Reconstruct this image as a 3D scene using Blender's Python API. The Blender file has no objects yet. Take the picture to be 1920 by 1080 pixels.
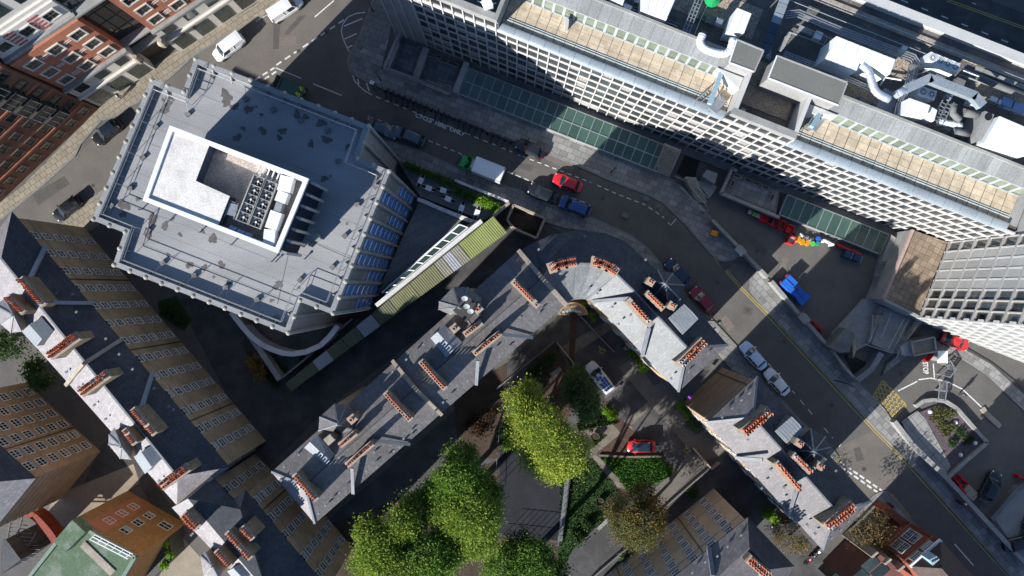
import bpy, math, random
from mathutils import Vector, Matrix
random.seed(7)
R = math.radians
scene = bpy.context.scene
COL = scene.collection

# ---------------------------------------------------------------- camera, sky, sun, exposure
HC, FP = 104.0, 1400.0          # survey flight: height over the street in metres, focal length in photo pixels
cam_d = bpy.data.cameras.new('camera'); cam = bpy.data.objects.new('camera', cam_d); COL.objects.link(cam)
cam.location = (0, 0, HC); cam.rotation_euler = (0, 0, 0)
cam_d.sensor_width = 36.0; cam_d.lens = 36.0*FP/1920.0; cam_d.clip_end = 2000; cam_d.clip_start = 1
scene.camera = cam
SUN_EL, SUN_DIR = R(26.3), (0.695, 0.719)       # direction the light travels over the ground
w = bpy.data.worlds.new('World'); scene.world = w; w.use_nodes = True
nt = w.node_tree; nt.nodes.clear()
sky = nt.nodes.new('ShaderNodeTexSky'); sky.sky_type = 'NISHITA'; sky.sun_disc = False
sky.sun_elevation = SUN_EL
sky.sun_rotation = math.atan2(-SUN_DIR[0], -SUN_DIR[1])
sky.air_density = 1.0; sky.dust_density = 0.1; sky.ozone_density = 5.0
bg = nt.nodes.new('ShaderNodeBackground'); bg.inputs[1].default_value = 0.08
wo = nt.nodes.new('ShaderNodeOutputWorld')
nt.links.new(sky.outputs[0], bg.inputs[0]); nt.links.new(bg.outputs[0], wo.inputs[0])
sun_d = bpy.data.lights.new('sun', 'SUN'); sun_d.energy = 5.0; sun_d.angle = R(0.5); sun_d.color = (1.0, 0.965, 0.91)
sun = bpy.data.objects.new('sun', sun_d); COL.objects.link(sun)
_d = Vector((SUN_DIR[0]*math.cos(SUN_EL), SUN_DIR[1]*math.cos(SUN_EL), -math.sin(SUN_EL)))
sun.rotation_euler = _d.to_track_quat('-Z', 'Y').to_euler(); sun.location = (-60, -60, 80)
scene.view_settings.view_transform = 'Standard'; scene.view_settings.look = 'None'
scene.view_settings.exposure = 0.95; scene.view_settings.gamma = 1.0
scene.view_settings.use_curve_mapping = False
try:
    scene.cycles.use_denoising = True; scene.cycles.max_bounces = 6
    scene.cycles.caustics_reflective = True; scene.cycles.blur_glossy = 0.6
    scene.cycles.sample_clamp_indirect = 6.0
except Exception: pass

# ---------------------------------------------------------------- helpers
def at(px, py, z=0.0):
    """Survey point: photo pixel and height above the street -> metres."""
    s = (HC - z)/FP
    return Vector(((px - 960)*s, (540 - py)*s, z))
def A(p, z):
    return at(p[0], p[1], z)

MATS = {}
def mat(name, c1, c2=None, scale=1.0, rough=0.85, bump=0.0, metal=0.0, spec=0.3, grain=0.12, grid=None, streak=None,
        rnd=0.0, transl=0.0, emit=None, alpha=None, detail=6.0, thr=None, coat=0.0):
    """Principled material: two colours mixed by noise in metres, fine grain, optional joints (w,h,angle,joint,dark)."""
    if name in MATS: return MATS[name]
    m = bpy.data.materials.new(name); m.use_nodes = True; MATS[name] = m
    n, l = m.node_tree.nodes, m.node_tree.links
    b = n['Principled BSDF']; b.inputs['Roughness'].default_value = rough; b.inputs['Metallic'].default_value = metal
    b.inputs['Specular IOR Level'].default_value = spec
    if coat: b.inputs['Coat Weight'].default_value = coat
    geo = n.new('ShaderNodeNewGeometry')
    if c2 is None: c2 = tuple(x*0.82 for x in c1)
    nz = n.new('ShaderNodeTexNoise'); nz.inputs['Scale'].default_value = scale; nz.inputs['Detail'].default_value = detail
    nz.inputs['Roughness'].default_value = 0.62
    vec = geo.outputs['Position']
    if streak:      # (angle, stretch): stretch the noise along a direction in plan
        mp = n.new('ShaderNodeMapping'); mp.inputs['Rotation'].default_value = (0, 0, streak[0]); mp.inputs['Scale'].default_value = (streak[1], 1, 1)
        l.new(vec, mp.inputs['Vector']); l.new(mp.outputs[0], nz.inputs['Vector'])
    else: l.new(vec, nz.inputs['Vector'])
    rp = n.new('ShaderNodeMapRange'); lo, hi = thr or (0.33, 0.67)
    rp.inputs[1].default_value = lo; rp.inputs[2].default_value = hi
    l.new(nz.outputs['Fac'], rp.inputs[0])
    mx = n.new('ShaderNodeMix'); mx.data_type = 'RGBA'; mx.inputs[6].default_value = (*c1, 1); mx.inputs[7].default_value = (*c2, 1)
    l.new(rp.outputs[0], mx.inputs[0]); out = mx.outputs[2]
    if grid:
        gw, gh, ga, gj, gd = grid
        mp2 = n.new('ShaderNodeMapping'); mp2.inputs['Rotation'].default_value = (0, 0, ga); l.new(geo.outputs['Position'], mp2.inputs['Vector'])
        bk = n.new('ShaderNodeTexBrick'); bk.inputs['Scale'].default_value = 1.0; bk.inputs['Brick Width'].default_value = gw
        bk.inputs['Row Height'].default_value = gh; bk.inputs['Mortar Size'].default_value = gj; bk.inputs['Mortar Smooth'].default_value = 0.2
        bk.inputs['Color1'].default_value = (1, 1, 1, 1); bk.inputs['Color2'].default_value = (0.72, 0.72, 0.72, 1); bk.inputs['Mortar'].default_value = (gd, gd, gd, 1)
        l.new(mp2.outputs[0], bk.inputs['Vector'])
        m3 = n.new('ShaderNodeMix'); m3.data_type = 'RGBA'; m3.blend_type = 'MULTIPLY'; m3.inputs[0].default_value = 1.0
        l.new(out, m3.inputs[6]); l.new(bk.outputs['Color'], m3.inputs[7]); out = m3.outputs[2]
    if grain:
        g = n.new('ShaderNodeTexNoise'); g.inputs['Scale'].default_value = 9.0; g.inputs['Detail'].default_value = 4.0; l.new(geo.outputs['Position'], g.inputs['Vector'])
        gr = n.new('ShaderNodeMapRange'); gr.inputs[1].default_value = 0.3; gr.inputs[2].default_value = 0.7
        gr.inputs[3].default_value = 1 - 2*grain; gr.inputs[4].default_value = 1 + 2*grain; l.new(g.outputs['Fac'], gr.inputs[0])
        m4 = n.new('ShaderNodeMix'); m4.data_type = 'RGBA'; m4.blend_type = 'MULTIPLY'; m4.inputs[0].default_value = 1.0
        l.new(out, m4.inputs[6]); l.new(gr.outputs[0], m4.inputs[7]); out = m4.outputs[2]
    if rnd:
        oi = n.new('ShaderNodeObjectInfo'); rr = n.new('ShaderNodeMapRange'); rr.inputs[3].default_value = 1 - rnd; rr.inputs[4].default_value = 1 + rnd
        l.new(oi.outputs['Random'], rr.inputs[0])
        m5 = n.new('ShaderNodeMix'); m5.data_type = 'RGBA'; m5.blend_type = 'MULTIPLY'; m5.inputs[0].default_value = 1.0
        l.new(out, m5.inputs[6]); l.new(rr.outputs[0], m5.inputs[7]); out = m5.outputs[2]
    l.new(out, b.inputs['Base Color'])
    if bump:
        bn = n.new('ShaderNodeBump'); bn.inputs['Strength'].default_value = bump; bn.inputs['Distance'].default_value = 0.05
        g2 = n.new('ShaderNodeTexNoise'); g2.inputs['Scale'].default_value = 6.0; g2.inputs['Detail'].default_value = 5.0; l.new(geo.outputs['Position'], g2.inputs['Vector'])
        l.new(g2.outputs['Fac'], bn.inputs['Height']); l.new(bn.outputs[0], b.inputs['Normal'])
    if transl:
        tr = n.new('ShaderNodeBsdfTranslucent'); l.new(out, tr.inputs['Color']); ms = n.new('ShaderNodeMixShader'); ms.inputs[0].default_value = transl
        l.new(b.outputs[0], ms.inputs[1]); l.new(tr.outputs[0], ms.inputs[2]); l.new(ms.outputs[0], n['Material Output'].inputs['Surface'])
    return m

class MB:
    """Collects faces; build() links them as ONE mesh object."""
    def __init__(s): s.v, s.f, s.m = [], [], []
    def face(s, pts, mi=0):
        i = len(s.v); s.v += [tuple(p) for p in pts]; s.f.append(tuple(range(i, i + len(pts)))); s.m.append(mi); return s
    def poly(s, verts, faces, mi=0):
        i = len(s.v); s.v += [tuple(p) for p in verts]
        for f in faces: s.f.append(tuple(i + k for k in f)); s.m.append(mi)
        return s
    def prism(s, plan, z0, z1, mi=0, top=True, bottom=False, mt=None):
        plan = ccw(plan); n = len(plan)
        v = [(p[0], p[1], z0) for p in plan] + [(p[0], p[1], z1) for p in plan]
        s.poly(v, [(k, (k+1) % n, n + (k+1) % n, n + k) for k in range(n)], mi)
        if top: s.poly(v, [tuple(range(n, 2*n))], mi if mt is None else mt)
        if bottom: s.poly(v, [tuple(range(n-1, -1, -1))], mi)
        return s
    def box(s, c, size, rz=0.0, mi=0, M=None):
        x, y, z = size[0]/2, size[1]/2, size[2]/2
        v = [Vector(p) for p in ((-x,-y,-z),(x,-y,-z),(x,y,-z),(-x,y,-z),(-x,-y,z),(x,-y,z),(x,y,z),(-x,y,z))]
        T = Matrix.Translation(Vector(c)) @ (M if M else Matrix.Rotation(rz, 4, 'Z'))
        s.poly([T @ p for p in v], [(0,3,2,1),(4,5,6,7),(0,1,5,4),(1,2,6,5),(2,3,7,6),(3,0,4,7)], mi); return s
    def bar(s, a, b, wd, ht, mi=0, up=None):
        a, b = Vector(a), Vector(b); d = b - a; L = d.length
        if L < 1e-6: return s
        x = d/L; u = Vector((0,0,1)) if up is None else Vector(up)
        if abs(x.dot(u)) > 0.98: u = Vector((1,0,0))
        y = u.cross(x).normalized(); zz = x.cross(y)
        M = Matrix((x, y, zz)).transposed().to_4x4()
        return s.box((a+b)/2, (L, wd, ht), mi=mi, M=M)
    def tube(s, pts, r, n=8, mi=0, caps=True):
        pts = [Vector(p) for p in pts]; rs = r if isinstance(r, (list, tuple)) else [r]*len(pts); i0 = len(s.v); prev = None
        for k, p in enumerate(pts):
            t = (pts[min(k+1, len(pts)-1)] - pts[max(k-1, 0)])
            t = t.normalized() if t.length > 1e-9 else Vector((0,0,1))
            if prev is None:
                u = Vector((0,0,1)) if abs(t.z) < 0.9 else Vector((1,0,0)); a = t.cross(u).normalized()
            else:
                a = (prev - t*prev.dot(t)); a = a.normalized() if a.length > 1e-6 else t.orthogonal().normalized()
            prev = a; b = t.cross(a)
            for j in range(n):
                an = 2*math.pi*j/n; s.v.append(tuple(p + (a*math.cos(an) + b*math.sin(an))*rs[k]))
        for k in range(len(pts)-1):
            for j in range(n):
                s.f.append((i0+k*n+j, i0+k*n+(j+1) % n, i0+(k+1)*n+(j+1) % n, i0+(k+1)*n+j)); s.m.append(mi)
        if caps:
            s.f.append(tuple(i0+j for j in range(n-1, -1, -1))); s.m.append(mi)
            q = i0+(len(pts)-1)*n; s.f.append(tuple(q+j for j in range(n))); s.m.append(mi)
        return s
    def cyl(s, c, r, z0, z1, n=12, mi=0, r1=None):
        return s.tube([(c[0], c[1], z0), (c[0], c[1], z1)], [r, r if r1 is None else r1], n, mi)
    def mesh(s, name, mats, smooth=False):
        me = bpy.data.meshes.new(name); me.from_pydata(s.v, [], s.f)
        for m in (mats if isinstance(mats, (list, tuple)) else [mats]): me.materials.append(m)
        if any(s.m): me.polygons.foreach_set('material_index', s.m)
        if smooth: me.polygons.foreach_set('use_smooth', [True]*len(me.polygons))
        me.update(); return me
    def build(s, name, mats, parent=None, smooth=False):
        return link(name, s.mesh(name, mats, smooth), parent)

def ccw(pl):
    a = sum(pl[i][0]*pl[(i+1) % len(pl)][1] - pl[(i+1) % len(pl)][0]*pl[i][1] for i in range(len(pl)))
    return list(pl) if a > 0 else list(pl)[::-1]
def link(name, me, parent=None, M=None):
    o = bpy.data.objects.new(name, me); COL.objects.link(o)
    if parent is not None:
        o.parent = parent
        if parent.type == 'EMPTY' and not parent.get('_local'): o.matrix_parent_inverse = Matrix.Translation(-parent.location)
    if M is not None: o.matrix_basis = M
    return o
def tag(o, label=None, cat=None, group=None, kind=None):
    if label: o['label'] = label
    if cat: o['category'] = cat
    if group: o['group'] = group
    if kind: o['kind'] = kind
    return o
def thing(name, label, cat, loc, group=None, rz=None):
    """Empty at the base of a thing. rz given: its parts are in local coordinates."""
    o = bpy.data.objects.new(name, None); COL.objects.link(o); o.location = loc; o.empty_display_size = 0.5
    if rz is not None: o.rotation_euler = (0, 0, rz); o['_local'] = 1
    return tag(o, label, cat, group)
KIDS = {}
def dup(root, loc, rz, label, group=None):
    """Copy of a thing with copies of its parts and their sub-parts."""
    r = root.copy(); COL.objects.link(r); r.location = loc; r.rotation_euler = (0, 0, rz)
    if label: r['label'] = label
    if group: r['group'] = group
    if root.name not in KIDS: KIDS[root.name] = [(c, list(c.children)) for c in root.children]
    for ch, gr in KIDS[root.name]:
        c = ch.copy(); COL.objects.link(c); c.parent = r
        for g in gr:
            d = g.copy(); COL.objects.link(d); d.parent = c
    return r
def struct(name, mb, m): return tag(mb.build(name, m), kind='structure')
def px_plan(pts, z): return [A(p, z).to_2d() for p in pts]
def sheet(name, pts, z, m, kind='structure'):
    """Flat ground sheet from survey points."""
    return tag(MB().face([Vector((p[0], p[1], z)) for p in ccw(px_plan(pts, z))]).build(name, m), kind=kind)
def slab(name, pts, z1, m, z0=-0.2):
    return struct(name, MB().prism(px_plan(pts, z1), z0, z1), m)
def inside(p, poly):
    r = False; n = len(poly)
    for i in range(n):
        a, b = poly[i], poly[(i+1) % n]
        if (a[1] > p[1]) != (b[1] > p[1]) and p[0] < (b[0]-a[0])*(p[1]-a[1])/(b[1]-a[1]) + a[0]: r = not r
    return r
def clip_convex(poly, a, b):
    """keep the part of poly left of a->b"""
    out = []; n = len(poly); f = lambda p: (b[0]-a[0])*(p[1]-a[1]) - (b[1]-a[1])*(p[0]-a[0])
    for i in range(n):
        p, q = poly[i], poly[(i+1) % n]; fp, fq = f(p), f(q)
        if fp >= 0: out.append(p)
        if fp*fq < 0:
            t = fp/(fp-fq); out.append((p[0]+(q[0]-p[0])*t, p[1]+(q[1]-p[1])*t))
    return out
def paving(name, parent, plan, z, m, w, h, ang, joint=0.025, limit=300, th=0.02, jit=0.006, stagger=True, origin=None):
    """Paving slabs laid in a plan polygon, cut to its edge, each a part; past the limit they join into one part of kind stuff."""
    plan = ccw(plan); ca, sa = math.cos(ang), math.sin(ang); o = origin or plan[0]
    loc = [((p[0]-o[0])*ca + (p[1]-o[1])*sa, -(p[0]-o[0])*sa + (p[1]-o[1])*ca) for p in plan]
    x0, x1 = min(p[0] for p in loc), max(p[0] for p in loc); y0, y1 = min(p[1] for p in loc), max(p[1] for p in loc)
    W = lambda x, y: (o[0] + x*ca - y*sa, o[1] + x*sa + y*ca)
    cells = []; j2 = joint/2
    for j in range(int(math.floor(y0/h)), int(math.ceil(y1/h))):
        off = (w/2 if (j % 2 and stagger) else 0)
        for i in range(int(math.floor((x0-off)/w)), int(math.ceil((x1-off)/w))):
            ax, bx, ay, by = off+i*w+j2, off+(i+1)*w-j2, j*h+j2, (j+1)*h-j2
            c = ((ax+bx)/2, (ay+by)/2)
            if all(inside((ax+(bx-ax)*fx, ay+(by-ay)*fy), loc) for fx in (0, .5, 1) for fy in (0, .5, 1)): cells.append((c, None)); continue
            q = loc
            for a, b in (((ax,ay),(bx,ay)), ((bx,ay),(bx,by)), ((bx,by),(ax,by)), ((ax,by),(ax,ay))):
                q = clip_convex(q, a, b)
                if len(q) < 3: break
            if len(q) >= 3:
                ar = abs(sum(q[k][0]*q[(k+1) % len(q)][1]-q[(k+1) % len(q)][0]*q[k][1] for k in range(len(q))))/2
                if ar > .04*w*h: cells.append((c, q))
    cells.sort(key=lambda c: (W(*c[0])[0]**2 + W(*c[0])[1]**2))
    proto = MB().box((0, 0, -th/2), (w-joint, h-joint, th)).mesh(name, m)
    Rz = Matrix.Rotation(ang, 4, 'Z'); b = MB()
    for k, (c, q) in enumerate(cells):
        p = W(*c); zz = z + random.uniform(0.002, jit)
        if k < limit:
            if q is None: link(name, proto, parent, Matrix.Translation((p[0], p[1], zz)) @ Rz)
            else: MB().prism([W(*v) for v in q], zz-th, zz).build(name, m, parent)
        elif q is None: b.box((p[0], p[1], zz-th/2), (w-joint, h-joint, th), ang)
        else: b.prism([W(*v) for v in q], zz-th, zz)
    if b.f: tag(b.build(name, m, parent), kind='stuff')
def strip(pts, wd, z, mb, mi=0):
    """Painted line along survey points."""
    P = [A(p, z) for p in pts]
    L, Rr = [], []
    for i, p in enumerate(P):
        d = (P[min(i+1, len(P)-1)] - P[max(i-1, 0)]).normalized(); nn = Vector((-d.y, d.x, 0))*wd/2
        L.append(p+nn); Rr.append(p-nn)
    for i in range(len(P)-1): mb.face([Rr[i], Rr[i+1], L[i+1], L[i]], mi)
def dashes(pts, wd, on, off, z, mb, start=0.0):
    P = [A(p, z) for p in pts]
    s = -start
    for i in range(len(P)-1):
        a, b = P[i], P[i+1]; L = (b-a).length; d = (b-a)/L; nn = Vector((-d.y, d.x, 0))*wd/2; t = s
        while t < L:
            t0, t1 = max(t, 0), min(t+on, L)
            if t1 - t0 > 0.05: mb.face([a+d*t0-nn, a+d*t1-nn, a+d*t1+nn, a+d*t0+nn])
            t += on+off
        s = t - L
def lerp(a, b, t): return a + (b-a)*t
def pl(a, b, t): return (a[0]+(b[0]-a[0])*t, a[1]+(b[1]-a[1])*t)
# ---------------------------------------------------------------- materials
M_asph = mat('asphalt', (0.095,0.09,0.085), (0.125,0.118,0.11), 0.35, 0.9, 0.3, grain=0.1)
M_asph2 = mat('asphalt_worn', (0.155,0.14,0.124), (0.105,0.096,0.088), 0.25, 0.9, 0.3, grain=0.12, thr=(0.3,0.75))
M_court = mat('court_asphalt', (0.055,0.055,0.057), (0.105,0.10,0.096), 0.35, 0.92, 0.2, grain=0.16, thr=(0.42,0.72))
M_conc = mat('concrete', (0.30,0.30,0.29), (0.22,0.22,0.21), 0.5, 0.85, 0.1)
M_concd = mat('concrete_dark', (0.17,0.17,0.17), (0.12,0.12,0.12), 0.6, 0.85, 0.1)
M_slabg = mat('paving_grey', (0.26,0.257,0.25), (0.19,0.188,0.182), 0.4, 0.85, 0.1, rnd=0.24, streak=(0.3,0.6))
M_slabt = mat('paving_tan', (0.29,0.25,0.19), (0.225,0.195,0.15), 0.5, 0.85, 0.1, rnd=0.10)
M_joint = mat('paving_joint', (0.075,0.073,0.07), None, 1.0, 0.95)
M_kerb = mat('kerb_stone', (0.22,0.22,0.21), (0.16,0.16,0.155), 1.5, 0.85)
M_white = mat('white_marking', (0.62,0.62,0.60), (0.42,0.42,0.40), 2.5, 0.8, thr=(0.45,0.75))
M_yell = mat('yellow_marking', (0.42,0.33,0.09), (0.27,0.22,0.08), 2.0, 0.8, thr=(0.45,0.75))
M_grass_shaded = mat('lawn', (0.016,0.042,0.010), (0.028,0.062,0.012), 1.2, 0.95, 0.5, grain=0.25)  # grass darkened: the garden's shade is put into its colour
M_soil = mat('soil', (0.045,0.035,0.026), (0.075,0.05,0.035), 0.8, 0.95, 0.5, grain=0.25)
M_redpath = mat('brick_path', (0.10,0.058,0.042), (0.075,0.046,0.036), 0.8, 0.9, grid=(0.9,0.45,0.5,0.03,0.6))
M_stone = mat('stone_path', (0.22,0.19,0.155), (0.15,0.13,0.11), 0.8, 0.9, grid=(0.9,0.7,0.6,0.03,0.6))

# ---------------------------------------------------------------- ground, roads, pavements
struct('ground', MB().face([(-170,-130,0),(170,-130,0),(170,130,0),(-170,130,0)]), M_asph)
sheet('road', [(715,-60),(695,0),(652,115),(656,128),(668,142),(692,155),(720,205),(520,215),(230,330),(120,430),(-40,520),(-60,430),(22,395),(140,293),(262,190),(365,103),(507,22),(560,-60)], 0.004, M_asph2)
sheet('road', [(1560,845),(1640,806),(1705,868),(1660,925),(1632,937),(1560,1010),(1480,1000)], 0.004, M_asph2)
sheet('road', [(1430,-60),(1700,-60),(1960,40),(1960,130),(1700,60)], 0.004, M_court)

def pave(name, kerb, back, ang_px, w, h, m, limit=300, z=0.12, slabs=True, joint=0.03):
    """Raised pavement: a bed, kerb stones along the road edge and slabs laid on top."""
    pts = kerb + back
    bed = MB().prism(px_plan(pts, z), -0.1, z-0.012)
    o = tag(bed.build(name, M_joint), kind='structure')
    K = [A(p, z) for p in kerb]; proto = {}
    kb = MB(); n = 0
    for a, b in zip(K[:-1], K[1:]):
        L = (b-a).length; k = max(1, round(L/0.95))
        for i in range(k):
            p, q = a.lerp(b, i/k), a.lerp(b, (i+1)/k); q = q - (q-p).normalized()*0.015
            kb.bar(p + Vector((0,0,-0.07)), q + Vector((0,0,-0.07)), 0.28, 0.16)
    ko = kb.build('kerb', M_kerb, o); tag(ko, kind='stuff')
    if slabs:
        plan = px_plan(pts, z)
        a0, a1 = A(ang_px[0], z), A(ang_px[1], z); ang = math.atan2(a1.y-a0.y, a1.x-a0.x)
        paving('slab', o, plan, z, m, w, h, ang, joint+.015, limit, th=0.014, jit=0.008)
    return o
K1 = [(705,-25),(700,0),(678,60),(652,115),(656,128),(668,142),(692,155),(712,162),(800,198),(960,262),(1027,287),(1085,311),(1140,336),(1190,355),(1218,366),(1242,378),(1260,395),(1282,417),(1335,477),(1347,487),(1360,490),(1375,486),(1390,477)]
pave('pavement', K1, [(1336,412),(1330,402),(1305,372),(1275,347),(1235,318),(1100,258),(960,201),(868,165),(715,130),(732,62),(738,-25)], ((1050,300),(1190,355)), 1.15, 0.78, M_slabg)
K2 = [(1425,503),(1408,520),(1408,545),(1443,588),(1643,804),(1705,866),(1800,972),(1905,1090)]
pave('pavement', K2, [(1985,1110),(1920,1052),(1777,897),(1710,832),(1690,810),(1657,765),(1625,732),(1610,715),(1547,640),(1500,594),(1440,521)], ((1443,588),(1643,804)), 1.0, 0.8, M_slabg)
K3 = [(1560,867),(1572,858),(1560,843),(1500,788),(1440,722),(1385,655),(1332,597),(1282,552),(1245,502),(1210,462),(1180,440),(1100,405),(1001,374),(975,357),(951,351),(931,341),(868,318),(840,307),(794,287),(744,269),(716,250),(690,215)]
pave('pavement', K3, [(705,275),(735,301),(781,313),(853,338),(954,380),(1016,415),(1062,428),(1098,432),(1150,450),(1215,500),(1262,560),(1310,620),(1360,680),(1440,770),(1535,865)], ((794,287),(1001,374)), 1.0, 0.8, M_slabg)
K4 = [(1815,1095),(1725,995),(1702,970),(1670,927),(1662,923),(1652,924),(1640,929),(1632,937)]
pave('pavement', K4, [(1600,965),(1660,1000),(1700,1095)], ((1725,995),(1670,927)), 1.0, 0.8, M_slabg)
K5 = [(-10,420),(20,396),(85,342),(140,292),(150,270),(190,224),(232,212),(240,200),(262,188),(320,143),(365,102),(440,58),(507,21),(545,-8),(600,-40)]
pave('pavement', K5, [(560,-60),(500,-30),(480,8),(300,115),(190,198),(100,290),(40,350),(-20,395)], ((262,188),(507,21)), 0.9, 0.75, M_slabt)
K6 = [(240,335),(215,345),(155,384),(128,408),(100,440)]
pave('pavement', K6, [(110,450),(172,432),(225,390)], ((155,384),(215,345)), 0.9, 0.75, M_slabt)

mk = MB()
# white lines
strip([(512,20),(480,40)], 0.14, 0.01, mk)
strip([(626,1),(590,32)], 0.16, 0.010, mk)
dashes([(645,37),(518,122)], 0.22, 0.9, 0.6, 0.010, mk)
dashes([(516,126),(478,150)], 0.24, 0.8, 0.45, 0.010, mk); dashes([(518,134),(492,151)], 0.24, 0.75, 0.45, 0.010, mk)
strip([(514,126),(565,147)], 0.14, 0.010, mk); strip([(587,157),(641,179)], 0.14, 0.010, mk)
strip([(685,23),(668,25),(652,32),(643,45),(640,58),(643,72),(649,86),(655,97)], 0.14, 0.010, mk)
for a, b in (((679,35),(645,49)),((669,63),(646,73)),((661,85),(652,89))): strip([a,b], 0.18, 0.010, mk)
strip([(661,140),(664,150),(673,161),(683,170),(698,178)], 0.14, 0.010, mk)
strip([(671,148),(673,158)], 0.18, 0.010, mk); strip([(687,155),(692,171)], 0.18, 0.010, mk); strip([(682,151),(699,158),(697,164)], 0.14, 0.010, mk)
dashes([(705,181),(960,285),(975,292)], 0.14, 0.72, 0.62, 0.010, mk)
strip([(690,225),(691,219),(699,221)], 0.12, 0.010, mk); dashes([(708,224),(745,240),(800,262),(868,290)], 0.12, 0.6, 0.5, 0.010, mk)
dashes([(979,293),(1045,318),(1108,342),(1160,365),(1210,384),(1245,408)], 0.13, 0.62, 0.5, 0.010, mk)
dashes([(952,322),(1003,343),(1043,362),(1098,380)], 0.12, 0.75, 0.45, 0.010, mk)
strip([(1106,384),(1104,391),(1096,388)], 0.12, 0.010, mk); strip([(1252,417),(1258,422),(1268,410)], 0.12, 0.010, mk)
dashes([(1575,866),(1655,921)], 0.26, 0.75, 0.36, 0.010, mk); dashes([(1577,875),(1645,923)], 0.26, 0.75, 0.36, 0.010, mk)
dashes([(1440,681),(1490,738),(1530,785),(1562,822),(1577,832)], 0.12, 0.9, 0.8, 0.010, mk)
strip([(1577,832),(1573,838)], 0.12, 0.010, mk)
strip([(1790,1020),(1825,1060)], 0.16, 0.010, mk)
dashes([(1690,0),(1912,88)], 0.16, 1.0, 2.0, 0.010, mk)
strip([(1823,5),(1830,8)], 0.12, 0.01, mk)
strip([(1684,733),(1720,715)], 0.16, 0.010, mk); strip([(1750,682),(1752,708)], 0.16, 0.010, mk); strip([(1722,712),(1745,709),(1775,715),(1805,730),(1842,765)], 0.16, 0.010, mk)
strip([(1826,401),(1835,407)], 0.1, 0.01, mk)
tag(mk.build('road_marking', M_white), kind='structure')
mk = MB()
for off in (0.0, 0.28):
    for ln in ([(697,3),(676,60),(650,114),(653,129),(665,145)], [(1283,420),(1390,543),(1440,594),(1638,808),(1702,872),(1795,975),(1900,1092)],
               [(22,393),(140,295)], [(155,381),(215,343)], [(1280,550),(1335,600),(1385,657)], [(1561,846),(1574,858),(1563,868)], [(1634,938),(1642,931),(1652,925),(1663,925),(1672,931),(1704,972)], [(1775,2),(1930,58)]):
        P = [A(p, 0.01) for p in ln]; L = []
        for i, p in enumerate(P):
            d = (P[min(i+1,len(P)-1)]-P[max(i-1,0)]).normalized(); L.append(p + Vector((-d.y, d.x, 0))*off*(-1 if ln[0][0] in (155,) else 1))
        for a, b in zip(L[:-1], L[1:]):
            d = (b-a).normalized(); n_ = Vector((-d.y,d.x,0))*0.055; mk.face([a-n_, b-n_, b+n_, a+n_])
# box junction
bx = [(1655,712),(1637,742),(1676,784),(1700,760)]
B0, B1, B2, B3 = [A(p, 0.011) for p in bx]
bq = lambda s, t: B0.lerp(B3, s).lerp(B1.lerp(B2, s), t)
bl = [((0,0),(1,0)),((1,0),(1,1)),((1,1),(0,1)),((0,1),(0,0))]
for k in range(1, 8):
    c_ = k/4; e0, e1 = (c_, 0) if c_ <= 1 else (1, c_-1), (0, c_) if c_ <= 1 else (c_-1, 1)
    bl += [(e0, e1), ((1-e0[0], e0[1]), (1-e1[0], e1[1]))]
for p_, q_ in bl:
    for a, b in ((bq(*p_), bq(*q_)),):
        d = (b-a).normalized(); n_ = Vector((-d.y,d.x,0))*0.07; mk.face([a-n_, b-n_, b+n_, a+n_])
tag(mk.build('yellow_marking', M_yell), kind='structure')
def ground_text(txt, p, ang, size, m=M_white, sx=1.0, z=0.011):
    c = bpy.data.curves.new('road_lettering', 'FONT'); c.body = txt; c.size = size; c.align_x = 'CENTER'; c.align_y = 'CENTER'; c.offset = 0.03
    c.materials.append(m); o = bpy.data.objects.new('road_lettering', c); COL.objects.link(o)
    o.location = A(p, z); o.rotation_euler = (0, 0, ang); o.scale = (sx, 1, 1); tag(o, kind='structure'); return o
ground_text('CYCLE  HIRE  ONLY', (825,234), -0.385, 0.72, sx=1.15)
ground_text('STOP', (1735,690), -1.5, 1.0, sx=0.7)
# wheelchair marks of the two parking bays
def wheelchair(p, s, ang):
    mb = MB(); c = A(p, 0.018); ca, sa = math.cos(ang), math.sin(ang)
    T = lambda x, y: c + Vector(((x*ca-y*sa)*s, (x*sa+y*ca)*s, 0))
    def seg(a, b, wd=0.09):
        a, b = T(*a), T(*b); d = (b-a).normalized(); n_ = Vector((-d.y,d.x,0))*wd*s; mb.face([a-n_, b-n_, b+n_, a+n_])
    for k in range(10):
        a0, a1 = math.pi*(0.75+k*0.14), math.pi*(0.75+(k+1)*0.14); seg((0.45*math.cos(a0), 0.45*math.sin(a0)-.1), (0.45*math.cos(a1), 0.45*math.sin(a1)-.1), 0.06)
    seg((-.1,.75),(-.05,.1)); seg((-.05,.1),(.45,.1)); seg((.45,.1),(.65,-.45)); seg((-.05,.45),(.35,.45),.06); seg((-.2,.85),(.0,.85),.1)
    tag(mb.build('wheelchair_mark', M_yell), kind='structure')
wheelchair((1128,657), 0.75, 0.5); wheelchair((1288,843), 0.75, 0.1)

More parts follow.
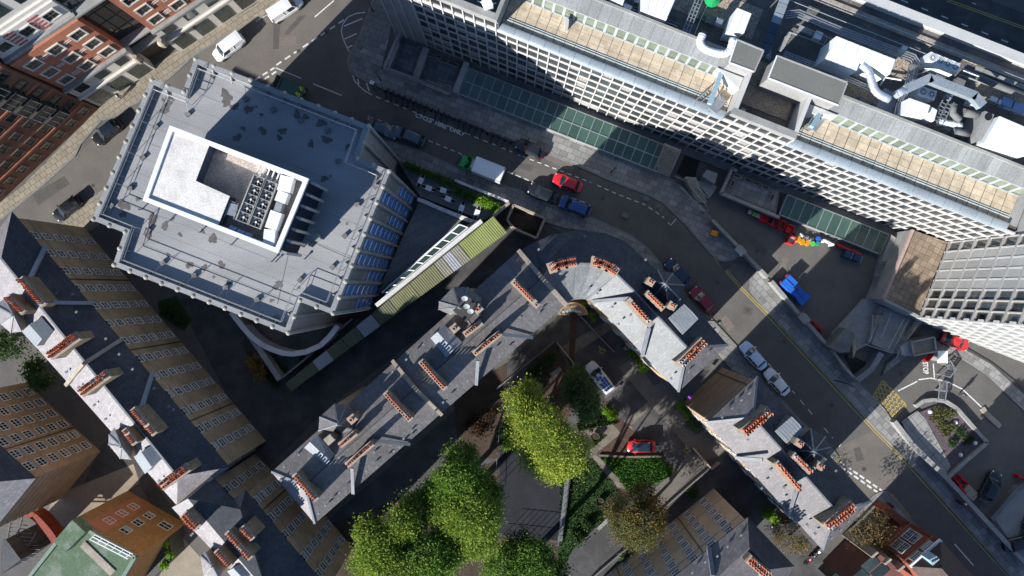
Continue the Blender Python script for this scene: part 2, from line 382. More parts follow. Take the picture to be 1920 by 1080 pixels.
# ---------------------------------------------------------------- courts between the blocks
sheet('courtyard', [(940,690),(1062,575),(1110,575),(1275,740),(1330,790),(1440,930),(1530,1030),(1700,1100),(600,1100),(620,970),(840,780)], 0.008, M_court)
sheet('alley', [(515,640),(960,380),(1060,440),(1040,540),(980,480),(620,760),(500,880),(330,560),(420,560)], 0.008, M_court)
sheet('path', [(1070,590),(1083,592),(1075,695),(1065,790),(1058,790),(1066,690)], 0.016, M_redpath)
sheet('path', [(1133,750),(1170,792),(1245,862),(1235,872),(1180,830),(1124,768)], 0.016, M_redpath)
sheet('path', [(1170,790),(1225,745),(1232,752),(1185,797)], 0.014, M_stone)
sheet('path', [(1085,810),(1160,792),(1185,800),(1190,815),(1118,852),(1104,845),(1140,815),(1080,816)], 0.012, M_stone)
sheet('path', [(1118,852),(1190,930),(1180,940),(1108,855)], 0.012, M_stone)
sheet('path', [(1045,655),(1160,590),(1175,600),(1062,672)], 0.012, M_stone)
sheet('path', [(1160,690),(1200,660),(1330,800),(1370,850),(1330,860),(1230,960),(1200,940),(1280,870),(1290,840)], 0.010, M_asph2)
sheet('terrace_paving', [(1030,690),(1065,690),(1060,790),(1045,790)], 0.014, M_redpath)
sheet('red_court', [(1118,850),(1165,812),(1200,822),(1240,856),(1180,857)], 0.013, M_redpath)
def grass(name, pts, z=0.02, n=900, h=0.22, m=M_grass_shaded):
    plan = ccw(px_plan(pts, z)); mb = MB().face([(p[0], p[1], z) for p in plan])
    x0, x1 = min(p[0] for p in plan), max(p[0] for p in plan); y0, y1 = min(p[1] for p in plan), max(p[1] for p in plan); k = 0
    while k < n:
        x, y = random.uniform(x0, x1), random.uniform(y0, y1); k += 1
        if not inside((x, y), plan): continue
        a = random.uniform(0, 6.28); s = random.uniform(.05, .14); dx, dy = math.cos(a)*s, math.sin(a)*s
        mb.face([(x-dx, y-dy, z), (x+dx, y+dy, z), (x+dx*.6-dy, y+dy*.6+dx, z+random.uniform(.4, 1)*h)])
    return tag(mb.build(name, m), kind='stuff')
grass('grass', [(1125,856),(1240,857),(1262,880),(1258,892),(1185,930)], n=5200, h=0.35, m=mat('long_grass_sunlit',(0.03,0.095,0.014),(0.06,0.15,0.02),1.2,.95,.4,grain=.25))  # brighter grass here, with partial sunlight put into the colour
grass('grass', [(1060,870),(1108,858),(1175,935),(1120,985),(1075,1030),(1045,1080),(1050,900)], n=7000)
grass('grass', [(1080,795),(1120,770),(1160,793),(1085,808)], n=2000, h=0.4)
grass('grass', [(1110,815),(1140,815),(1112,840)], n=400)
sheet('soil', [(1000,690),(1040,640),(1062,680),(1055,780),(1010,780),(960,760)], 0.012, M_soil)
sheet('soil', [(850,740),(950,680),(955,860),(860,860)], 0.012, M_soil)
sheet('soil', [(600,990),(940,860),(1060,1010),(1040,1100),(640,1100)], 0.012, M_soil)
sheet('soil', [(1120,960),(1180,945),(1195,920),(1155,915)], 0.022, M_soil)
sheet('soil', [(295,565),(330,555),(360,600),(345,620),(300,590)], 0.012, M_grass_shaded)
sheet('soil', [(455,640),(500,690),(520,725),(470,690)], 0.012, M_soil)
# right-hand court
sheet('service_yard', [(1336,412),(1345,390),(1400,395),(1640,480),(1640,560),(1560,640),(1500,594),(1440,521)], 0.008, M_asph)
sheet('ramp_road', [(1655,712),(1690,660),(1730,675),(1750,660),(1790,690),(1870,760),(1960,850),(1960,1100),(1900,1030),(1777,897),(1850,830),(1800,750),(1745,740),(1700,760),(1676,784)], 0.008, M_asph)

# utility cuts, repair patches and covers in the carriageway
M_patch = mat('asphalt_patch', (0.075,0.072,0.07), (0.098,0.092,0.086), 0.8, 0.9, 0.3)
M_patchl = mat('asphalt_patch_pale', (0.17,0.145,0.13), (0.14,0.12,0.11), 0.8, 0.9, 0.3)
M_iron = mat('iron_cover', (0.05,0.047,0.045), (0.08,0.074,0.07), 4.0, 0.6)
for i, (q, m) in enumerate((([(524,68),(557,67),(555,87),(523,86)],M_patchl),([(512,92),(522,92),(526,20),(514,22)],M_patch),([(560,30),(575,28),(540,66),(532,64)],M_patch),([(955,300),(1000,312),(995,322),(962,312)],M_patch),
    ([(1010,282),(1080,312),(1070,322),(1020,296)],M_patchl),([(1236,372),(1250,380),(1240,398),(1228,388)],M_patchl),([(1395,575),(1412,580),(1408,592),(1393,588)],M_patch),([(1350,600),(1362,590),(1378,612),(1366,622)],M_patchl),
    ([(60,365),(120,330),(130,345),(72,385)],M_patch),([(160,350),(172,345),(185,365),(172,372)],M_patchl),([(1600,842),(1612,838),(1620,862),(1606,866)],M_patch),([(1500,640),(1520,632),(1560,690),(1545,700)],M_patch),
    ([(1330,470),(1345,462),(1372,500),(1358,508)],M_patch),([(1200,690),(1215,682),(1240,716),(1226,724)],M_patch),([(1398,430),(1440,470),(1432,480),(1392,442)],M_patch),([(1455,520),(1470,480),(1480,484),(1466,524)],M_patchl),([(740,215),(770,226),(764,236),(735,226)],M_patch))):
    sheet('road_patch', q, 0.0135+0.0004*i, m)
for i, p in enumerate(((174,348),(140,372),(560,96),(612,60),(1010,300),(1130,372),(1233,392),(1345,530),(1402,582),(1470,640),(1620,880),(1560,760),(1660,860),(1690,700),(1420,470),(1240,780))):
    c = A(p, .02); r_ = .32 if i % 3 else .26; N = 14
    tag(MB().face([(c.x+r_*math.cos(2*math.pi*k/N), c.y+r_*math.sin(2*math.pi*k/N), .0205) for k in range(N)]).build('manhole_cover', M_iron), kind='structure')
for i, p in enumerate(((675,88),(670,115),(1265,350),(1212,372),(1172,404),(1086,397),(1048,410),(1010,396),(1480,590),(1467,585),(1688,802))):
    c = A(p, .15); tag(MB().box((c.x, c.y, .142), (.85,.7,.012), -.4).build('access_cover', M_concd), kind='structure')
# ---------------------------------------------------------------- brick mansion blocks
M_brick = mat('stock_brick', (0.44,0.345,0.23), (0.28,0.212,0.14), 0.35, 0.9, 0.15, grain=0.16)
M_brickb = mat('brown_brick', (0.38,0.275,0.185), (0.28,0.20,0.135), 0.4, 0.9, 0.15, grain=0.16)
M_redbrick = mat('red_brick', (0.26,0.075,0.045), (0.19,0.058,0.038), 0.5, 0.88, 0.1, grain=0.12)
M_orangeb = mat('orange_brick', (0.36,0.20,0.085), (0.26,0.14,0.06), 1.4, 0.88, 0.15, grain=0.2)
M_slate = mat('roof_slate_shaded', (0.082,0.088,0.10), (0.055,0.058,0.068), 0.35, 0.65, 0.25, grain=0.14, spec=0.25, grid=(0.5,0.32,0.82,0.03,0.7))  # darkened slate: shade put into slopes that face away from the sun
M_slate2 = mat('roof_slate_lilac_sunlit', (0.30,0.278,0.292), (0.235,0.218,0.228), 0.35, 0.55, 0.25, grain=0.14, spec=0.5, grid=(0.5,0.32,-0.85,0.03,0.7))  # lilac slate lightened for sun-facing slopes; sunlight is in the colour
M_slatep = mat('roof_slate_sunlit', (0.175,0.185,0.193), (0.135,0.143,0.15), 0.3, 0.55, 0.25, grain=0.14, spec=0.45, grid=(0.5,0.32,-0.82,0.03,0.7))  # lighter copy of the slate, brightened for the sunlit inner slope
M_slate4 = mat('roof_slate_mauve_sunlit', (0.175,0.163,0.17), (0.135,0.126,0.132), 0.35, 0.55, 0.25, grain=0.14, spec=0.45, grid=(0.5,0.32,-0.85,0.03,0.7))  # mauve slate with sunlight put into its tone, beside the darkened slopes
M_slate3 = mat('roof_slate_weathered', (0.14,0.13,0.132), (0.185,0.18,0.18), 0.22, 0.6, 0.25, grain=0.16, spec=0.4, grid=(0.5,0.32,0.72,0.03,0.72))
M_lead = mat('lead', (0.14,0.15,0.17), (0.20,0.21,0.23), 0.8, 0.45, 0.1, spec=0.5)
M_leadl = mat('zinc_roof', (0.27,0.295,0.315), (0.22,0.24,0.26), 0.7, 0.68, 0.1, spec=0.5, streak=(0.8,0.3))
M_cope = mat('coping_stone', (0.36,0.31,0.25), (0.26,0.225,0.185), 1.2, 0.85, 0.1)
M_terra = mat('terracotta', (0.56,0.17,0.085), (0.40,0.115,0.06), 2.5, 0.8, rnd=0.16)
M_terraw = mat('pale_clay', (0.45,0.43,0.39), (0.33,0.31,0.28), 2.5, 0.8, rnd=0.12)
M_soot = mat('flue_dark', (0.015,0.013,0.012), None, 1.0, 0.95)
M_sash = mat('sash_white', (0.74,0.74,0.72), (0.64,0.64,0.62), 2.0, 0.5, grain=0.04)
M_glass = mat('window_glass', (0.018,0.024,0.030), (0.035,0.042,0.05), 0.8, 0.10, spec=0.5, grain=0.0, rnd=0.5)
M_curt = mat('net_curtain', (0.30,0.29,0.27), (0.18,0.18,0.17), 3.0, 0.5, rnd=0.4)
M_pipe = mat('iron_pipe', (0.05,0.042,0.035), None, 1.0, 0.6)
M_gutter = mat('gutter', (0.06,0.058,0.055), None, 1.0, 0.5)

def inset(plan, d):
    plan = ccw(plan); n = len(plan); out = []
    for i in range(n):
        p0, p1, p2 = Vector(plan[i-1][:2]), Vector(plan[i][:2]), Vector(plan[(i+1) % n][:2])
        a, b = (p1-p0).normalized(), (p2-p1).normalized()
        na, nb = Vector((-a.y, a.x)), Vector((-b.y, b.x)); m = (na+nb)
        out.append(p1 + (na*d if m.length < 0.3 else m/max(0.35, (1+na.dot(nb)))*d))
    return out
WM = {}
def sash_mesh(w, h, nx=2, ny=4, key=''):
    """White timber sash: frame, meeting rail and glazing bars; pane and sill separate."""
    k = (w, h, nx, ny, key)
    if k in WM: return WM[k]
    f = MB(); t = 0.065
    f.box((-w/2+t/2, .04, 0), (t, .1, h)); f.box((w/2-t/2, .04, 0), (t, .1, h))
    f.box((0, .04, h/2-t/2), (w-2*t, .1, t)); f.box((0, .06, -h/2+t/2), (w-2*t, .14, t)); f.box((0, .045, 0), (w-2*t, .07, .07))
    for i in range(1, nx): f.box((-w/2+w*i/nx, .035, h/4), (.03, .05, h/2-.12)); f.box((-w/2+w*i/nx, .035, -h/4), (.03, .05, h/2-.12))
    for j in range(1, ny):
        if j*2 != ny:
            z = -h/2+h*j/ny
            for i in range(nx): f.box((-w/2+w*(i+.5)/nx, .032, z), (w/nx-.06, .04, .028))
    fm = f.mesh('window', M_sash)
    pm = MB().face([(-w/2+.03, .015, -h/2+.03), (-w/2+.03, .015, h/2-.03), (w/2-.03, .015, h/2-.03), (w/2-.03, .015, -h/2+.03)][::-1]).mesh('pane', M_glass)
    cm = MB().face([(-w/2+.1, .02, -h/2+.1), (-w/2+.1, .02, h*0.05), (w/2-.1, .02, h*0.05), (w/2-.1, .02, -h/2+.1)][::-1]).mesh('curtain', M_curt)
    sm = MB().box((0, .09, -h/2-.05), (w+.24, .22, .1)).mesh('sill', M_cope)
    WM[k] = (fm, pm, cm, sm); return WM[k]
def wall_frame(a, b):
    """a->b along a counter-clockwise plan: returns direction, outward normal, length"""
    a, b = Vector(a[:2]), Vector(b[:2]); d = b-a; L = d.length; d /= L; return d, Vector((d.y, -d.x)), L
def put(mesh, name, parent, p, d, n, z, out=0.0):
    X, Y = -d, n
    M = Matrix(((X.x, Y.x, 0, p.x+n.x*out), (X.y, Y.y, 0, p.y+n.y*out), (0, 0, 1, z), (0, 0, 0, 1)))
    return link(name, mesh, parent, M)
def windows(parent, a, b, zs, ts, w, h, nx=2, ny=4, sill=True, skip=(), out=0.004):
    """Sash windows on wall a->b at distances ts and sill-centre heights zs."""
    d, n, L = wall_frame(a, b); fm, pm, cm, sm = sash_mesh(w, h, nx, ny)
    for i, t in enumerate(ts):
        for j, z in enumerate(zs):
            if (i, j) in skip: continue
            p = Vector(a[:2]) + d*t
            f = put(fm, 'window', parent, p, d, n, z, out)
            link('pane', pm, f)
            if random.random() < .22: link('curtain', cm, f)
            if sill: link('sill', sm, f)
def strings(parent, a, b, zs, m=None, hgt=0.14, out=0.06, name='string_course'):
    d, n, L = wall_frame(a, b)
    for z in zs:
        mb = MB(); A0 = Vector((a[0], a[1], z)) + Vector((n.x, n.y, 0))*(out/2-.01); B0 = Vector((b[0], b[1], z)) + Vector((n.x, n.y, 0))*(out/2-.01)
        mb.bar(A0, B0, out+.02, hgt); mb.build(name, m or M_cope, parent)
def pipes(parent, a, b, ts, z1, m=None):
    d, n, L = wall_frame(a, b); pm = MB().tube([(0, .08, .3), (0, .08, z1)], .055, 6).mesh('downpipe', m or M_pipe)
    for t in ts: put(pm, 'downpipe', parent, Vector(a[:2]) + d*t, d, n, 0)

def block(name, label, cat, eave, ze, apex, faces, wallm, roofm, over=0.4, group=None, z0=0.0, gutter=True, roofname='roof'):
    """Masonry block: walls under an overhanging slated roof given by its eaves corners, apex points and faces."""
    E = [A(p, ze) for p in eave]
    Rv = [at(*p) for p in apex]; V = E + Rv
    plan = ccw([e.to_2d() for e in E]); wl = inset(plan, over)
    c = sum(wl, Vector((0, 0)))/len(wl)
    root = thing(name, label, cat, (c.x, c.y, z0), group)
    wb = MB().prism(wl, z0, ze-.05); wb.build('wall', wallm, root)
    for fi, rm in faces_by(faces, roofm):
        rb = MB()
        for f in fi:
            pts = [V[k] for k in f]; nn = (pts[1]-pts[0]).cross(pts[2]-pts[0])
            if nn.z < 0: pts = pts[::-1]
            rb.face(pts)
        rb.build(roofname, rm, root)
    sof = MB(); n = len(plan)
    for i in range(n):
        p, q = plan[i], plan[(i+1) % n]; pi_, qi = wl[i], wl[(i+1) % n]
        sof.face([(p[0], p[1], ze-.16), (q[0], q[1], ze-.16), (q[0], q[1], ze-.003), (p[0], p[1], ze-.003)])
        sof.face([(p[0], p[1], ze-.16), (pi_[0], pi_[1], ze-.16), (qi[0], qi[1], ze-.16), (q[0], q[1], ze-.16)])
    sof.build('eaves', M_gutter, root)
    return root, wl, V
def faces_by(faces, roofm):
    if not isinstance(roofm, (list, tuple)): return [(faces, roofm)]
    d = {}
    for f, m in zip(faces, roofm): d.setdefault(m.name, ([], m))[0].append(f)
    out = []
    for fl, m in d.values():
        while fl:
            grp = [fl[0]]; fl = fl[1:]; grew = True
            while grew:
                grew = False
                for f in list(fl):
                    if any(len(set(f) & set(g)) >= 2 for g in grp): grp.append(f); fl.remove(f); grew = True
            out.append((grp, m))
    return out
def wall_edge(wl, eave, ze, i, j):
    """the wall edge below eave corners i and j, ordered along the counter-clockwise plan"""
    def near(p): return min(range(len(wl)), key=lambda k: (wl[k]-A(p, ze).to_2d()).length)
    a, b = near(eave[i]), near(eave[j]); n = len(wl)
    return (wl[a], wl[b]) if (a+1) % n == b else (wl[b], wl[a])

POT = {}
def pot_mesh(m, r, h):
    k = (m.name, r, h)
    if k not in POT:
        b = MB(); N = 9
        b.tube([(0,0,0),(0,0,h*.18),(0,0,h*.2),(0,0,h*.82),(0,0,h*.84),(0,0,h)], [r*1.05,r*1.05,r*.92,r*.78,r*.98,r*.98], N, 0, caps=False)
        b.face([(r*.6*math.cos(2*math.pi*i/N), r*.6*math.sin(2*math.pi*i/N), h-.06) for i in range(N)], 1)
        for i in range(N):
            a0, a1 = 2*math.pi*i/N, 2*math.pi*(i+1)/N
            b.face([(r*.98*math.cos(a0), r*.98*math.sin(a0), h), (r*.98*math.cos(a1), r*.98*math.sin(a1), h), (r*.6*math.cos(a1), r*.6*math.sin(a1), h-.06), (r*.6*math.cos(a0), r*.6*math.sin(a0), h-.06)])
        POT[k] = b.mesh('chimney_pot', [m, M_soot])
    return POT[k]
def chimney(parent, p1, p2, zt, zb, n, rows=1, wd=None, wallm=None, pm=None, white=0, hp=0.75):
    """Brick stack between two survey points at its top, with corbelled cap and a pot on every flue."""
    a, b = A(p1, zt+hp*.6), A(p2, zt+hp*.6); a.z = b.z = zt
    d = (b-a).normalized(); nrm = Vector((-d.y, d.x, 0)); wd = wd or (0.62 if rows == 1 else 0.98)
    a2, b2 = a-d*.12, b+d*.12
    mb = MB(); mb.bar(a2+Vector((0,0,(zb-zt)/2)), b2+Vector((0,0,(zb-zt)/2)), wd, zt-zb)
    st = mb.build('chimney', wallm or M_cb, parent)
    cp = MB(); cp.bar(a2-d*.07+Vector((0,0,-.22)), b2+d*.07+Vector((0,0,-.22)), wd+.14, .12); cp.bar(a2-d*.04+Vector((0,0,.045)), b2+d*.04+Vector((0,0,.045)), wd+.08, .09)
    cp.build('chimney_cap', M_cope, st)
    L = (b-a).length
    for r in range(rows):
        off = 0 if rows == 1 else (r-.5)*wd*.5
        for i in range(n):
            p = a + d*(L*(i+.5)/n) + nrm*off
            if random.random() < .05: continue
            m = M_terraw if (i < white or random.random() < .05) else (pm or M_terra)
            o = link('chimney_pot', pot_mesh(m, min(.20, L/n*.47), hp), st)
            o.matrix_basis = Matrix.Translation((p.x, p.y, zt+.09)) @ Matrix.Rotation(random.uniform(0, 6), 4, 'Z') @ Matrix.Scale(random.uniform(.65, 1.2), 4, (0,0,1))
    return st
M_cb = mat('chimney_brick', (0.25,0.205,0.135), (0.15,0.125,0.09), 0.9, 0.9, 0.15, grain=0.18)
def strip3(name, parent, pts, wd, th, m):
    """Lead roll / coping laid over the roof along 3D points."""
    mb = MB()
    for a, b in zip(pts[:-1], pts[1:]): mb.bar(a, b, wd, th)
    return mb.build(name, m, parent)
VENT = MB().box((0,0,.09), (.24,.20,.24)).box((0,0,.22), (.28,.24,.04)).mesh('roof_vent', M_lead)
def vents(parent, pts, z):
    for p in pts: link('roof_vent', VENT, parent, Matrix.Translation(at(p[0], p[1], p[2] if len(p) > 2 else z)) @ Matrix.Rotation(0.8, 4, 'Z'))
def dormer(parent, quad, z1, z0, m=None, cheek=None):
    """Metal-roofed lift housing: shallow pitched sheet roof over low cheeks."""
    q = [A(p, z1) for p in quad]; pl2 = ccw([p.to_2d() for p in q])
    MB().prism(inset(pl2, .08), z0, z1-.1).build('dormer', cheek or M_lead, parent)
    c0, c1 = (q[0]+q[1])/2 + Vector((0,0,.35)), (q[2]+q[3])/2 + Vector((0,0,.35)); lo = [p-Vector((0,0,.1)) for p in q]
    rb = MB(); V = lo+[c0, c1]
    for f in ((0,4,5,3), (4,1,2,5), (0,1,4), (3,5,2)):
        pts = [V[k] for k in f]
        if (pts[1]-pts[0]).cross(pts[2]-pts[0]).z < 0: pts = pts[::-1]
        rb.face(pts)
    for k in range(1, 7):
        t = k/7; rb.bar(lo[0].lerp(lo[3], t)+Vector((0,0,.02)), c0.lerp(c1, t)+Vector((0,0,.02)), .04, .05); rb.bar(c0.lerp(c1, t)+Vector((0,0,.02)), lo[1].lerp(lo[2], t)+Vector((0,0,.02)), .04, .05)
    rb.build('dormer_roof', m or M_leadl, parent)
def turret(parent, ring, apex, ze, z0, m, wallm=M_brick):
    """Stair turret with a faceted slate roof and lead hips."""
    E = [A(p, ze) for p in ring]; ap = at(*apex); pl2 = ccw([e.to_2d() for e in E])
    MB().prism(inset(pl2, .15), z0, ze-.02).build('turret_wall', wallm, parent)
    rb = MB(); n = len(E)
    for i in range(n):
        f = [E[i], E[(i+1) % n], ap]
        if (f[1]-f[0]).cross(f[2]-f[0]).z < 0: f = f[::-1]
        rb.face(f)
    t = rb.build('turret_roof', m, parent)
    h = MB()
    for e in E: h.bar(e+Vector((0,0,.03)), ap+Vector((0,0,.03)), .16, .06)
    h.tube([ap-Vector((0,0,.1)), ap+Vector((0,0,.45))], [.12,.03], 6); h.build('hip_lead', M_lead, t)

ZE, ZR = 15.0, 17.6
ROWS = [1.5+2.42*k for k in range(6)]
def rows_on(root, wl, eave, i, j, sp, w=1.05, h=1.4, nx=2, ny=2, zs=None, off=None, bands=(4.6, 12.2), pipe_every=4, z1=ZE):
    a, b = wall_edge(wl, eave, ZE, i, j); d, n, L = wall_frame(a, b); k = int(L//sp); o = (L-(k-1)*sp)/2 if off is None else off
    ts = [o+sp*q for q in range(k)]
    windows(root, a, b, zs or ROWS, ts, w, h, nx, ny)
    strings(root, a, b, bands)
    pipes(root, a, b, [o+sp*(q+.5) for q in range(1, k-1, pipe_every)], z1-.3)

# --- long block on the left
eA = [(22,397),(430,876),(332,948),(-60,507)]
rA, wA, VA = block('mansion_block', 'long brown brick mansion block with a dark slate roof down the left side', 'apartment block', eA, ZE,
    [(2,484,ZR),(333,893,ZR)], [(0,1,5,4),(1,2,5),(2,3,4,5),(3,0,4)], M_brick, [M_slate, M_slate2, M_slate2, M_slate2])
M_pale = None
rows_on(rA, wA, eA, 0, 1, 2.8)
rows_on(rA, wA, eA, 1, 2, 2.6)
strip3('ridge_lead', rA, [VA[4]+Vector((0,0,.03)), VA[5]+Vector((0,0,.03))], .22, .1, M_lead)
for a_, b_ in (((86,461),(52,531)),((287,697),(266,762)),((228,637),(157,682)),((175,568),(98,567))):
    strip3('party_wall_coping', rA, [at(*a_, ZE+.25), at(*b_, ZR+.28)], .42, .34, M_leadl if a_[0] in (86,287,175) else M_cope)
strip3('party_wall_coping', rA, [at(157,682,ZR+.28), at(124,722,ZE+.3)], .42, .34, M_cope)
for c in (((11,557),(38,585),10,1),((35,523),(76,571),13,1),((90,667),(140,631),13,2),((149,737),(197,702),13,2),((246,769),(285,814),14,1),((230,808),(248,832),8,1),((300,913),(347,879),11,2)):
    chimney(rA, c[0], c[1], 19.3, 15.6, c[2], c[3])
dormer(rA, [(40,622),(77,595),(99,620),(66,651)], 17.6, 15.2); dormer(rA, [(250,857),(285,835),(304,860),(271,889)], 17.6, 15.2)
turret(rA, [(-8,573),(8,560),(32,580),(42,600),(40,622),(20,624),(0,607)], (25,591,18.8), 17.0, 0, M_slate2)
turret(rA, [(204,815),(214,803),(232,823),(247,845),(246,862),(225,860),(203,833)], (228,838,18.8), 17.0, 0, M_slate2)
vents(rA, [(145,585),(122,606),(200,635),(106,550),(137,552),(225,664),(250,692),(262,667),(213,727),(225,736),(290,728),(317,762),(326,768)], 16.4)
vents(rA, [(144,675),(126,697),(168,704),(196,739),(178,759),(217,764),(199,785),(149,726),(318,880),(299,901)], 16.5)
for q in (((90,592),(106,581),(114,587),(98,599)),):
    MB().prism(px_plan(q, 16.9), 16.2, 16.85).build('skylight', M_glass, rA)

# --- its continuation past the recess
eA2 = [(398,895),(437,935),(460,919),(547,1023),(620,1110),(540,1180),(322,952)]
rA2, wA2, VA2 = block('mansion_block', 'brown brick block at the bottom edge, continuing the long block past its recess', 'apartment block', eA2, ZE,
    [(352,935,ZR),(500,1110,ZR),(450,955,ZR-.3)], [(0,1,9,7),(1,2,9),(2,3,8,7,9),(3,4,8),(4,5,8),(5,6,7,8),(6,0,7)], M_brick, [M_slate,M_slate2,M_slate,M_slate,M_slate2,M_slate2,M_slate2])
rows_on(rA2, wA2, eA2, 2, 3, 2.7); rows_on(rA2, wA2, eA2, 3, 4, 2.7); rows_on(rA2, wA2, eA2, 0, 1, 2.6)
for c in (((342,967),(366,991),6,2),((424,1002),(466,1048),12,1),((404,1036),(428,1063),8,1),((452,992),(470,1012),5,1)):
    chimney(rA2, c[0], c[1], 19.2, 15.4, c[2], c[3])
strip3('party_wall_coping', rA2, [at(398,895,ZE+.3), at(334,947,ZE+.3)], .5, .5, M_cope)
turret(rA2, [(376,1042),(384,1034),(402,1052),(415,1075),(410,1085),(382,1082)], (398,1062,18.6), 17.0, 0, M_slate2)
dormer(rA2, [(425,1072),(455,1055),(475,1075),(445,1095)], 17.4, 15.2)
vents(rA2, [(420,936),(383,930),(362,1000),(360,1002),(432,1040),(450,970)], 16.3)

# --- block beyond it on the far left
eB = [(67,897),(-25,1010),(-190,830),(-105,738)]
rB, wB, VB = block('mansion_block', 'brown brick block cut by the left edge, rows of white sashes on its long face', 'apartment block', eB, ZE,
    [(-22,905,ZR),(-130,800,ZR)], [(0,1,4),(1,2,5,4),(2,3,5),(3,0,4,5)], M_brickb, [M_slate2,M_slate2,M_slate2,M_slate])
rows_on(rB, wB, eB, 3, 0, 2.15, w=1.25, h=1.45, nx=3, ny=2)
a_, b_ = wall_edge(wB, eB, ZE, 0, 1)
d_, n_, L_ = wall_frame(a_, b_)
strings(rB, a_, b_, [2.0+k*1.25 for k in range(10)], M_brickb, .10, .05, 'weather_board')
bay = [A(p, 14) for p in ((-10,690),(30,705),(38,742),(-5,790))]

# --- central block
eC = [(509,885),(590,982),(1060,572),(972,470)]
rC, wC, VC = block('mansion_block', 'central slate-roofed mansion block running diagonally, rows of orange chimney pots along it', 'apartment block', eC, ZE,
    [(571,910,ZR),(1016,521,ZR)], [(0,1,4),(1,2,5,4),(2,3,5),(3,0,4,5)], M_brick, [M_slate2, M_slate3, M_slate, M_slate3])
rows_on(rC, wC, eC, 1, 2, 2.8); rows_on(rC, wC, eC, 3, 0, 2.8); rows_on(rC, wC, eC, 0, 1, 2.4)
zc = lambda p: 0
strip3('ridge_lead', rC, [VC[4]+Vector((0,0,.02)), VC[5]+Vector((0,0,.02))], .12, .06, M_slate)
for p in (((509,885),(571,910)),((590,982),(571,910))): strip3('hip_lead', rC, [at(*p[0], ZE+.05), at(*p[1], ZR+.05)], .26, .1, M_lead)
strip3('parapet', rC, [at(973,471,ZE+.3), at(1016,521,ZR+.35), at(1061,571,ZE+.3)], .5, .6, M_cope)
strip3('party_wall_coping', rC, [at(737,677,ZE+.3), at(779,729,ZR+.35), at(828,777,ZE+.3)], .42, .5, M_cope)
for p in (((660,878),(662,926)),((700,826),(769,833)),((896,676),(893,722)),((936,626),(999,633))):
    strip3('hip_lead', rC, [at(*p[0], ZR-.35), at(*p[1], ZE+.05)], .38, .14, M_lead)
for c in (((963,528),(1008,573),11),((872,627),(901,606),7),((890,663),(936,626),11),((789,679),(833,728),12),((723,738),(768,787),12),((650,873),(695,834),12),((637,836),(664,814),8),((551,893),(590,938),11)):
    chimney(rC, c[0], c[1], 18.9, 15.4, c[2], 1)
for p in ((852,615),(896,579),(659,786),(616,825)): chimney(rC, (p[0]-4,p[1]+4), (p[0]+4,p[1]-3), 19.2, 15.5, 1, 1, wd=.8, hp=.5)
turret(rC, [(627,757),(650,759),(668,781),(665,806),(640,812),(597,808),(599,782)], (634,796,19.0), 16.6, 0, M_slate3)
turret(rC, [(822,580),(823,566),(850,538),(878,538),(902,560),(905,592),(882,609),(862,590),(843,590)], (862,577,19.0), 16.8, 0, M_slate3)
dormer(rC, [(807,634),(834,610),(867,642),(837,671)], 17.6, 15.3); dormer(rC, [(570,840),(595,815),(627,852),(612,873)], 17.6, 15.3)
vents(rC, [(794,646),(762,674),(736,697),(785,707),(804,728),(831,754),(850,689),(877,714),(926,655),(937,668),(949,568),(968,560),(1035,572),(1001,598),(1002,566),(1010,585),(948,565),(975,595),(820,650)], 16.4)
vents(rC, [(688,739),(732,766),(710,783),(718,794),(689,803),(740,776),(698,812),(750,838),(812,775),(757,822),(739,845),(702,847),(707,875),(688,883),(638,848),(632,868),(613,884),(603,877),(561,852),(534,875),(637,923),(611,947),(598,962),(528,900)], 16.3)
# satellite dishes on the upper turret
for p in ((871,560),(875,575),(882,584)):
    mb = MB(); c = at(p[0], p[1], 19.6); N = 10
    ring = [c + Vector((.38*math.cos(2*math.pi*i/N), .38*math.sin(2*math.pi*i/N)*.8, .22*math.sin(2*math.pi*i/N)-.05)) for i in range(N)]
    for i in range(N): mb.face([ring[i], ring[(i+1) % N], c-Vector((0,0,.22))])
    mb.tube([c-Vector((0,0,.22)), c-Vector((0,0,1.6))], .03, 5)
    t = mb.build('satellite_dish', M_leadl); tag(t, {871:'topmost white satellite dish on the turret of the central block',875:'middle white satellite dish on the turret of the central block',882:'lowest white satellite dish on the turret of the central block'}[p[0]], 'satellite dish', 'satellite dishes on the turret')
MB().box(at(875,578,18.2), (2.4,2.0,1.3), 0.85).build('turret_flat', M_gutter, rC)

# --- curved corner block with its straight wing
O_ = [(974,470),(997,457),(1035,440),(1085,431),(1135,437),(1172,452),(1210,487),(1237,512),(1285,555),(1365,647)]
I_ = [(1272,735),(1112,565),(1103,562),(1094,561),(1085,561),(1076,562),(1068,565),(1062,569),(1058,572)]
eD = O_ + I_
rid = [(1016,521,ZR),(1027,503,ZR),(1053,496,ZR),(1080,494,ZR),(1110,495,ZR),(1135,502,ZR),(1157,515,ZR),(1190,547,ZR),(1289,652,ZR)]
n0 = len(eD); r_ = lambda k: n0+k; fD, mD = [], []
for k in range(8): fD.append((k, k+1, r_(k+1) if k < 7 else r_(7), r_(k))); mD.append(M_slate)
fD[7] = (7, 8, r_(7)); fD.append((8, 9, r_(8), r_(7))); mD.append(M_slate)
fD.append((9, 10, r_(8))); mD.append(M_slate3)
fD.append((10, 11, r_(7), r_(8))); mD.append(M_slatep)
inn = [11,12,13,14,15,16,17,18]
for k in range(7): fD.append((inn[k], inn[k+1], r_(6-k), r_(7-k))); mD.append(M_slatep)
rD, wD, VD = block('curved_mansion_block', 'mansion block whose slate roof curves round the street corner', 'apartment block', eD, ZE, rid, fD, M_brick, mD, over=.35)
a_, b_ = wall_edge(wD, eD, ZE, 10, 11); d_, n_, L_ = wall_frame(a_, b_)
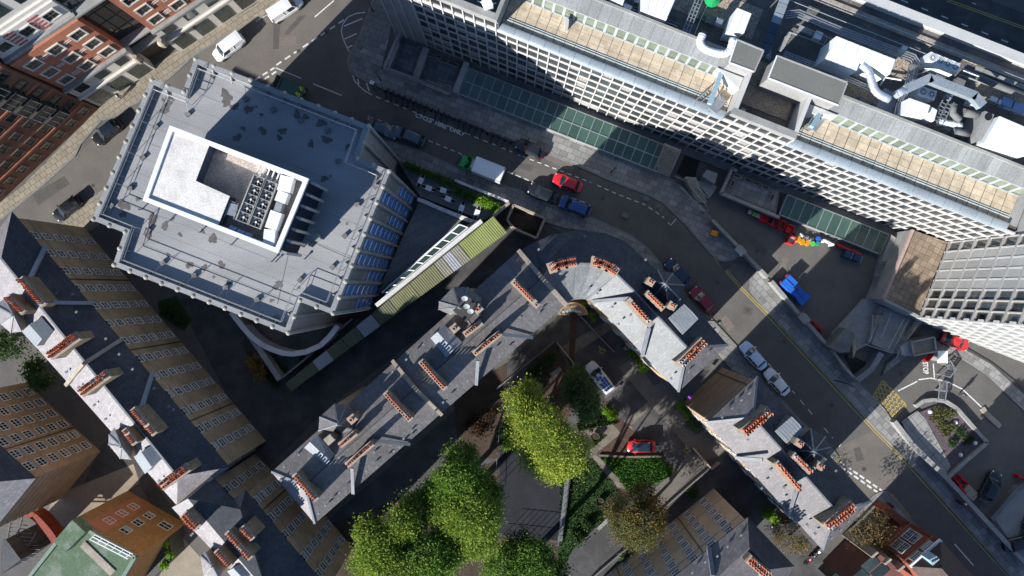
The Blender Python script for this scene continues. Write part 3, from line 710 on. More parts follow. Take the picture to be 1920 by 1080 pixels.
windows(rD, a_, b_, ROWS, [1.4+2.6*k for k in range(int((L_-1.5)//2.6))], 1.05, 1.5)
a_, b_ = wall_edge(wD, eD, ZE, 8, 9); d_, n_, L_ = wall_frame(a_, b_)
windows(rD, a_, b_, ROWS, [1.2+2.4*k for k in range(int((L_-1.2)//2.4))], 1.05, 1.5)
strip3('ridge_lead', rD, [VD[k]+Vector((0,0,.03)) for k in range(n0+1, n0+9)], .2, .1, M_lead)
for p in ((1365,647),(1272,735)): strip3('hip_lead', rD, [at(*p, ZE+.05), at(1289,652,ZR+.05)], .3, .1, M_lead)
strip3('party_wall_coping', rD, [at(1112,565,ZE+.2), at(1182,559,ZR+.2)], .4, .3, M_lead)
strip3('party_wall_coping', rD, [at(1204,668,ZE+.2), at(1217,614,ZR-.2)], .42, .3, M_lead)
for arc, nn in ((((1031,503),(1046,497),(1062,493),(1080,490)), 4), (((1112,490),(1127,493),(1142,500),(1158,510)), 4)):
    for k in range(3): chimney(rD, arc[k], pl(arc[k], arc[k+1], .97), 18.6, 15.8, nn, 2, pm=M_terra, wallm=M_cope, wd=1.15)
chimney(rD, (1180,563), (1222,609), 18.9, 15.4, 10, 1); chimney(rD, (1215,550), (1244,578), 18.9, 15.4, 7, 1)
chimney(rD, (1277,684), (1321,641), 18.9, 15.4, 11, 2, white=3)
for p in ((1262,572),(1221,527)): chimney(rD, (p[0]-4,p[1]-1), (p[0]+4,p[1]+4), 19.2, 15.5, 2, 1, wd=.7, hp=.6)
turret(rD, [(1213,525),(1233,506),(1262,512),(1284,535),(1276,562),(1254,572),(1228,552)], (1247,532,18.9), 16.8, 0, M_slate)
dormer(rD, [(1283,570),(1310,598),(1280,628),(1253,597)][:4], 17.5, 15.3)
vents(rD, [(1096,443),(1010,468),(1210,487),(1021,493),(1111,515),(1048,523),(1182,590),(1160,607),(1240,613),(1270,645),(1327,662),(1290,697),(1258,709),(1148,575),(1340,615),(1105,540),(1120,550)], 16.2)

# --- lower right block
eE = [(1325,792),(1420,705),(1634,940),(1542,1031)]
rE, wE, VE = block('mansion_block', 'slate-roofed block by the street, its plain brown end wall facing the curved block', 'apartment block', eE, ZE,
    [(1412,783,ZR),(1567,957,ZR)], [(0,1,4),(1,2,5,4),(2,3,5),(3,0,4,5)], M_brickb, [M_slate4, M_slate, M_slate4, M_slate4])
rows_on(rE, wE, eE, 3, 0, 2.7); rows_on(rE, wE, eE, 1, 2, 2.7)
a_, b_ = wall_edge(wE, eE, ZE, 0, 1); strings(rE, a_, b_, (3.4, 11.8, 13.9)); pipes(rE, a_, b_, (1.0, 7.2), 14.6)
strip3('ridge_lead', rE, [VE[4]+Vector((0,0,.03)), VE[5]+Vector((0,0,.03))], .2, .1, M_lead)
for k, j in ((0,4),(1,4),(2,5),(3,5)): strip3('hip_lead', rE, [VE[k]+Vector((0,0,.04)), VE[j]+Vector((0,0,.04))], .26, .1, M_lead)
strip3('party_wall_coping', rE, [at(1379,858,ZE+.2), at(1430,862,ZR-.2)], .36, .26, M_lead); strip3('party_wall_coping', rE, [at(1478,967,ZE+.2), at(1493,920,ZR-.2)], .36, .26, M_lead)
chimney(rE, (1396,812), (1445,772), 18.9, 15.4, 11, 2); chimney(rE, (1459,870), (1501,919), 18.9, 15.4, 11, 1); chimney(rE, (1491,855), (1522,886), 18.9, 15.4, 8, 1); chimney(rE, (1552,990), (1602,948), 18.9, 15.4, 11, 2)
for p in ((1540,874),(1501,831)): chimney(rE, (p[0]-4,p[1]-1), (p[0]+4,p[1]+4), 19.2, 15.5, 2, 1, wd=.7, hp=.6)
turret(rE, [(1493,845),(1500,822),(1520,803),(1548,818),(1558,838),(1550,862),(1528,882),(1505,865)], (1526,846,18.9), 16.8, 0, M_slate)
dormer(rE, [(1485,781),(1509,808),(1479,836),(1453,809)], 17.5, 15.3)
vents(rE, [(1404,737),(1389,750),(1372,765),(1353,782),(1402,823),(1425,827),(1437,853),(1470,913),(1500,968),(1465,942),(1513,983),(1528,1000),(1558,1008),(1575,993),(1590,977),(1613,957),(1566,882),(1444,880),(1427,915)], 16.2)
for p in ((1510,916),(1533,942)): MB().box(at(p[0], p[1], 16.6), (.8,.6,.2), -.85).build('skylight', M_sash, rE)

# --- bottom block facing the garden
eF = [(1402,970),(1490,1062),(1440,1130),(1330,1240),(1130,1190)]
rF, wF, VF = block('mansion_block', 'tan brick block at the bottom edge, five rows of white sash windows facing the garden', 'apartment block', eF, ZE,
    [(1405,1027,ZR),(1442,1068,ZR),(1290,1135,ZR)], [(0,1,6,5),(1,2,6),(2,3,7,5,6),(3,4,7),(4,0,5,7)], mat('tan_brick', (0.52,0.43,0.32), (0.40,0.325,0.235), 0.4, 0.9, 0.15, grain=0.14), [M_slate,M_slate4,M_slate4,M_slate4,M_slate4])
rows_on(rF, wF, eF, 4, 0, 2.75, w=1.1, h=1.4, nx=3)
chimney(rF, (1407,1051), (1442,1081), 18.9, 15.4, 8, 2)
vents(rF, [(1388,1003),(1363,1024),(1321,1053),(1344,1042),(1297,1073)], 16.0)
strip3('party_wall_coping', rF, [at(1329,1027,ZE+.2), at(1337,1080,ZR-.3)], .5, .3, M_lead)
# ---------------------------------------------------------------- concrete office tower
M_troof = mat('tower_roof', (0.32,0.32,0.322), (0.21,0.208,0.208), 0.22, 0.55, 0.15, grain=0.1, spec=0.4, streak=(0.4,0.35), thr=(0.3,0.72))
M_stain = mat('damp_stain', (0.085,0.075,0.07), (0.13,0.12,0.115), 1.2, 0.7, grain=0.15)
M_tconc = mat('tower_concrete', (0.27,0.275,0.28), (0.21,0.215,0.22), 0.4, 0.8, 0.1, streak=(0.4,0.5))
M_tcol = mat('column_stone', (0.40,0.37,0.31), (0.27,0.25,0.21), 1.0, 0.8, 0.1)
M_steel = mat('galvanised_steel', (0.42,0.44,0.46), (0.33,0.35,0.37), 1.2, 0.4, metal=0.6)
M_whitem = mat('white_metal', (0.74,0.75,0.76), (0.64,0.65,0.67), 0.6, 0.45, grain=0.05)
M_wroof = mat('white_membrane', (0.62,0.595,0.56), (0.38,0.345,0.31), 0.45, 0.7, 0.1, grain=0.1, thr=(0.45,0.85))
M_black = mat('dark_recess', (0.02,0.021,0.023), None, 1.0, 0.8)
M_blue = mat('blue_sky_reflection', (0.28,0.52,0.92), (0.22,0.43,0.80), 1.5, 0.25, spec=0.8, grain=0.0, rnd=0.3)  # blue sky reflected in the glass, painted as a pane colour
M_bluef = mat('blue_frame', (0.12,0.28,0.55), None, 1.5, 0.35, spec=0.6, grain=0.0)
M_blued = mat('blue_louvre', (0.045,0.07,0.11), (0.03,0.045,0.07), 1.0, 0.4, spec=0.6)
M_bluet = mat('blue_tank', (0.20,0.33,0.55), None, 1.0, 0.4)
M_fan = mat('fan_black', (0.018,0.018,0.02), None, 1.0, 0.5)
ZT = 23.3
eT = [(283,147),(343,170),(365,108),(470,148),(693,235),(672,296),(732,320),(625,590),(563,566),(541,627),(211,498),(232,436),(172,412)]
plan = ccw(px_plan(eT, ZT)); c = sum((Vector(p) for p in plan), Vector((0,0)))/len(plan)
rT = thing('office_tower', 'concrete office tower with a flat grey stained roof and sky-reflecting windows on its street side', 'office tower', (c.x, c.y, 0))
ip = inset(plan, .25)
MB().prism(ip, 0, ZT-.9).build('wall', M_tconc, rT)
inn = inset(plan, .55)
rb = MB(); rb.face([(p[0], p[1], ZT-.85) for p in inn]); rb.build('roof', M_troof, rT)
pb = MB(); n = len(plan)
for i in range(n):
    a, b, a2, b2 = plan[i], plan[(i+1) % n], inn[i], inn[(i+1) % n]
    V = [(a[0],a[1],ZT-1.0),(b[0],b[1],ZT-1.0),(b[0],b[1],ZT),(a[0],a[1],ZT),(a2[0],a2[1],ZT),(b2[0],b2[1],ZT),(a2[0],a2[1],ZT-.95),(b2[0],b2[1],ZT-.95),(ip[i][0],ip[i][1],ZT-1.0),(ip[(i+1)%n][0],ip[(i+1)%n][1],ZT-1.0)]
    pb.poly(V, [(0,1,2,3),(3,2,5,4),(4,5,7,6),(1,0,8,9)])
pb.build('parapet', M_tconc, rT)
# round columns with caps along every side
cin = inset(plan, .10)
butm = MB().poly([(0,-.07,0),(.55,-.07,0),(0,-.07,.8),(0,.07,0),(.55,.07,0),(0,.07,.8)],[(0,1,2),(3,5,4),(1,4,5,2),(0,2,5,3)]).mesh('parapet_buttress', M_tconc)
colm = MB().cyl((0,0), .22, 0, ZT-.2, 10).tube([(0,0,ZT-.25),(0,0,ZT-.1),(0,0,ZT+.06),(0,0,ZT+.12)], [.22,.26,.22,.08], 12, 1).mesh('column', [M_tconc, M_tcol])
E_CORN = (at(732,320,ZT).to_2d(), at(625,590,ZT).to_2d())
for i in range(n):
    a, b = cin[i], cin[(i+1) % n]; L = (b-a).length; k = max(1, round(L/1.87)); d = (b-a)/L; nn = Vector((d.y, -d.x))
    for j in range(k):
        p = a + d*(L*j/k); link('column', colm, rT, Matrix.Translation((p.x, p.y, 0)))
        if j: q_ = p - nn*.48; link('parapet_buttress', butm, rT, Matrix.Translation((q_.x, q_.y, ZT-.85)) @ Matrix.Rotation(math.atan2(-nn.y, -nn.x), 4, 'Z'))
# east side: nine bays of windows, sky reflection painted blue, some bays blank at the top
a, b = E_CORN
if (b-a).cross(c-a) < 0: a, b = b, a
d, nn, L = wall_frame(a, b); top_first = (a - at(732,320,ZT).to_2d()).length < 1
wf = MB(); W_, H_ = 1.15, 1.75
for s in (-1, 1): wf.box((s*(W_/2), .02, 0), (.08,.12,H_))
for s in (-1, 1): wf.box((0, .02, s*(H_/2)), (W_,.12,.08))
wf.box((0,.03,-.35), (W_-.08,.08,.10))
wfm = wf.mesh('window', M_bluef); wpm = MB().face([(-W_/2,.01,-H_/2),(W_/2,.01,-H_/2),(W_/2,.01,H_/2),(-W_/2,.01,H_/2)]).mesh('sky_reflection', M_blue)
wfd = MB().face([(-W_/2,.03,-H_/2),(W_/2,.03,-H_/2),(W_/2,.03,-.42),(-W_/2,.03,-.42)]).mesh('lower_pane', M_glass)
for k in range(9):
    t = L*(k+.5)/9; kk = k if top_first else 8-k
    for s in range(7):
        if kk in (0, 2, 6, 8) and s >= 4: continue
        f = put(wfm, 'window', rT, a + d*t, d, nn, 2.9+s*2.85, -.20); link('sky_reflection', wpm, f); link('lower_pane', wfd, f)
    if kk in (0, 2, 6, 8):
        mb = MB()
        for q in range(5): mb.box((-.5+q*.25, .03, 0), (.03,.06,8.0))
        put(mb.mesh('blank_panel', M_tconc), 'blank_panel', rT, a + d*t, d, nn, 18.5, -.22)
# inner wall beside the recess: plain
# guard rails inside the roof edge, with posts and ballast blocks
gi = inset(plan, 1.05); rl = MB(); bl_m = MB().box((0,0,.16), (.55,.45,.32)).mesh('ballast_block', M_concd)
for i in range(n):
    p, q = Vector((gi[i].x, gi[i].y, ZT+.75)), Vector((gi[(i+1)%n].x, gi[(i+1)%n].y, ZT+.75))
    rl.tube([p, q], .035, 5); rl.tube([p-Vector((0,0,.5)), q-Vector((0,0,.5))], .03, 5)
    L_ = (q-p).length; k = max(1, round(L_/3.6))
    dd = (q-p).normalized(); inw = Vector((-dd.y, dd.x, 0))
    for j in range(k):
        s = p.lerp(q, j/k); rl.tube([s, s-Vector((0,0,1.6))], .03, 5)
        if j or k == 1:
            e = s + inw*1.1 - Vector((0,0,1.6)); rl.tube([s-Vector((0,0,.1)), e+Vector((0,0,.12))], .025, 5)
            link('ballast_block', bl_m, rT, Matrix.Translation((e.x, e.y, ZT-.85)) @ Matrix.Rotation(random.random(), 4, 'Z'))
rl.build('guard_rail', M_steel, rT)
# damp stains with ragged outlines
def blot(name, parent, p, r, z, m, ax=1.0, ang=0.0, seed=0):
    rnd = random.Random(seed); c0 = A(p, z); N = 26; ph = [rnd.uniform(0, 6.3) for _ in range(5)]
    pts = []
    for i in range(N):
        t = 2*math.pi*i/N; q = r*(1 + .22*math.sin(2*t+ph[0]) + .16*math.sin(3*t+ph[1]) + .13*math.sin(5*t+ph[2]) + .10*math.sin(9*t+ph[3]))
        x, y = q*math.cos(t)*ax, q*math.sin(t)/ax; pts.append((c0.x + x*math.cos(ang)-y*math.sin(ang), c0.y + x*math.sin(ang)+y*math.cos(ang), z))
    return MB().face(pts).build(name, m, parent)
ST = [(318,190,10,.8),(310,206,9,1),(306,187,4,1),(424,178,11,1.2),(424,192,9,.8),(466,205,9,1.1),(440,200,8,1),(445,258,8,1.1),(456,241,5,1),(493,245,8,1.2),(530,246,8,1),(524,258,6,1),(557,215,8,1.1),(573,219,6,1),(602,231,9,.9),(612,262,9,.8),(583,270,7,1),(652,275,6,1.5),(600,205,5,1),(232,385,11,.9),(231,402,7,1),(286,412,11,1.2),(309,423,8,1.6),(277,437,10,.9),(399,448,9,1.3),(337,440,4,1.3),(355,497,7,1),(382,502,6,1),(415,497,7,1.2),(315,478,4,1),(521,535,9,.8),(429,530,5,1),(280,352,4,1.4),(258,374,4,1),(509,564,4,1.4),(380,434,4,2),(322,412,4,2.4),(608,335,7,1.1),(490,215,4,1)]
for i, s in enumerate(ST): blot('damp_stain', rT, (s[0], s[1]), s[2]/17.2*.9, ZT-.842+.0006*i, M_stain, s[3]**.5, random.uniform(0, 3), i)
# small roof vents casting needle shadows
vm = MB().cyl((0,0), .07, 0, .55, 6).cyl((0,0), .14, .5, .6, 8).mesh('vent_pipe', M_steel)
for p in ((266,393),(319,413),(375,436),(434,459),(509,491),(517,491),(571,486),(600,360),(545,366)):
    link('vent_pipe', vm, rT, Matrix.Translation(at(p[0], p[1], ZT-.85)))
o = MB().prism(px_plan([(584,440),(594,438),(601,448),(591,452)], ZT+.5), ZT-.85, ZT+.5); o.build('roof_hatch', M_conc, rT)
for pts in (((230,355),(330,150)),):
    pass
strip3('roof_seam', rT, [at(574,450,ZT-.84), at(655,485,ZT-.84)], .07, .03, M_conc); strip3('roof_seam', rT, [at(545,455,ZT-.84), at(520,570,ZT-.84)], .06, .03, M_concd)

# membrane seams and outlets
cs_ = ccw([(p[0],p[1]) for p in inset(plan, .62)]); dv = (at(693,235,ZT)-at(470,148,ZT)).normalized(); nv = Vector((-dv.y, dv.x, 0)); o_ = at(455,370,ZT)
for k in range(-9, 10):
    run = None
    for j in range(-160, 161):
        p = o_ + nv*(k*1.75) + dv*(j*.18); ok = inside((p.x,p.y), cs_)
        if ok and run is None: run = p
        if not ok and run is not None:
            if (p-run).length > 2: mb = MB(); a_, b_ = Vector((run.x,run.y,ZT-.846)), Vector((p.x,p.y,ZT-.846)); mb.bar(a_, b_-dv*.18, .09, .012); mb.build('membrane_seam', M_tconc if k % 2 else M_troof, rT)
            run = None
for p in ((300,300),(250,350),(400,520),(560,540),(650,420),(620,330),(480,200),(350,160)):
    c_ = at(p[0], p[1], ZT-.845); MB().cyl((c_.x,c_.y), .16, ZT-.85, ZT-.82, 10).build('drain_outlet', M_concd, rT)
# plant room on the roof: white rim, membrane roof, open well, finned louvre side
ZP = 29.4
q = [(318,235),(579,335),(521,475),(267,376)]
P = [A(p, ZP) for p in q]; pp = ccw([p.to_2d() for p in P]); cp = sum((Vector(p) for p in pp), Vector((0,0)))/4
rP = thing('plant_room', 'white-rimmed plant enclosure in the middle of the tower roof', 'plant room', (cp.x, cp.y, ZT-.3))
pin = inset(pp, .12); pi2 = inset(pp, .46)
wb_ = MB(); n4 = 4
for i in range(4):
    a, b, a2, b2, a3, b3 = pp[i], pp[(i+1)%4], pi2[i], pi2[(i+1)%4], pin[i], pin[(i+1)%4]
    wb_.poly([(a3[0],a3[1],ZT-.3),(b3[0],b3[1],ZT-.3),(b3[0],b3[1],ZP-.3),(a3[0],a3[1],ZP-.3)], [(0,1,2,3)], 1)
    wb_.poly([(a[0],a[1],ZP-.35),(b[0],b[1],ZP-.35),(b[0],b[1],ZP),(a[0],a[1],ZP),(a2[0],a2[1],ZP),(b2[0],b2[1],ZP),(a2[0],a2[1],ZT+.2),(b2[0],b2[1],ZT+.2)], [(0,1,2,3),(3,2,5,4),(4,5,7,6)], 0)
wb_.build('rim_wall', [M_whitem, M_blued], rP)
L3 = [(324,244),(393,271),(367,339),(431,368),(408,425),(274,371)]
MB().prism(px_plan(L3, ZP-.22), ZT, ZP-.25, top=False).build('well_wall_shaded', M_blued, rP); MB().face([(p[0], p[1], ZP-.22) for p in ccw(px_plan(L3, ZP-.22))]).build('membrane_roof', M_wroof, rP)  # well wall coloured dark so that it looks shaded
MB().face([(p[0], p[1], ZP-1.9) for p in ccw(px_plan([(393,271),(575,340),(520,470),(405,425),(431,368),(367,339)], ZP-1.0))]).build('well_floor', mat('well_floor', (0.42,0.36,0.30), (0.20,0.19,0.19), 0.5, 0.7, grain=0.2), rP)
a, b = P[1].to_2d(), P[2].to_2d()
if (b-a).cross(cp-a) < 0: a, b = b, a
d, nn, L = wall_frame(a, b); fm = MB().box((0,.28,0), (.28,.60,5.4)).mesh('fin', M_steel)
for k in range(7): put(fm, 'fin', rP, a + d*(.25+(L-.5)*k/6), d, nn, ZT+2.6, 0)
lv = MB()
for k in range(16): lv.box((0,.05,-2.5+k*.32), (L-.4,.14,.05))
put(lv.mesh('louvre_panel', M_blued), 'louvre_panel', rP, a + d*(L/2), d, nn, ZT+2.6, 0)
# chillers
def chiller(label, cs, wd):
    a, b = A(cs[0], (ZP-.4)), A(cs[-1], (ZP-.4)); dd = (b-a).normalized(); sp = (b-a).length/(len(cs)-1); L = (b-a).length+sp
    m = (a+b)/2; ang = math.atan2(dd.y, dd.x)
    t = thing('chiller', label, 'chiller', (m.x, m.y, ZP-1.9), 'chillers in the tower plant well', ang)
    MB().box((0,0,.75), (L,wd,1.5)).build('casing', M_steel, t)
    for s in (-1, 1): MB().box((0,s*(wd/2+.05),1.62), (L+.1,.12,.3)).build('top_rail', M_tcol, t)
    for k in range(len(cs)+1): MB().box((-L/2+k*sp,0,1.58), (.07,wd-.1,.2)).build('divider', M_tcol, t)
    fm_ = MB(); N = 14; r = min(sp,wd)*.43
    fm_.face([(r*math.cos(2*math.pi*i/N), r*math.sin(2*math.pi*i/N), .01) for i in range(N)])
    bm_ = MB()
    for i in range(5):
        t0 = 2*math.pi*i/5; bm_.poly([(.08*math.cos(t0),.08*math.sin(t0),.1),(r*.95*math.cos(t0-.25),r*.95*math.sin(t0-.25),.06),(r*.95*math.cos(t0+.25),r*.95*math.sin(t0+.25),.14)], [(0,1,2)])
    bm_.cyl((0,0), .11, .03, .2, 8, 1)
    f1, f2 = fm_.mesh('fan', M_black), bm_.mesh('fan_blade', [M_concd, M_whitem])
    for k in range(len(cs)):
        o = link('fan', f1, t); o.matrix_basis = Matrix.Translation((-L/2+sp*(k+.5), 0, 1.51)); link('fan_blade', f2, o)
    return t
chiller('left row of five black fans in the tower plant well', [(485,341),(478,358),(471,374),(465,391),(458,408)], 1.15)
chiller('right row of five black fans in the tower plant well, beside the white duct', [(507,350),(500,366),(493,383),(487,400),(481,417)], 1.15)
t = thing('air_duct', 'pale sectioned air duct beside the chillers in the tower plant well', 'duct', tuple(at(530,395,ZP-1.9)))
dm = M_whitem
for (p, q2, wd) in (((541,332),(534,360),1.35),((534,361),(527,380),1.1),((527,381),(522,397),.7),((521,398),(510,430),1.2),((509,431),(506,460),1.15)):
    mb = MB(); mb.bar(A(p, (ZP-.7)), A(q2, (ZP-.7)), wd, 1.0); mb.build('duct_section', dm if wd > .8 else M_leadl, t)
for i, p in enumerate(((437,432),(452,438),(466,444))):
    mb = MB(); cc = at(p[0], p[1], (ZP-1.2)); dv = (at(466,444,(ZP-1.2))-at(437,432,(ZP-1.2))).normalized(); mb.tube([cc-dv*.38, cc-dv*.36, cc+dv*.36, cc+dv*.38], [.3,.42,.42,.3], 12)
    tag(mb.build('tank', M_bluet), ('blue tank at the left end of the row in the plant well','middle blue tank of the row in the plant well','blue tank at the right end of the row in the plant well')[i], 'tank', 'blue tanks in the plant well')
mb = MB()
for i in range(3): mb.bar(A((437+i*5-8,375+i*13), (ZP-.6)), A((450+i*5-8,381+i*13), (ZP-.6)), .06, .06)
mb.bar(A((429,375),(ZP-.6)), A((421,406),(ZP-.6)), .06,.06); mb.bar(A((447,381),(ZP-.6)), A((438,412),(ZP-.6)), .06,.06)
for p in ((432,378),(442,384),(428,402),(438,408)): mb.bar(A(p,(ZP-.6)), A(p,(ZP-.6))-Vector((0,0,1.3)), .06,.06)
mb.bar(A((438,382),(ZP-.6)), A((432,404),(ZP-.6)), 1.0, .08, 0)
tag(mb.build('access_platform', M_steel), 'grey framed access platform between white roof and fans', 'platform')
mb = MB()
for k in range(5): mb.bar(A((487+k*9,310+k*4), (ZP-.5)), A((480+k*9,328+k*4), (ZP-.5)), .12, .1)
mb.bar(A((486,309),(ZP-.7)), A((530,326),(ZP-.7)), .15,.15); mb.bar(A((479,329),(ZP-.7)), A((520,345),(ZP-.7)), .15,.15); mb.bar(A((500,318),(ZP-.7)), A((500,318),(ZP-1.9)), .15,.15); mb.bar(A((515,340),(ZP-.7)), A((515,340),(ZP-1.9)), .15,.15)
tag(mb.build('pipe_rack', M_whitem), 'white pipe rack under the rim of the plant enclosure', 'pipe rack')

# ---------------------------------------------------------------- podium and covered walk beside the tower
M_deck = mat('timber_deck', (0.25,0.248,0.245), (0.19,0.188,0.186), 0.6, 0.85, 0.1, grid=(3.0,0.16,-0.42,0.02,0.6))
M_deck2 = mat('grey_decking', (0.30,0.30,0.295), (0.23,0.23,0.226), 0.5, 0.85, 0.1, grid=(3.5,0.18,-0.45,0.02,0.7))
M_wall_w = mat('white_render', (0.62,0.62,0.62), (0.5,0.5,0.5), 0.7, 0.8, 0.1)
M_green = mat('green_corrugated', (0.215,0.25,0.085), (0.165,0.195,0.07), 0.5, 0.6, grain=0.1)
M_olive = mat('olive_corrugated', (0.155,0.16,0.085), (0.12,0.125,0.065), 0.5, 0.65, grain=0.1)
M_dkgreen = mat('dark_green_corrugated', (0.115,0.125,0.075), (0.085,0.095,0.06), 0.4, 0.65, grain=0.12)
M_grcorr = mat('grey_corrugated', (0.22,0.215,0.18), (0.17,0.165,0.14), 0.5, 0.6)
M_plcorr = mat('clear_corrugated', (0.30,0.32,0.36), (0.25,0.27,0.30), 0.5, 0.45)
M_glassg = mat('green_glass', (0.055,0.10,0.08), (0.04,0.075,0.06), 0.25, 0.12, spec=0.8, grain=0.0, rnd=0.2)
M_gbar = mat('glazing_bar', (0.30,0.36,0.36), None, 1.0, 0.4, metal=0.4)
M_hedge = mat('hedge_leaf', (0.045,0.10,0.016), (0.09,0.19,0.02), 1.2, 0.8, grain=0.25, transl=0.25)
struct('terrace_deck', MB().prism(px_plan([(744,300),(760,304),(853,341),(953,383),(930,402),(905,413),(787,368)], 1.2), 0, 1.2), M_deck)
struct('lower_terrace', MB().prism(px_plan([(787,375),(868,412),(712,548),(702,560)], .6), 0, .6), M_deck2)
def wall(name, label, pts, z1, th, m, cat='wall', z0=0.0, group=None, cope=None):
    b = MB()
    P = [A(p, z1) for p in pts]
    for p, q in zip(P[:-1], P[1:]): b.bar(p+Vector((0,0,(z0-z1)/2)), q+Vector((0,0,(z0-z1)/2)), th, z1-z0)
    o = b.build(name, m); return tag(o, label, cat, group)
rw = thing('terrace_wall', 'low white wall of long coping panels between the cafe terrace and the lower grey terrace', 'wall', tuple(at(845,395,0)))
Pw = [(783,373),(799,379),(818,388),(838,396),(858,404),(880,413),(905,421)]
for p, q2 in zip(Pw[:-1], Pw[1:]):
    mb = MB(); a, b = A(p, 2.2), A(pl(p, q2, .97), 2.2); mb.bar(a-Vector((0,0,1.1)), b-Vector((0,0,1.1)), .5, 2.2); mb.build('coping_panel', M_wall_w, rw)
wall('boundary_wall', 'white garden wall along the pavement above the cafe terrace hedge', [(853,338),(955,379)], 2.0, .35, M_wall_w)
rS = thing('covered_walk', 'long lean-to roof of green, grey and clear corrugated sheets beside the tower', 'covered walkway', tuple(at(750,560,0)))
Lt = lambda t: pl((925,405), (535,719), t); Rt = lambda t: pl((951,436), (546,734), t)
ZS = 3.3
segs = [(0,.165,M_green),(.168,.205,M_grcorr),(.207,.245,M_plcorr),(.247,.285,M_grcorr),(.287,.40,M_olive),(.402,.50,M_olive),(.502,.585,M_dkgreen),(.588,.66,M_plcorr),(.663,.73,M_dkgreen),(.732,.80,M_dkgreen),(.803,.87,M_plcorr),(.873,1.0,M_dkgreen)]
for t0, t1, m in segs:
    a, b, c2, d2 = A(Lt(t0), ZS), A(Lt(t1), ZS), A(Rt(t1), ZS-.35), A(Rt(t0), ZS-.35)
    mb = MB(); k = max(4, int((b-a).length/.3)); W_ = Vector((0,0,.035))
    for i in range(k):
        f0, f1, fm = i/k, (i+1)/k, (i+.5)/k
        p0, p1, pm_ = a.lerp(b, f0), a.lerp(b, f1), a.lerp(b, fm)+W_; q0, q1, qm = d2.lerp(c2, f0), d2.lerp(c2, f1), d2.lerp(c2, fm)+W_
        mb.face([p0, q0, qm, pm_]); mb.face([pm_, qm, q1, p1])
    mb.face([a-Vector((0,0,.1)), b-Vector((0,0,.1)), c2-Vector((0,0,.1)), d2-Vector((0,0,.1))]); mb.face([d2, c2, c2-Vector((0,0,.1)), d2-Vector((0,0,.1))])
    mb.build('roof_panel', m, rS)
MB().prism(px_plan([pl(Lt(.0),Rt(.0),.1), pl(Lt(1),Rt(1),.1), pl(Lt(1),Rt(1),.85), pl(Lt(0),Rt(0),.85)], ZS-.5), 0, ZS-.48).build('wall', M_brickb, rS)
wall('parapet_wall', 'long bright white parapet along the green corrugated roof', [(903,414),(880,432),(705,573)], 4.0, .55, M_wall_w)
wall('ledge_wall', 'tan stone ledge between white parapet and glazed lean-to', [(890,416),(722,555)], 2.5, .45, M_cope)
rG = thing('glazed_lean_to', 'narrow white-framed glass lean-to roof beside the white parapet', 'glass roof', tuple(at(795,485,0)))
Lg, Rg = lambda t: pl((861,421),(716,549),t), lambda t: pl((878,427),(730,548),t)
MB().prism(px_plan([Lg(0),Rg(0),Rg(1),Lg(1)], 2.6), 0, 2.6).build('base', M_wall_w, rG)
fr = MB()
for k in range(10):
    fr.bar(A(Lg(k/9), 2.75), A(Rg(k/9), 3.3), .14, .12)
    if k < 9: MB().face([A(Lg((k+.06)/9), 2.78), A(Lg((k+.94)/9), 2.78), A(Rg((k+.94)/9), 3.32), A(Rg((k+.06)/9), 3.32)]).build('pane', M_glassg, rG)
fr.bar(A(Lg(0), 2.75), A(Lg(1), 2.75), .25, .2); fr.bar(A(Rg(0), 3.3), A(Rg(1), 3.3), .25, .2); fr.build('frame', M_whitem, rG)
# curved white parapet and wedge garden at the foot of the tower
arc = [(433,585),(452,610),(473,633),(492,647),(511,656),(530,662),(548,664),(573,660),(600,648),(618,631),(633,611)]
wall('curved_parapet', 'white curved wall sweeping round the dark court at the foot of the tower', arc, 3.0, .7, M_wall_w)
wall('garden_wall', 'straight white garden wall meeting the curved wall at the foot of the tower', [(446,598),(486,655),(524,712)], 2.6, .75, M_conc)
wall('garden_wall', 'low dark wall along the upper edge of the covered walk garden', [(524,712),(560,683),(640,615),(660,598)], 2.3, .25, M_concd)
sheet('planting_bed', [(490,650),(545,672),(600,655),(640,617),(525,708)], .3, mat('bed', (0.045,0.065,0.05), (0.10,0.12,0.10), 1.0, 0.9, 0.5, grain=0.3))
rE_ = thing('planter_enclosure', 'brown yard behind tan walls at the street end of the green corrugated roof', 'walled yard', tuple(at(985,412,0)))
enc = [(963,384),(1022,409),(1006,446),(962,427),(951,412)]
for k, (p, q2) in enumerate(zip(enc, enc[1:]+enc[:1])):
    mb = MB(); mb.bar(A(p,1.8)-Vector((0,0,.9)), A(q2,1.8)-Vector((0,0,.9)), .3, 1.8); mb.build('wall', M_cope, rE_)
MB().face([(p[0],p[1],.25) for p in ccw(px_plan(enc, .25))]).build('floor', M_soil, rE_)
wall('garden_wall', 'tan wall slanting down from the pavement beside the cafe hedge', [(955,380),(925,405)], 2.2, .4, M_cope)
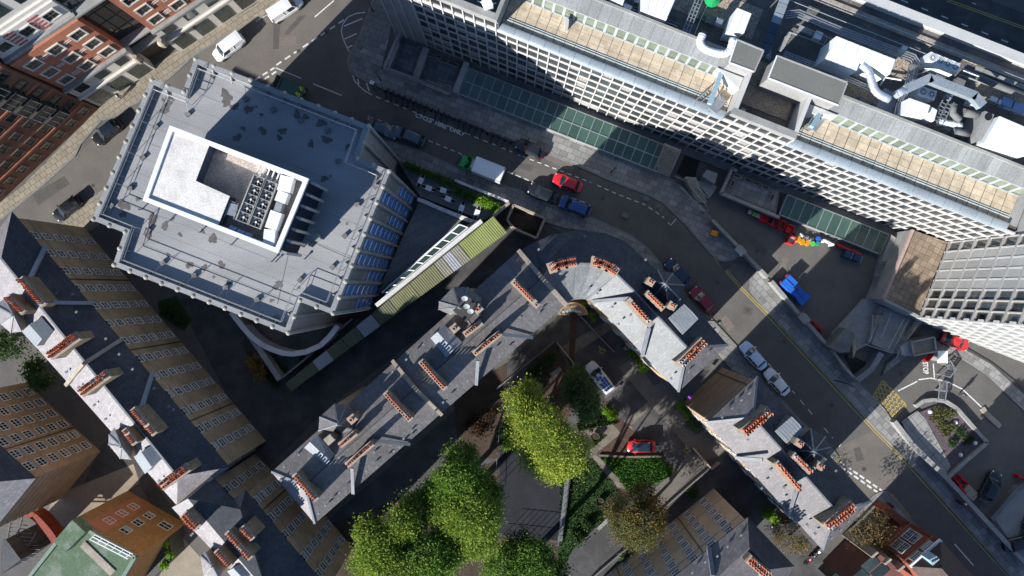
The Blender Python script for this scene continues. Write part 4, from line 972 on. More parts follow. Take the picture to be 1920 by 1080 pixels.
# ---------------------------------------------------------------- white gridded office building
M_clad = mat('white_cladding', (0.50,0.50,0.49), (0.43,0.43,0.42), 0.5, 0.6, grain=0.06)
M_panel = mat('grey_panel', (0.33,0.33,0.325), (0.27,0.27,0.265), 0.35, 0.6, 0.05, rnd=0.1)
M_wglass = mat('office_glass', (0.10,0.125,0.14), (0.05,0.06,0.068), 0.5, 0.08, metal=0.4, spec=1.0, grain=0.0, rnd=0.5)
M_wsill = mat('bronze_frame', (0.13,0.10,0.085), None, 1.0, 0.5)
M_curve = mat('curved_metal', (0.30,0.345,0.375), (0.25,0.29,0.32), 0.5, 0.35, spec=0.6, metal=0.2, rnd=0.06)
M_tan = mat('terrace_tile', (0.62,0.52,0.385), (0.50,0.41,0.30), 0.35, 0.85, 0.05, grain=0.1, rnd=0.08, grid=(0.6,0.6,0.385,0.03,0.85))
M_gravel = mat('gravel', (0.40,0.33,0.255), (0.20,0.165,0.13), 3.5, 0.95, 0.6, grain=0.3)
M_felt = mat('roof_felt', (0.18,0.172,0.16), (0.12,0.116,0.11), 0.5, 0.9, 0.1, grid=(1.2,1.2,0.385,0.03,0.7))
M_seam = mat('seam_roof', (0.30,0.31,0.31), (0.25,0.26,0.26), 0.5, 0.5, grid=(1.2,6.0,0.385,0.03,0.7))
M_boxtop = mat('grey_membrane', (0.165,0.165,0.15), (0.145,0.145,0.132), 0.3, 0.8, grain=0.05)
M_duct = mat('bright_duct', (0.62,0.66,0.72), (0.52,0.56,0.62), 1.0, 0.3, metal=0.5)
M_ahu = mat('ahu_white', (0.74,0.77,0.78), (0.66,0.69,0.70), 0.6, 0.5, grain=0.04)
M_bmu = mat('cradle_blue', (0.30,0.43,0.50), (0.25,0.37,0.44), 0.8, 0.45)
p0, p1 = Vector((-16.05, 35.21)), Vector((57.9, 6.03)); u = (p1-p0).normalized(); nb = Vector((-u.y, u.x))     # nb points back from the street
LW = (p1-p0).length
def wp(t, d, z): q = p0 + u*t + nb*d; return Vector((q.x, q.y, z))
def wplan(*td): return [tuple(wp(t, d, 0).to_2d()) for t, d in td]
rW = thing('office_building', 'long white gridded office building with tan roof terraces and rooftop plant', 'office building', tuple(wp(35, 8, 0)))
DEEP = 18.4
Z0, ZW, RH = 0.0, 17.8, 17.8/7
HIGH = [(0, 15.45), (43.4, 51.0)]
high = lambda t: any(a <= t <= b for a, b in HIGH)
# body: recessed base, main floors behind the grid, rear roof deck
MB().prism(wplan((0.3,.9),(LW,.9),(LW,DEEP),(0.3,DEEP)), 0, 17.75).build('wall', M_panel, rW)
MB().prism(wplan((.35,.30),(LW-.02,.30),(LW-.02,1.0),(.35,1.0)), Z0, ZW-.02).build('inner_wall', M_wsill, rW)
for a, b in HIGH: MB().prism(wplan((a+.02,.32),(b-.02,.32),(b-.02,.95),(a+.02,.95)), 17.35, 20.85).build('raised_block', M_panel, rW)
T0, MW = 4.57, 1.33
NC = int((LW-T0)/MW)
# mullions
for k in range(NC+1):
    t = T0+k*MW; zt = 20.45 if (high(t) or high(t-.3)) else ZW
    mb = MB(); mb.box((0,0,(Z0+zt)/2), (.14,.24,zt-Z0)); o = mb.build('mullion', M_clad, rW)
    o.matrix_basis = Matrix.Translation(wp(t,.18,0)) @ Matrix.Rotation(math.atan2(u.y,u.x), 4, 'Z')
# spandrels, floor by floor
for r in range(9):
    z = Z0+.38+RH*r
    for (ta, tb) in ([(T0, LW)] if r < 8 else []) if r < 7 else ([(max(T0,a), b) for a, b in HIGH] if r == 8 else [(T0, LW)]):
        mb = MB(); hh = .74
        zz = z if r < 8 else 20.85-.4
        if r == 7: zz = ZW-.18
        mb.bar(wp(ta,.27,zz), wp(tb,.27,zz), .20, hh); mb.build('spandrel', M_clad, rW)
# windows
wm = MB(); wm.box((-MW/2+.10,0,0),(.06,.10,1.78)); wm.box((MW/2-.10,0,0),(.06,.10,1.78)); wm.box((0,.02,-.85),(MW-.2,.14,.14)); wm.box((0,0,.86),(MW-.2,.10,.06))
wmf = wm.mesh('window', M_wsill); wg = MB().face([(-MW/2+.08,.02,-.86),(MW/2-.08,.02,-.86),(MW/2-.08,.02,.86),(-MW/2+.08,.02,.86)][::-1]).mesh('pane', M_wglass)
wbl = MB().face([(-MW/2+.14,.03,.1),(MW/2-.14,.03,.1),(MW/2-.14,.03,.66),(-MW/2+.14,.03,.66)][::-1]).mesh('roller_blind', M_panel)
cells = []
for k in range(NC):
    t = T0+(k+.5)*MW
    for r in range(8 if high(t) else 7): cells.append((t, Z0+.38+.37+RH*r+.90))
cells.sort(key=lambda c: wp(c[0], 0, c[1]).xy.length)
dW = u; nW = -nb; rest = MB()
for i, (t, z) in enumerate(cells):
    p = wp(t, .25, 0).to_2d()
    if i < 295:
        f = put(wmf, 'window', rW, p, Vector((dW.x, dW.y)), nW, z); link('pane', wg, f)
        if random.random() < .38:
            o_ = link('roller_blind', wbl, f); sc_ = random.choice((.5, 1, 1, 1.6, 2.2)); o_.matrix_basis = Matrix.Translation((0,0,.66-.66*sc_)) @ Matrix.Scale(sc_, 4, (0,0,1))
    else:
        X, Y = Vector((-u.x,-u.y,0)), Vector((nW.x, nW.y, 0)); o3 = Vector((p.x, p.y, z))
        for (cx,cz,w_,h_) in ((-MW/2+.10,0,.06,1.78),(MW/2-.10,0,.06,1.78),(0,-.85,MW-.2,.14),(0,.86,MW-.2,.06)):
            c_ = o3 + X*cx + Vector((0,0,cz)) ; rest.box(c_, (w_,.12,h_), math.atan2(u.y,u.x), 1)
        q4 = [o3 + X*sx*(MW/2-.08) + Y*.02 + Vector((0,0,sz*.86)) for sx, sz in ((-1,-1),(1,-1),(1,1),(-1,1))]
        if (q4[1]-q4[0]).cross(q4[2]-q4[0]).dot(Y) < 0: q4 = q4[::-1]
        rest.face(q4, 0)
tag(rest.build('window', [M_wglass, M_wsill], rW), kind='stuff')
# blank panels at the left end
for k, (ta, tb) in enumerate(((.05,1.44),(1.49,2.72),(2.77,4.5))):
    for r in range(8):
        mb = MB(); z0, z1 = Z0+RH*r+.02-(0 if r else 1), Z0+RH*(r+1)-.02; mb.prism(wplan((ta,.12),(tb,.12),(tb,.5),(ta,.5)), z0, min(z1,20.45)); mb.build('blank_panel', M_panel, rW)
    mb = MB(); mb.prism(wplan((tb,.0),(tb+.12,.0),(tb+.12,.3),(tb,.3)), Z0, 20.45); mb.build('fin', M_clad, rW)
MB().prism(wplan((-.1,.0),(.05,.0),(.05,.3),(-.1,.3)), Z0, 20.45).build('fin', M_clad, rW)
MB().prism(wplan((0,.3),(.3,.3),(.3,DEEP),(0,DEEP)), 0, 20.45).build('end_wall', M_panel, rW)
# copings of the raised blocks with their little flat roofs
for a, b in HIGH:
    MB().prism(wplan((a,.0),(b,.0),(b,.75),(a,.75)), 20.45, 21.45).build('coping', M_conc, rW)
    MB().prism(wplan((b-.45,.75),(b,.75),(b,7.0),(b-.45,7.0)), 17.85, 21.45).build('coping', M_conc if a < 1 else M_clad, rW)
    if a > 1: MB().prism(wplan((a,.75),(a+.45,.75),(a+.45,5.2),(a,5.2)), 17.85, 21.45).build('coping', M_clad, rW)
    MB().prism(wplan((a+.5,.98),(b-.5,.98),(b-.5,6.7),(a+.5,6.7)), 17.4, 18.02).build('felt_roof', M_felt, rW)
    if a > 1: MB().prism(wplan((a+.9,2.6),(b-.9,2.6),(b-.9,6.9),(a+.9,6.9)), 17.9, 18.12).build('gravel_bed', M_gravel, rW); MB().prism(wplan((a+1.4,1.6),(a+1.9,1.6),(a+1.9,2.1),(a+1.4,2.1)), 18, 18.3).build('roof_pad', M_clad, rW)
# rounded metal shoulder in panels along the terraces
TER = [(15.5, 43.35), (51.05, LW-1.2)]
for ta, tb in TER:
    k = round((tb-ta)/1.9)
    for i in range(k):
        a, b = ta+(tb-ta)*i/k+.015, ta+(tb-ta)*(i+1)/k-.015; mb = MB(); prof = [(.02+.88*(1-math.cos(x)), ZW+.05+.38*math.sin(x)) for x in [j*math.pi/2/6 for j in range(7)]] + [(1.05, ZW+.40),(1.05, ZW+.02)]
        for (d0,z0),(d1,z1) in zip(prof[:-1], prof[1:]): mb.face([wp(a,d0,z0), wp(b,d0,z0), wp(b,d1,z1), wp(a,d1,z1)])
        mb.build('shoulder_panel', M_curve, rW)
    # terrace slabs
    tt = tag(MB().face([Vector((*p, ZW+.02)) for p in wplan((ta,1.0),(tb,1.0),(tb,4.6),(ta,4.6))]).build('terrace_floor', M_joint, rW), None)
    sl = MB().box((0,0,0), (1.215,.80,.05)).mesh('terrace_slab', M_tan)
    n = int((tb-ta)/1.24)
    for i in range(n):
        for j in range(4):
            link('terrace_slab', sl, rW, Matrix.Translation(wp(ta+(i+.5)*(tb-ta)/n, 1.5+.83*j, ZW+.05+random.uniform(0,.012))) @ Matrix.Rotation(math.atan2(u.y,u.x), 4, 'Z'))
    rl = MB()
    for d_ in (1.75, 2.0): rl.bar(wp(ta+.2,d_,ZW+.13), wp(tb-.2,d_,ZW+.13), .05, .06)
    rl.build('cradle_rail', M_bmu, rW)
    # set-back storey: glazing, then standing-seam roof
    MB().prism(wplan((ta,4.75),(tb,4.75),(tb,6.5),(ta,6.5)), 17.65, 19.95).build('setback_wall', M_gbar, rW)
    k = round((tb-ta)/1.265); fr = MB()
    for i in range(k):
        a, b = ta+(tb-ta)*i/k, ta+(tb-ta)*(i+1)/k; fr.bar(wp(a,4.5,ZW+.1), wp(a,4.78,ZW+2.15), .32, .1, up=(nb.x,nb.y,0))
        MB().face([wp(a+.17,4.57,ZW+.3), wp(b-.17,4.57,ZW+.3), wp(b-.17,4.77,ZW+2.0), wp(a+.17,4.77,ZW+2.0)]).build('clerestory_pane', mat('clerestory_glass',(0.17,0.20,0.165),(0.12,0.145,0.10),0.8,0.2,spec=0.7,rnd=0.25), rW)
    fr.bar(wp(ta,4.46,ZW+.12), wp(tb,4.46,ZW+.12), .16, .22); fr.bar(wp(ta,4.8,ZW+2.12), wp(tb,4.8,ZW+2.12), .2, .2)
    fr.build('clerestory_frame', mat('pale_frame',(0.34,0.38,0.385),None,1.0,0.45), rW)
    for i in range(k):
        a, b = ta+(tb-ta)*i/k+.01, ta+(tb-ta)*(i+1)/k-.01; MB().face([wp(a,4.7,20.05), wp(b,4.7,20.05), wp(b,6.5,20.60), wp(a,6.5,20.60)]).build('seam_panel', M_seam, rW)
    MB().prism(wplan((ta,6.45),(tb,6.45),(tb,6.75),(ta,6.75)), 17.65, 20.80).build('rear_parapet', M_conc, rW)
# white slanting walls where the raised block meets the terraces
MB().prism(wplan((51.05,3.4),(54.7,4.6),(51.05,4.6)), 17.85, 20.25).build('raking_wall', M_clad, rW); MB().prism(wplan((40.2,4.6),(43.35,3.2),(43.35,4.6)), 17.85, 20.25).build('raking_wall', M_clad, rW)
# rear deck, far ledge
DEEP = 18.4
for (ta,tb,d0,d1,m,z) in ((0,LW+6,6.75,DEEP,M_felt,17.90),(51.1,59,7.3,10.0,M_gravel,17.95),(52,61,11.9,15.2,M_gravel,17.95),(44.4,50.5,4.8,8.0,M_gravel,17.97),(26,43,9.9,13.6,M_gravel,17.95),(60,69,7.6,10,M_gravel,17.95),(69,77,13.2,15.2,M_gravel,17.95)):
    MB().prism(wplan((ta,d0),(tb,d0),(tb,d1),(ta,d1)), z-.2, z).build('roof_deck' if m is M_felt else 'gravel_bed', m, rW)
MB().prism(wplan((-2,DEEP),(LW+14,DEEP),(LW+14,DEEP+1.15),(-2,DEEP+1.15)), 0, 18.65).build('rear_wall', M_clad, rW)
fb = MB()
for d_ in (15.2, 16.6):
    fb.tube([wp(40,d_,19.05), wp(LW+8,d_,19.05)], .04, 5)
    for k in range(24): fb.tube([wp(40+k*1.6,d_,17.9), wp(40+k*1.6,d_,19.05)], .03, 4)
fb.build('guard_rail', M_steel, rW)
MB().prism(wplan((47,16.7),(LW+8,16.7),(LW+8,17.5),(47,17.5)), 17.85, 18.15).build('ledge', M_cope, rW)
# glass canopies at the foot
def canopy(label, t0, t1, d0, d1, rows, z=1.0):
    r = thing('glass_canopy', label, 'glass canopy', tuple(wp((t0+t1)/2, (d0+d1)/2, 0)))
    MB().prism(wplan((t0,d0),(t1,d0),(t1,d1),(t0,d1)), 0, z-.25).build('base', M_panel, r)
    n = round((t1-t0)/MW); fr = MB()
    for i in range(n):
        for j in range(rows):
            a, b = t0+(t1-t0)*i/n, t0+(t1-t0)*(i+1)/n; e0, e1 = d0+(d1-d0)*j/rows, d0+(d1-d0)*(j+1)/rows
            zz = lambda e: z + (e-d0)*.10
            MB().face([wp(a+.05,e0+.05,zz(e0)), wp(b-.05,e0+.05,zz(e0)), wp(b-.05,e1-.05,zz(e1)), wp(a+.05,e1-.05,zz(e1))]).build('pane', M_glassg, r)
    for i in range(n+1): a = t0+(t1-t0)*i/n; fr.bar(wp(a,d0,z+.02), wp(a,d1,z+.02+(d1-d0)*.1), .10, .12)
    for j in range(rows+1): e = d0+(d1-d0)*j/rows; fr.bar(wp(t0,e,z+.03+(e-d0)*.1), wp(t1,e,z+.03+(e-d0)*.1), .12, .12)
    fr.build('glazing_frame', M_gbar, r); return r
canopy('long green glass canopy of two pane rows along the foot of the white building', 11.2, 40.6, -4.6, -.9, 2)
canopy('shorter green glass canopy behind the red and blue bins', 58.4, 73.4, -3.9, -1.0, 1)
MB().prism(wplan((10.3,-4.8),(11.1,-4.8),(11.1,-.3),(10.3,-.3)), 0, 1.5).build('canopy_beam', M_panel, rW)
MB().prism(wplan((11.2,-.85),(LW-5,-.85),(LW-5,.1),(11.2,.1)), 0, .5).build('plinth_gutter', M_concd, rW)

# ---------------------------------------------------------------- rooftop plant
ZD = 17.95
def pbox(name, quad, z1, m, parent, z0=ZD, trim=None, inz=0.0):
    mb = MB().prism(px_plan(quad, z1), z0, z1); return mb.build(name, m, parent)
def penthouse(label, quad, z1):
    c = at(*pl(quad[0], quad[2], .5), z1); r = thing('plant_penthouse', label, 'plant penthouse', (c.x, c.y, ZD))
    pbox('wall', quad, z1-.15, M_panel, r); 
    big = px_plan(quad, z1); n = len(big); MB().prism(inset(big, -.12), z1-.15, z1).build('roof', M_boxtop, r)
    b = ccw(big)
    for i in range(4):
        e = MB(); p, q = inset(big,-.12)[i], inset(big,-.12)[(i+1)%4]; e.bar((p[0],p[1],z1+.02), (q[0],q[1],z1+.02), .14, .1); e.build('roof_trim', M_whitem if i in (0,3) else M_panel, r)
    return r
penthouse('square grey-roofed penthouse beside the white curved duct', [(1383,77),(1429,96),(1413,132),(1370,116)], 22.85)
penthouse('long grey-roofed penthouse of ribbed sheets by the gravel roof', [(1458,107),(1586,156),(1571,195),(1443,145)], 22.85)
def ahu(label, quads, panels=5):
    q = quads[0][0]; c = at(*pl(q[0], q[2], .5), 25); r = thing('air_handling_unit', label, 'air handling unit', (c.x, c.y, ZD))
    for quad, z1 in quads:
        pbox('casing', quad, z1, M_ahu, r)
        P = [A(p, z1) for p in quad]
        for k in range(panels):
            f0, f1 = k/panels+.012, (k+1)/panels-.012
            v = [P[0].lerp(P[1],f0), P[0].lerp(P[1],f1), P[3].lerp(P[2],f1), P[3].lerp(P[2],f0)]
            MB().prism([x.to_2d() for x in v], z1-.02, z1+.05).build('top_panel', M_ahu, r)
    return r
ahu('big white sectioned air handling unit left of the silver duct', [([(1568,68),(1679,112),(1669,139),(1560,92)], 22.15), ([(1559,90),(1614,112),(1606,134),(1546,111)], 21.85)])
ahu('white air handling unit in the loop of the cable trays', [([(1705,184),(1744,198),(1737,220),(1695,213)], 21.45), ([(1745,200),(1757,207),(1751,227),(1739,222)], 20.85)], 3)
ahu('largest white air handling unit, cut by the right edge', [([(1874,218),(1935,244),(1925,292),(1845,268)], 22.05)], 4)
ahu('white slatted air handling unit cut by the top edge', [([(1206,-18),(1270,-10),(1251,34),(1203,16)], 21.35), ([(1147,-12),(1172,-4),(1168,9),(1145,-2)], 20.85)], 4)
ahu('white box unit feeding the curved white duct', [([(1382,15),(1409,26),(1396,60),(1367,55)], 21.65)], 2)
def duct(label, path, z, r, m, square=False, n=14):
    c = A(path[0], z); t = thing('duct', label, 'duct', (c.x, c.y, ZD)); P = [A(p, z) for p in path]
    if square:
        for a, b in zip(P[:-1], P[1:]): mb = MB(); mb.bar(a, b+(b-a).normalized()*r*.5, r*2, r*1.6); mb.build('duct_section', m, t)
    else:
        mb = MB(); mb.tube(P, r, n); mb.build('pipe', m, t, smooth=True)
        for a, b in zip(P[:-1], P[1:]):
            dd = (b-a).normalized(); s = MB(); s.tube([a-dd*.05, a+dd*.05], r*1.06, n); s.build('joint_ring', m, t)
    return t
def smooth(path, k=4):
    out = []
    n = len(path)
    for i in range(n-1):
        p0_, p1_, p2_, p3_ = path[max(i-1,0)], path[i], path[i+1], path[min(i+2,n-1)]
        for j in range(k):
            t = j/k; out.append(tuple(.5*((2*p1_[q]) + (-p0_[q]+p2_[q])*t + (2*p0_[q]-5*p1_[q]+4*p2_[q]-p3_[q])*t*t + (-p0_[q]+3*p1_[q]-3*p2_[q]+p3_[q])*t**3) for q in (0,1)))
    return out+[path[-1]]
duct('bright round silver duct bending from the big air handling unit', smooth([(1616,121),(1628,133),(1634,150),(1640,168),(1650,178),(1668,187)],2), 21.85, .42, M_duct)
duct('thick white U-shaped duct beside the square penthouse', smooth([(1317,66),(1313,80),(1324,93),(1354,101),(1369,93),(1375,72)],3), 21.15, .42, M_ahu)
duct('grey square duct crossing the plant deck towards the fans', [(1695,169),(1741,148),(1824,180),(1838,196)], 21.45, .48, M_curve, True)
duct('short round silver duct end meeting the square duct', [(1680,178),(1697,168)], 21.45, .42, M_duct)
duct('grey sleeved pipe on stands near the far parapet', [(1838,146),(1862,157),(1925,181)], 19.45, .36, M_concd)
duct('black bellows duct below the ladder frame', smooth([(1788,197),(1787,213),(1800,225)],2), 20.25, .38, M_concd)
duct('ribbed grey duct left of the vent hood', [(1807,211),(1836,216)], 20.25, .45, M_concd)
duct('white elbow duct below the ladder frame', smooth([(1760,229),(1785,233),(1802,237)],2), 19.85, .40, M_ahu)
duct('dark cone duct at the foot of the vent hood', [(1787,249),(1815,251)], 20.05, .50, M_concd)
def condenser(label, cs, z1, wd=1.1):
    a, b = A(cs[0], z1), A(cs[-1], z1); dd = (b-a).normalized(); sp = (b-a).length/(len(cs)-1); m = (a+b)/2
    r = thing('condenser', label, 'condenser', (m.x, m.y, ZD), None, math.atan2(dd.y, dd.x))
    for k in range(len(cs)):
        x = (k-(len(cs)-1)/2)*sp
        c_ = MB().box((x,0,(z1-ZD)/2), (sp-.05,wd,z1-ZD)).build('casing', M_ahu, r)
        f = MB(); N = 16
        for (r0, r1, zz) in ((.40,.47,.05),(.27,.33,.05)):
            for i in range(N):
                a0, a1 = 2*math.pi*i/N, 2*math.pi*(i+1)/N
                f.face([(x+r0*math.cos(a0), r0*math.sin(a0), z1-ZD+zz),(x+r1*math.cos(a0), r1*math.sin(a0), z1-ZD+zz),(x+r1*math.cos(a1), r1*math.sin(a1), z1-ZD+zz),(x+r0*math.cos(a1), r0*math.sin(a1), z1-ZD+zz)])
        f.face([(x+.4*math.cos(2*math.pi*i/N), .4*math.sin(2*math.pi*i/N), z1-ZD+.02) for i in range(N)], 1)
        f.face([(x+.14*math.cos(2*math.pi*i/N), .14*math.sin(2*math.pi*i/N), z1-ZD+.06) for i in range(N)], 0)
        f.build('fan', [M_ahu, M_concd], c_)
    return r
condenser('row of four round fans in white condensers near the far parapet', [(1749,108),(1764,114),(1778,120),(1791,125)], 20.45)
condenser('pair of white condensers with round fans inside the duct loop', [(1731,172),(1747,177)], 19.85)
t = thing('vent_hood', 'tall grey vent hood with a round dark outlet by the largest white unit', 'vent hood', tuple(at(1845,235,ZD)))
pbox('casing', [(1847,208),(1864,215),(1846,262),(1826,268),(1828,258)], 21.25, M_conc, t); MB().cyl(at(1853,219,21.25).xy, .42, 21.25, 21.31, 14).build('outlet', M_fan, t)
t = thing('plant_pit', 'pale duct upstand where the silver duct lands', 'duct upstand', tuple(at(1668,200,ZD))); pbox('casing', [(1660,165),(1684,178),(1672,216),(1642,204)], 19.05, M_leadl, t)
def tray(label, path, z, wd, rungs=True, m=None, rails=3):
    P = [A(p, z) for p in path]; t = thing('cable_tray', label, 'cable tray', (P[0].x, P[0].y, ZD)); mb = MB(); sup = MB()
    offs = [(-wd/2)+wd*i/(rails-1) for i in range(rails)]
    for o_ in offs:
        Q = []
        for i, p in enumerate(P):
            dd = (P[min(i+1,len(P)-1)]-P[max(i-1,0)]).normalized(); Q.append(p+Vector((-dd.y,dd.x,0))*o_)
        for a, b in zip(Q[:-1], Q[1:]): mb.bar(a, b, .10, .14)
    if rungs:
        for a, b in zip(P[:-1], P[1:]):
            L_ = (b-a).length; dd = (b-a)/L_; nn = Vector((-dd.y,dd.x,0))*wd/2
            for k in range(int(L_/.42)): c_ = a+dd*(k+.5)*.42; mb.bar(c_-nn, c_+nn, .07, .05)
    for a, b in zip(P[:-1], P[1:]):
        L_ = (b-a).length
        for k in range(max(1, int(L_/2.6))): c_ = a.lerp(b, (k+.5)/max(1,int(L_/2.6))); sup.bar(c_, c_-Vector((0,0,z-ZD)), .1, .1)
    mb.build('rail', m or M_steel, t); sup.build('stand', M_steel, t); return t
tray('ladder-like cable tray turning a corner below the slatted white unit', smooth([(1142,22),(1273,66),(1283,64),(1290,50),(1311,-2)],2), 19.85, .75)
tray('pair of pipe rails running round the white unit to the right edge', [(1716,122),(1704,162),(1687,200),(1682,222),(1692,238),(1780,270),(1935,328)], 19.65, .9, False, None, 5)
tray('pipe rails along the far walkway above the big air handling unit', [(1472,28),(1497,25),(1576,58),(1690,100),(1712,108),(1722,125)], 19.25, .8, False, None, 4)
tray('thin pipe rails between the long penthouse and the big white unit', [(1470,100),(1560,135),(1640,170)], 19.05, .5, True, None, 3)
tray('grey ladder frame lying in front of the white elbow duct', [(1752,228),(1772,190)], 20.45, .6, True, None, 2); tray('second grey ladder frame beside the first by the white elbow duct', [(1763,231),(1784,190)], 20.45, .6, True, None, 2)
t = thing('walkway', 'dark roof walkway of grey panels crossing the plant deck from the top edge', 'walkway', tuple(at(1450,60,ZD)))
for k in range(6):
    a, b = pl((1475,-12),(1432,102),k/6), pl((1475,-12),(1432,102),(k+.93)/6); mb = MB(); mb.bar(A(a,20.05), A(b,20.05), 1.05, .16); mb.build('walkway_panel', M_curve if k < 3 else M_blued, t)
mb = MB()
for p in ((1475,-12),(1453,45),(1432,102)): mb.bar(A(p,19.95), A(p,19.95)-Vector((0,0,2)), .2, .2)
mb.build('stand', M_steel, t)
for i, p in enumerate(((1587,197),(1603,204),(1624,212),(1641,219),(1863,186),(1879,193))):
    mb = MB(); mb.bar(A((p[0]-6,p[1]-2.4), 18.75), A((p[0]+6,p[1]+2.4), 18.75), .48, .25)
    for s in (-5, 5): mb.bar(A((p[0]+s,p[1]+s*.4), 18.65), A((p[0]+s,p[1]+s*.4), 18.65)-Vector((0,0,.75)), .1, .1)
    tag(mb.build('cable_box', M_ahu), ['leftmost white cable box in the row under the long penthouse','second white cable box from the left under the long penthouse','third white cable box from the left under the long penthouse','fourth white cable box, nearest the duct upstand','left white cable box near the grey sleeved pipe','right white cable box near the grey sleeved pipe'][i], 'cable box', 'white cable boxes')
t = thing('tarpaulin_tank', 'bright green covered tank at the top edge above the plant deck', 'tank', tuple(at(1336,0,ZD)))
mb = MB(); mb.tube([at(1336,-2,17.95), at(1336,-2,20.05), at(1336,-2,20.55)], [.95,.9,.35], 12); mb.build('cover', mat('green_tarp', (0.01,0.26,0.08), None, 1.0, 0.5), t)
# cleaning cradles
def cradle(label, foot, a, b, z, basket=None):
    t = thing('cleaning_cradle', label, 'cleaning cradle', tuple(at(*foot, ZW)))
    mb = MB(); mb.bar(A(a,z), A(b,z+.4), .48, .5); mb.build('jib', M_bmu, t)
    mb = MB(); f = at(*foot, ZW)
    for s in (-.6,.6): mb.bar(f+Vector((s,s*.4,.1)), A(pl(a,b,.45),z), .12, .12)
    mb.box(f+Vector((0,0,.35)), (1.9,1.1,.5), .9); mb.build('carriage', M_steel, t)
    if basket:
        mb = MB(); p, q2 = A(basket[0], ZW+1.1), A(basket[1], ZW+1.1)
        for dz in (0, -.9):
            for s in (-.28,.28):
                nn = Vector((-(q2-p).y, (q2-p).x, 0)).normalized()*s; mb.bar(p+nn+Vector((0,0,dz)), q2+nn+Vector((0,0,dz)), .07, .07)
        for k in range(7):
            c_ = p.lerp(q2, k/6)
            for s in (-.28,.28): nn = Vector((-(q2-p).y, (q2-p).x, 0)).normalized()*s; mb.bar(c_+nn, c_+nn-Vector((0,0,.9)), .05, .05)
            nn = Vector((-(q2-p).y, (q2-p).x, 0)).normalized()*.28; mb.bar(c_+nn-Vector((0,0,.9)), c_-nn-Vector((0,0,.9)), .05, .05)
        mb.build('basket', M_leadl, t)
    return t
cradle('blue-armed cleaning cradle at the right end of the left terrace', (1343,198), (1356,127), (1330,195), 19.85, ((1332,170),(1306,193)))
cradle('second blue-armed cleaning cradle at the left end of the right terrace', (1528,232), (1545,200), (1521,238), 19.85, ((1516,242),(1530,218)))
t = thing('roof_fan', 'white extract fan on struts on the raised roof at the top edge', 'fan', tuple(at(915,10,20.75)))
mb = MB(); mb.box(at(914,9,21.65), (1.0,.9,1.4), .4); mb.build('casing', M_ahu, t); mb = MB()
for q2 in ((895,2),(905,18),(930,6)): mb.bar(at(914,9,21.65), at(q2[0],q2[1],20.85), .09, .09)
mb.build('strut', M_ahu, t)
t = thing('terrace_hut', 'small white hut door head on the tan terrace beside the clerestory', 'hut', tuple(at(1063,42,ZW))); pbox('wall', [(1060,33),(1067,36),(1066,48),(1060,50)], 19.45, M_clad, t, ZW)

# smaller roof services of the same deck: pipe runs, paving strips and upstands
for i, (path, z, r_) in enumerate((([(1130,-5),(1270,50)],18.5,.07),([(1135,-8),(1275,46)],18.5,.05),([(1180,28),(1255,58)],18.6,.09),([(1300,70),(1312,40),(1328,5)],18.4,.06),([(1480,60),(1545,84),(1552,70)],18.5,.08),
    ([(1690,150),(1660,145),(1650,160)],18.6,.10),([(1700,240),(1760,262),(1850,300)],18.5,.12),([(1705,236),(1780,266)],18.7,.08),([(1770,240),(1800,250),(1830,262)],18.6,.10),([(1720,140),(1738,132),(1742,118)],18.6,.09),
    ([(1800,140),(1850,158),(1900,176)],18.5,.09),([(1806,132),(1900,168)],18.4,.07),([(1880,200),(1925,218)],18.7,.12),([(1600,178),(1650,198)],18.4,.06),([(1560,140),(1590,150)],18.5,.08),([(1495,45),(1570,78)],18.8,.05),([(1690,128),(1725,150),(1710,190)],18.9,.06))):
    P_ = [A(p, z) for p in path]; mb = MB(); mb.tube(P_, r_, 7)
    for a, b in zip(P_[:-1], P_[1:]):
        k = max(1, int((b-a).length/1.6))
        for j in range(k): c_ = a.lerp(b, (j+.5)/k); mb.bar(c_, c_-Vector((0,0,z-17.95)), .10, .10)
    mb.build('roof_pipe', [M_steel, M_leadl, M_whitem][i % 3], rW)
for i, (p, sz, z1, m) in enumerate((((1560,150),(.9,.6),18.6,M_ahu),((1508,60),(1.6,.5),18.4,M_leadl),((1530,70),(.8,.8),18.7,M_ahu),((1715,160),(1.2,.7),18.8,M_ahu),((1790,160),(1.0,.9),19.0,M_concd),((1815,195),(.8,.6),19.2,M_ahu),
    ((1772,185),(.7,.5),18.8,M_leadl),((1900,205),(1.5,.9),18.9,M_bluet),((1880,196),(1.3,.9),18.9,M_bluet),((1640,215),(.6,.4),18.4,M_ahu),((1700,246),(.7,.5),18.6,M_steel),((1820,285),(1.4,.6),18.5,M_conc),((1330,40),(1.1,.9),18.5,M_concd),
    ((1345,45),(.7,.5),18.9,M_ahu),((1300,25),(1.2,1.0),18.3,M_cope),((1195,8),(1.0,.5),19.0,M_steel),((1225,22),(.8,.6),18.8,M_steel),((1175,18),(.9,.6),18.6,M_ahu),((1160,8),(.6,.6),18.9,M_concd),((1425,150),(.9,.5),18.4,M_conc),((1690,95),(.6,.6),18.6,M_ahu),((1755,150),(1.1,.6),18.7,M_leadl))):
    mb = MB(); c_ = A(p, 18); mb.box((c_.x, c_.y, (17.9+z1)/2), (sz[0], sz[1], z1-17.9), -.385); mb.box((c_.x, c_.y, z1+.03), (sz[0]+.06, sz[1]+.06, .06), -.385); mb.build('plant_box', m, rW)
sl_ = MB().box((0,0,0), (.56,.56,.06)).mesh('roof_paver', M_conc)
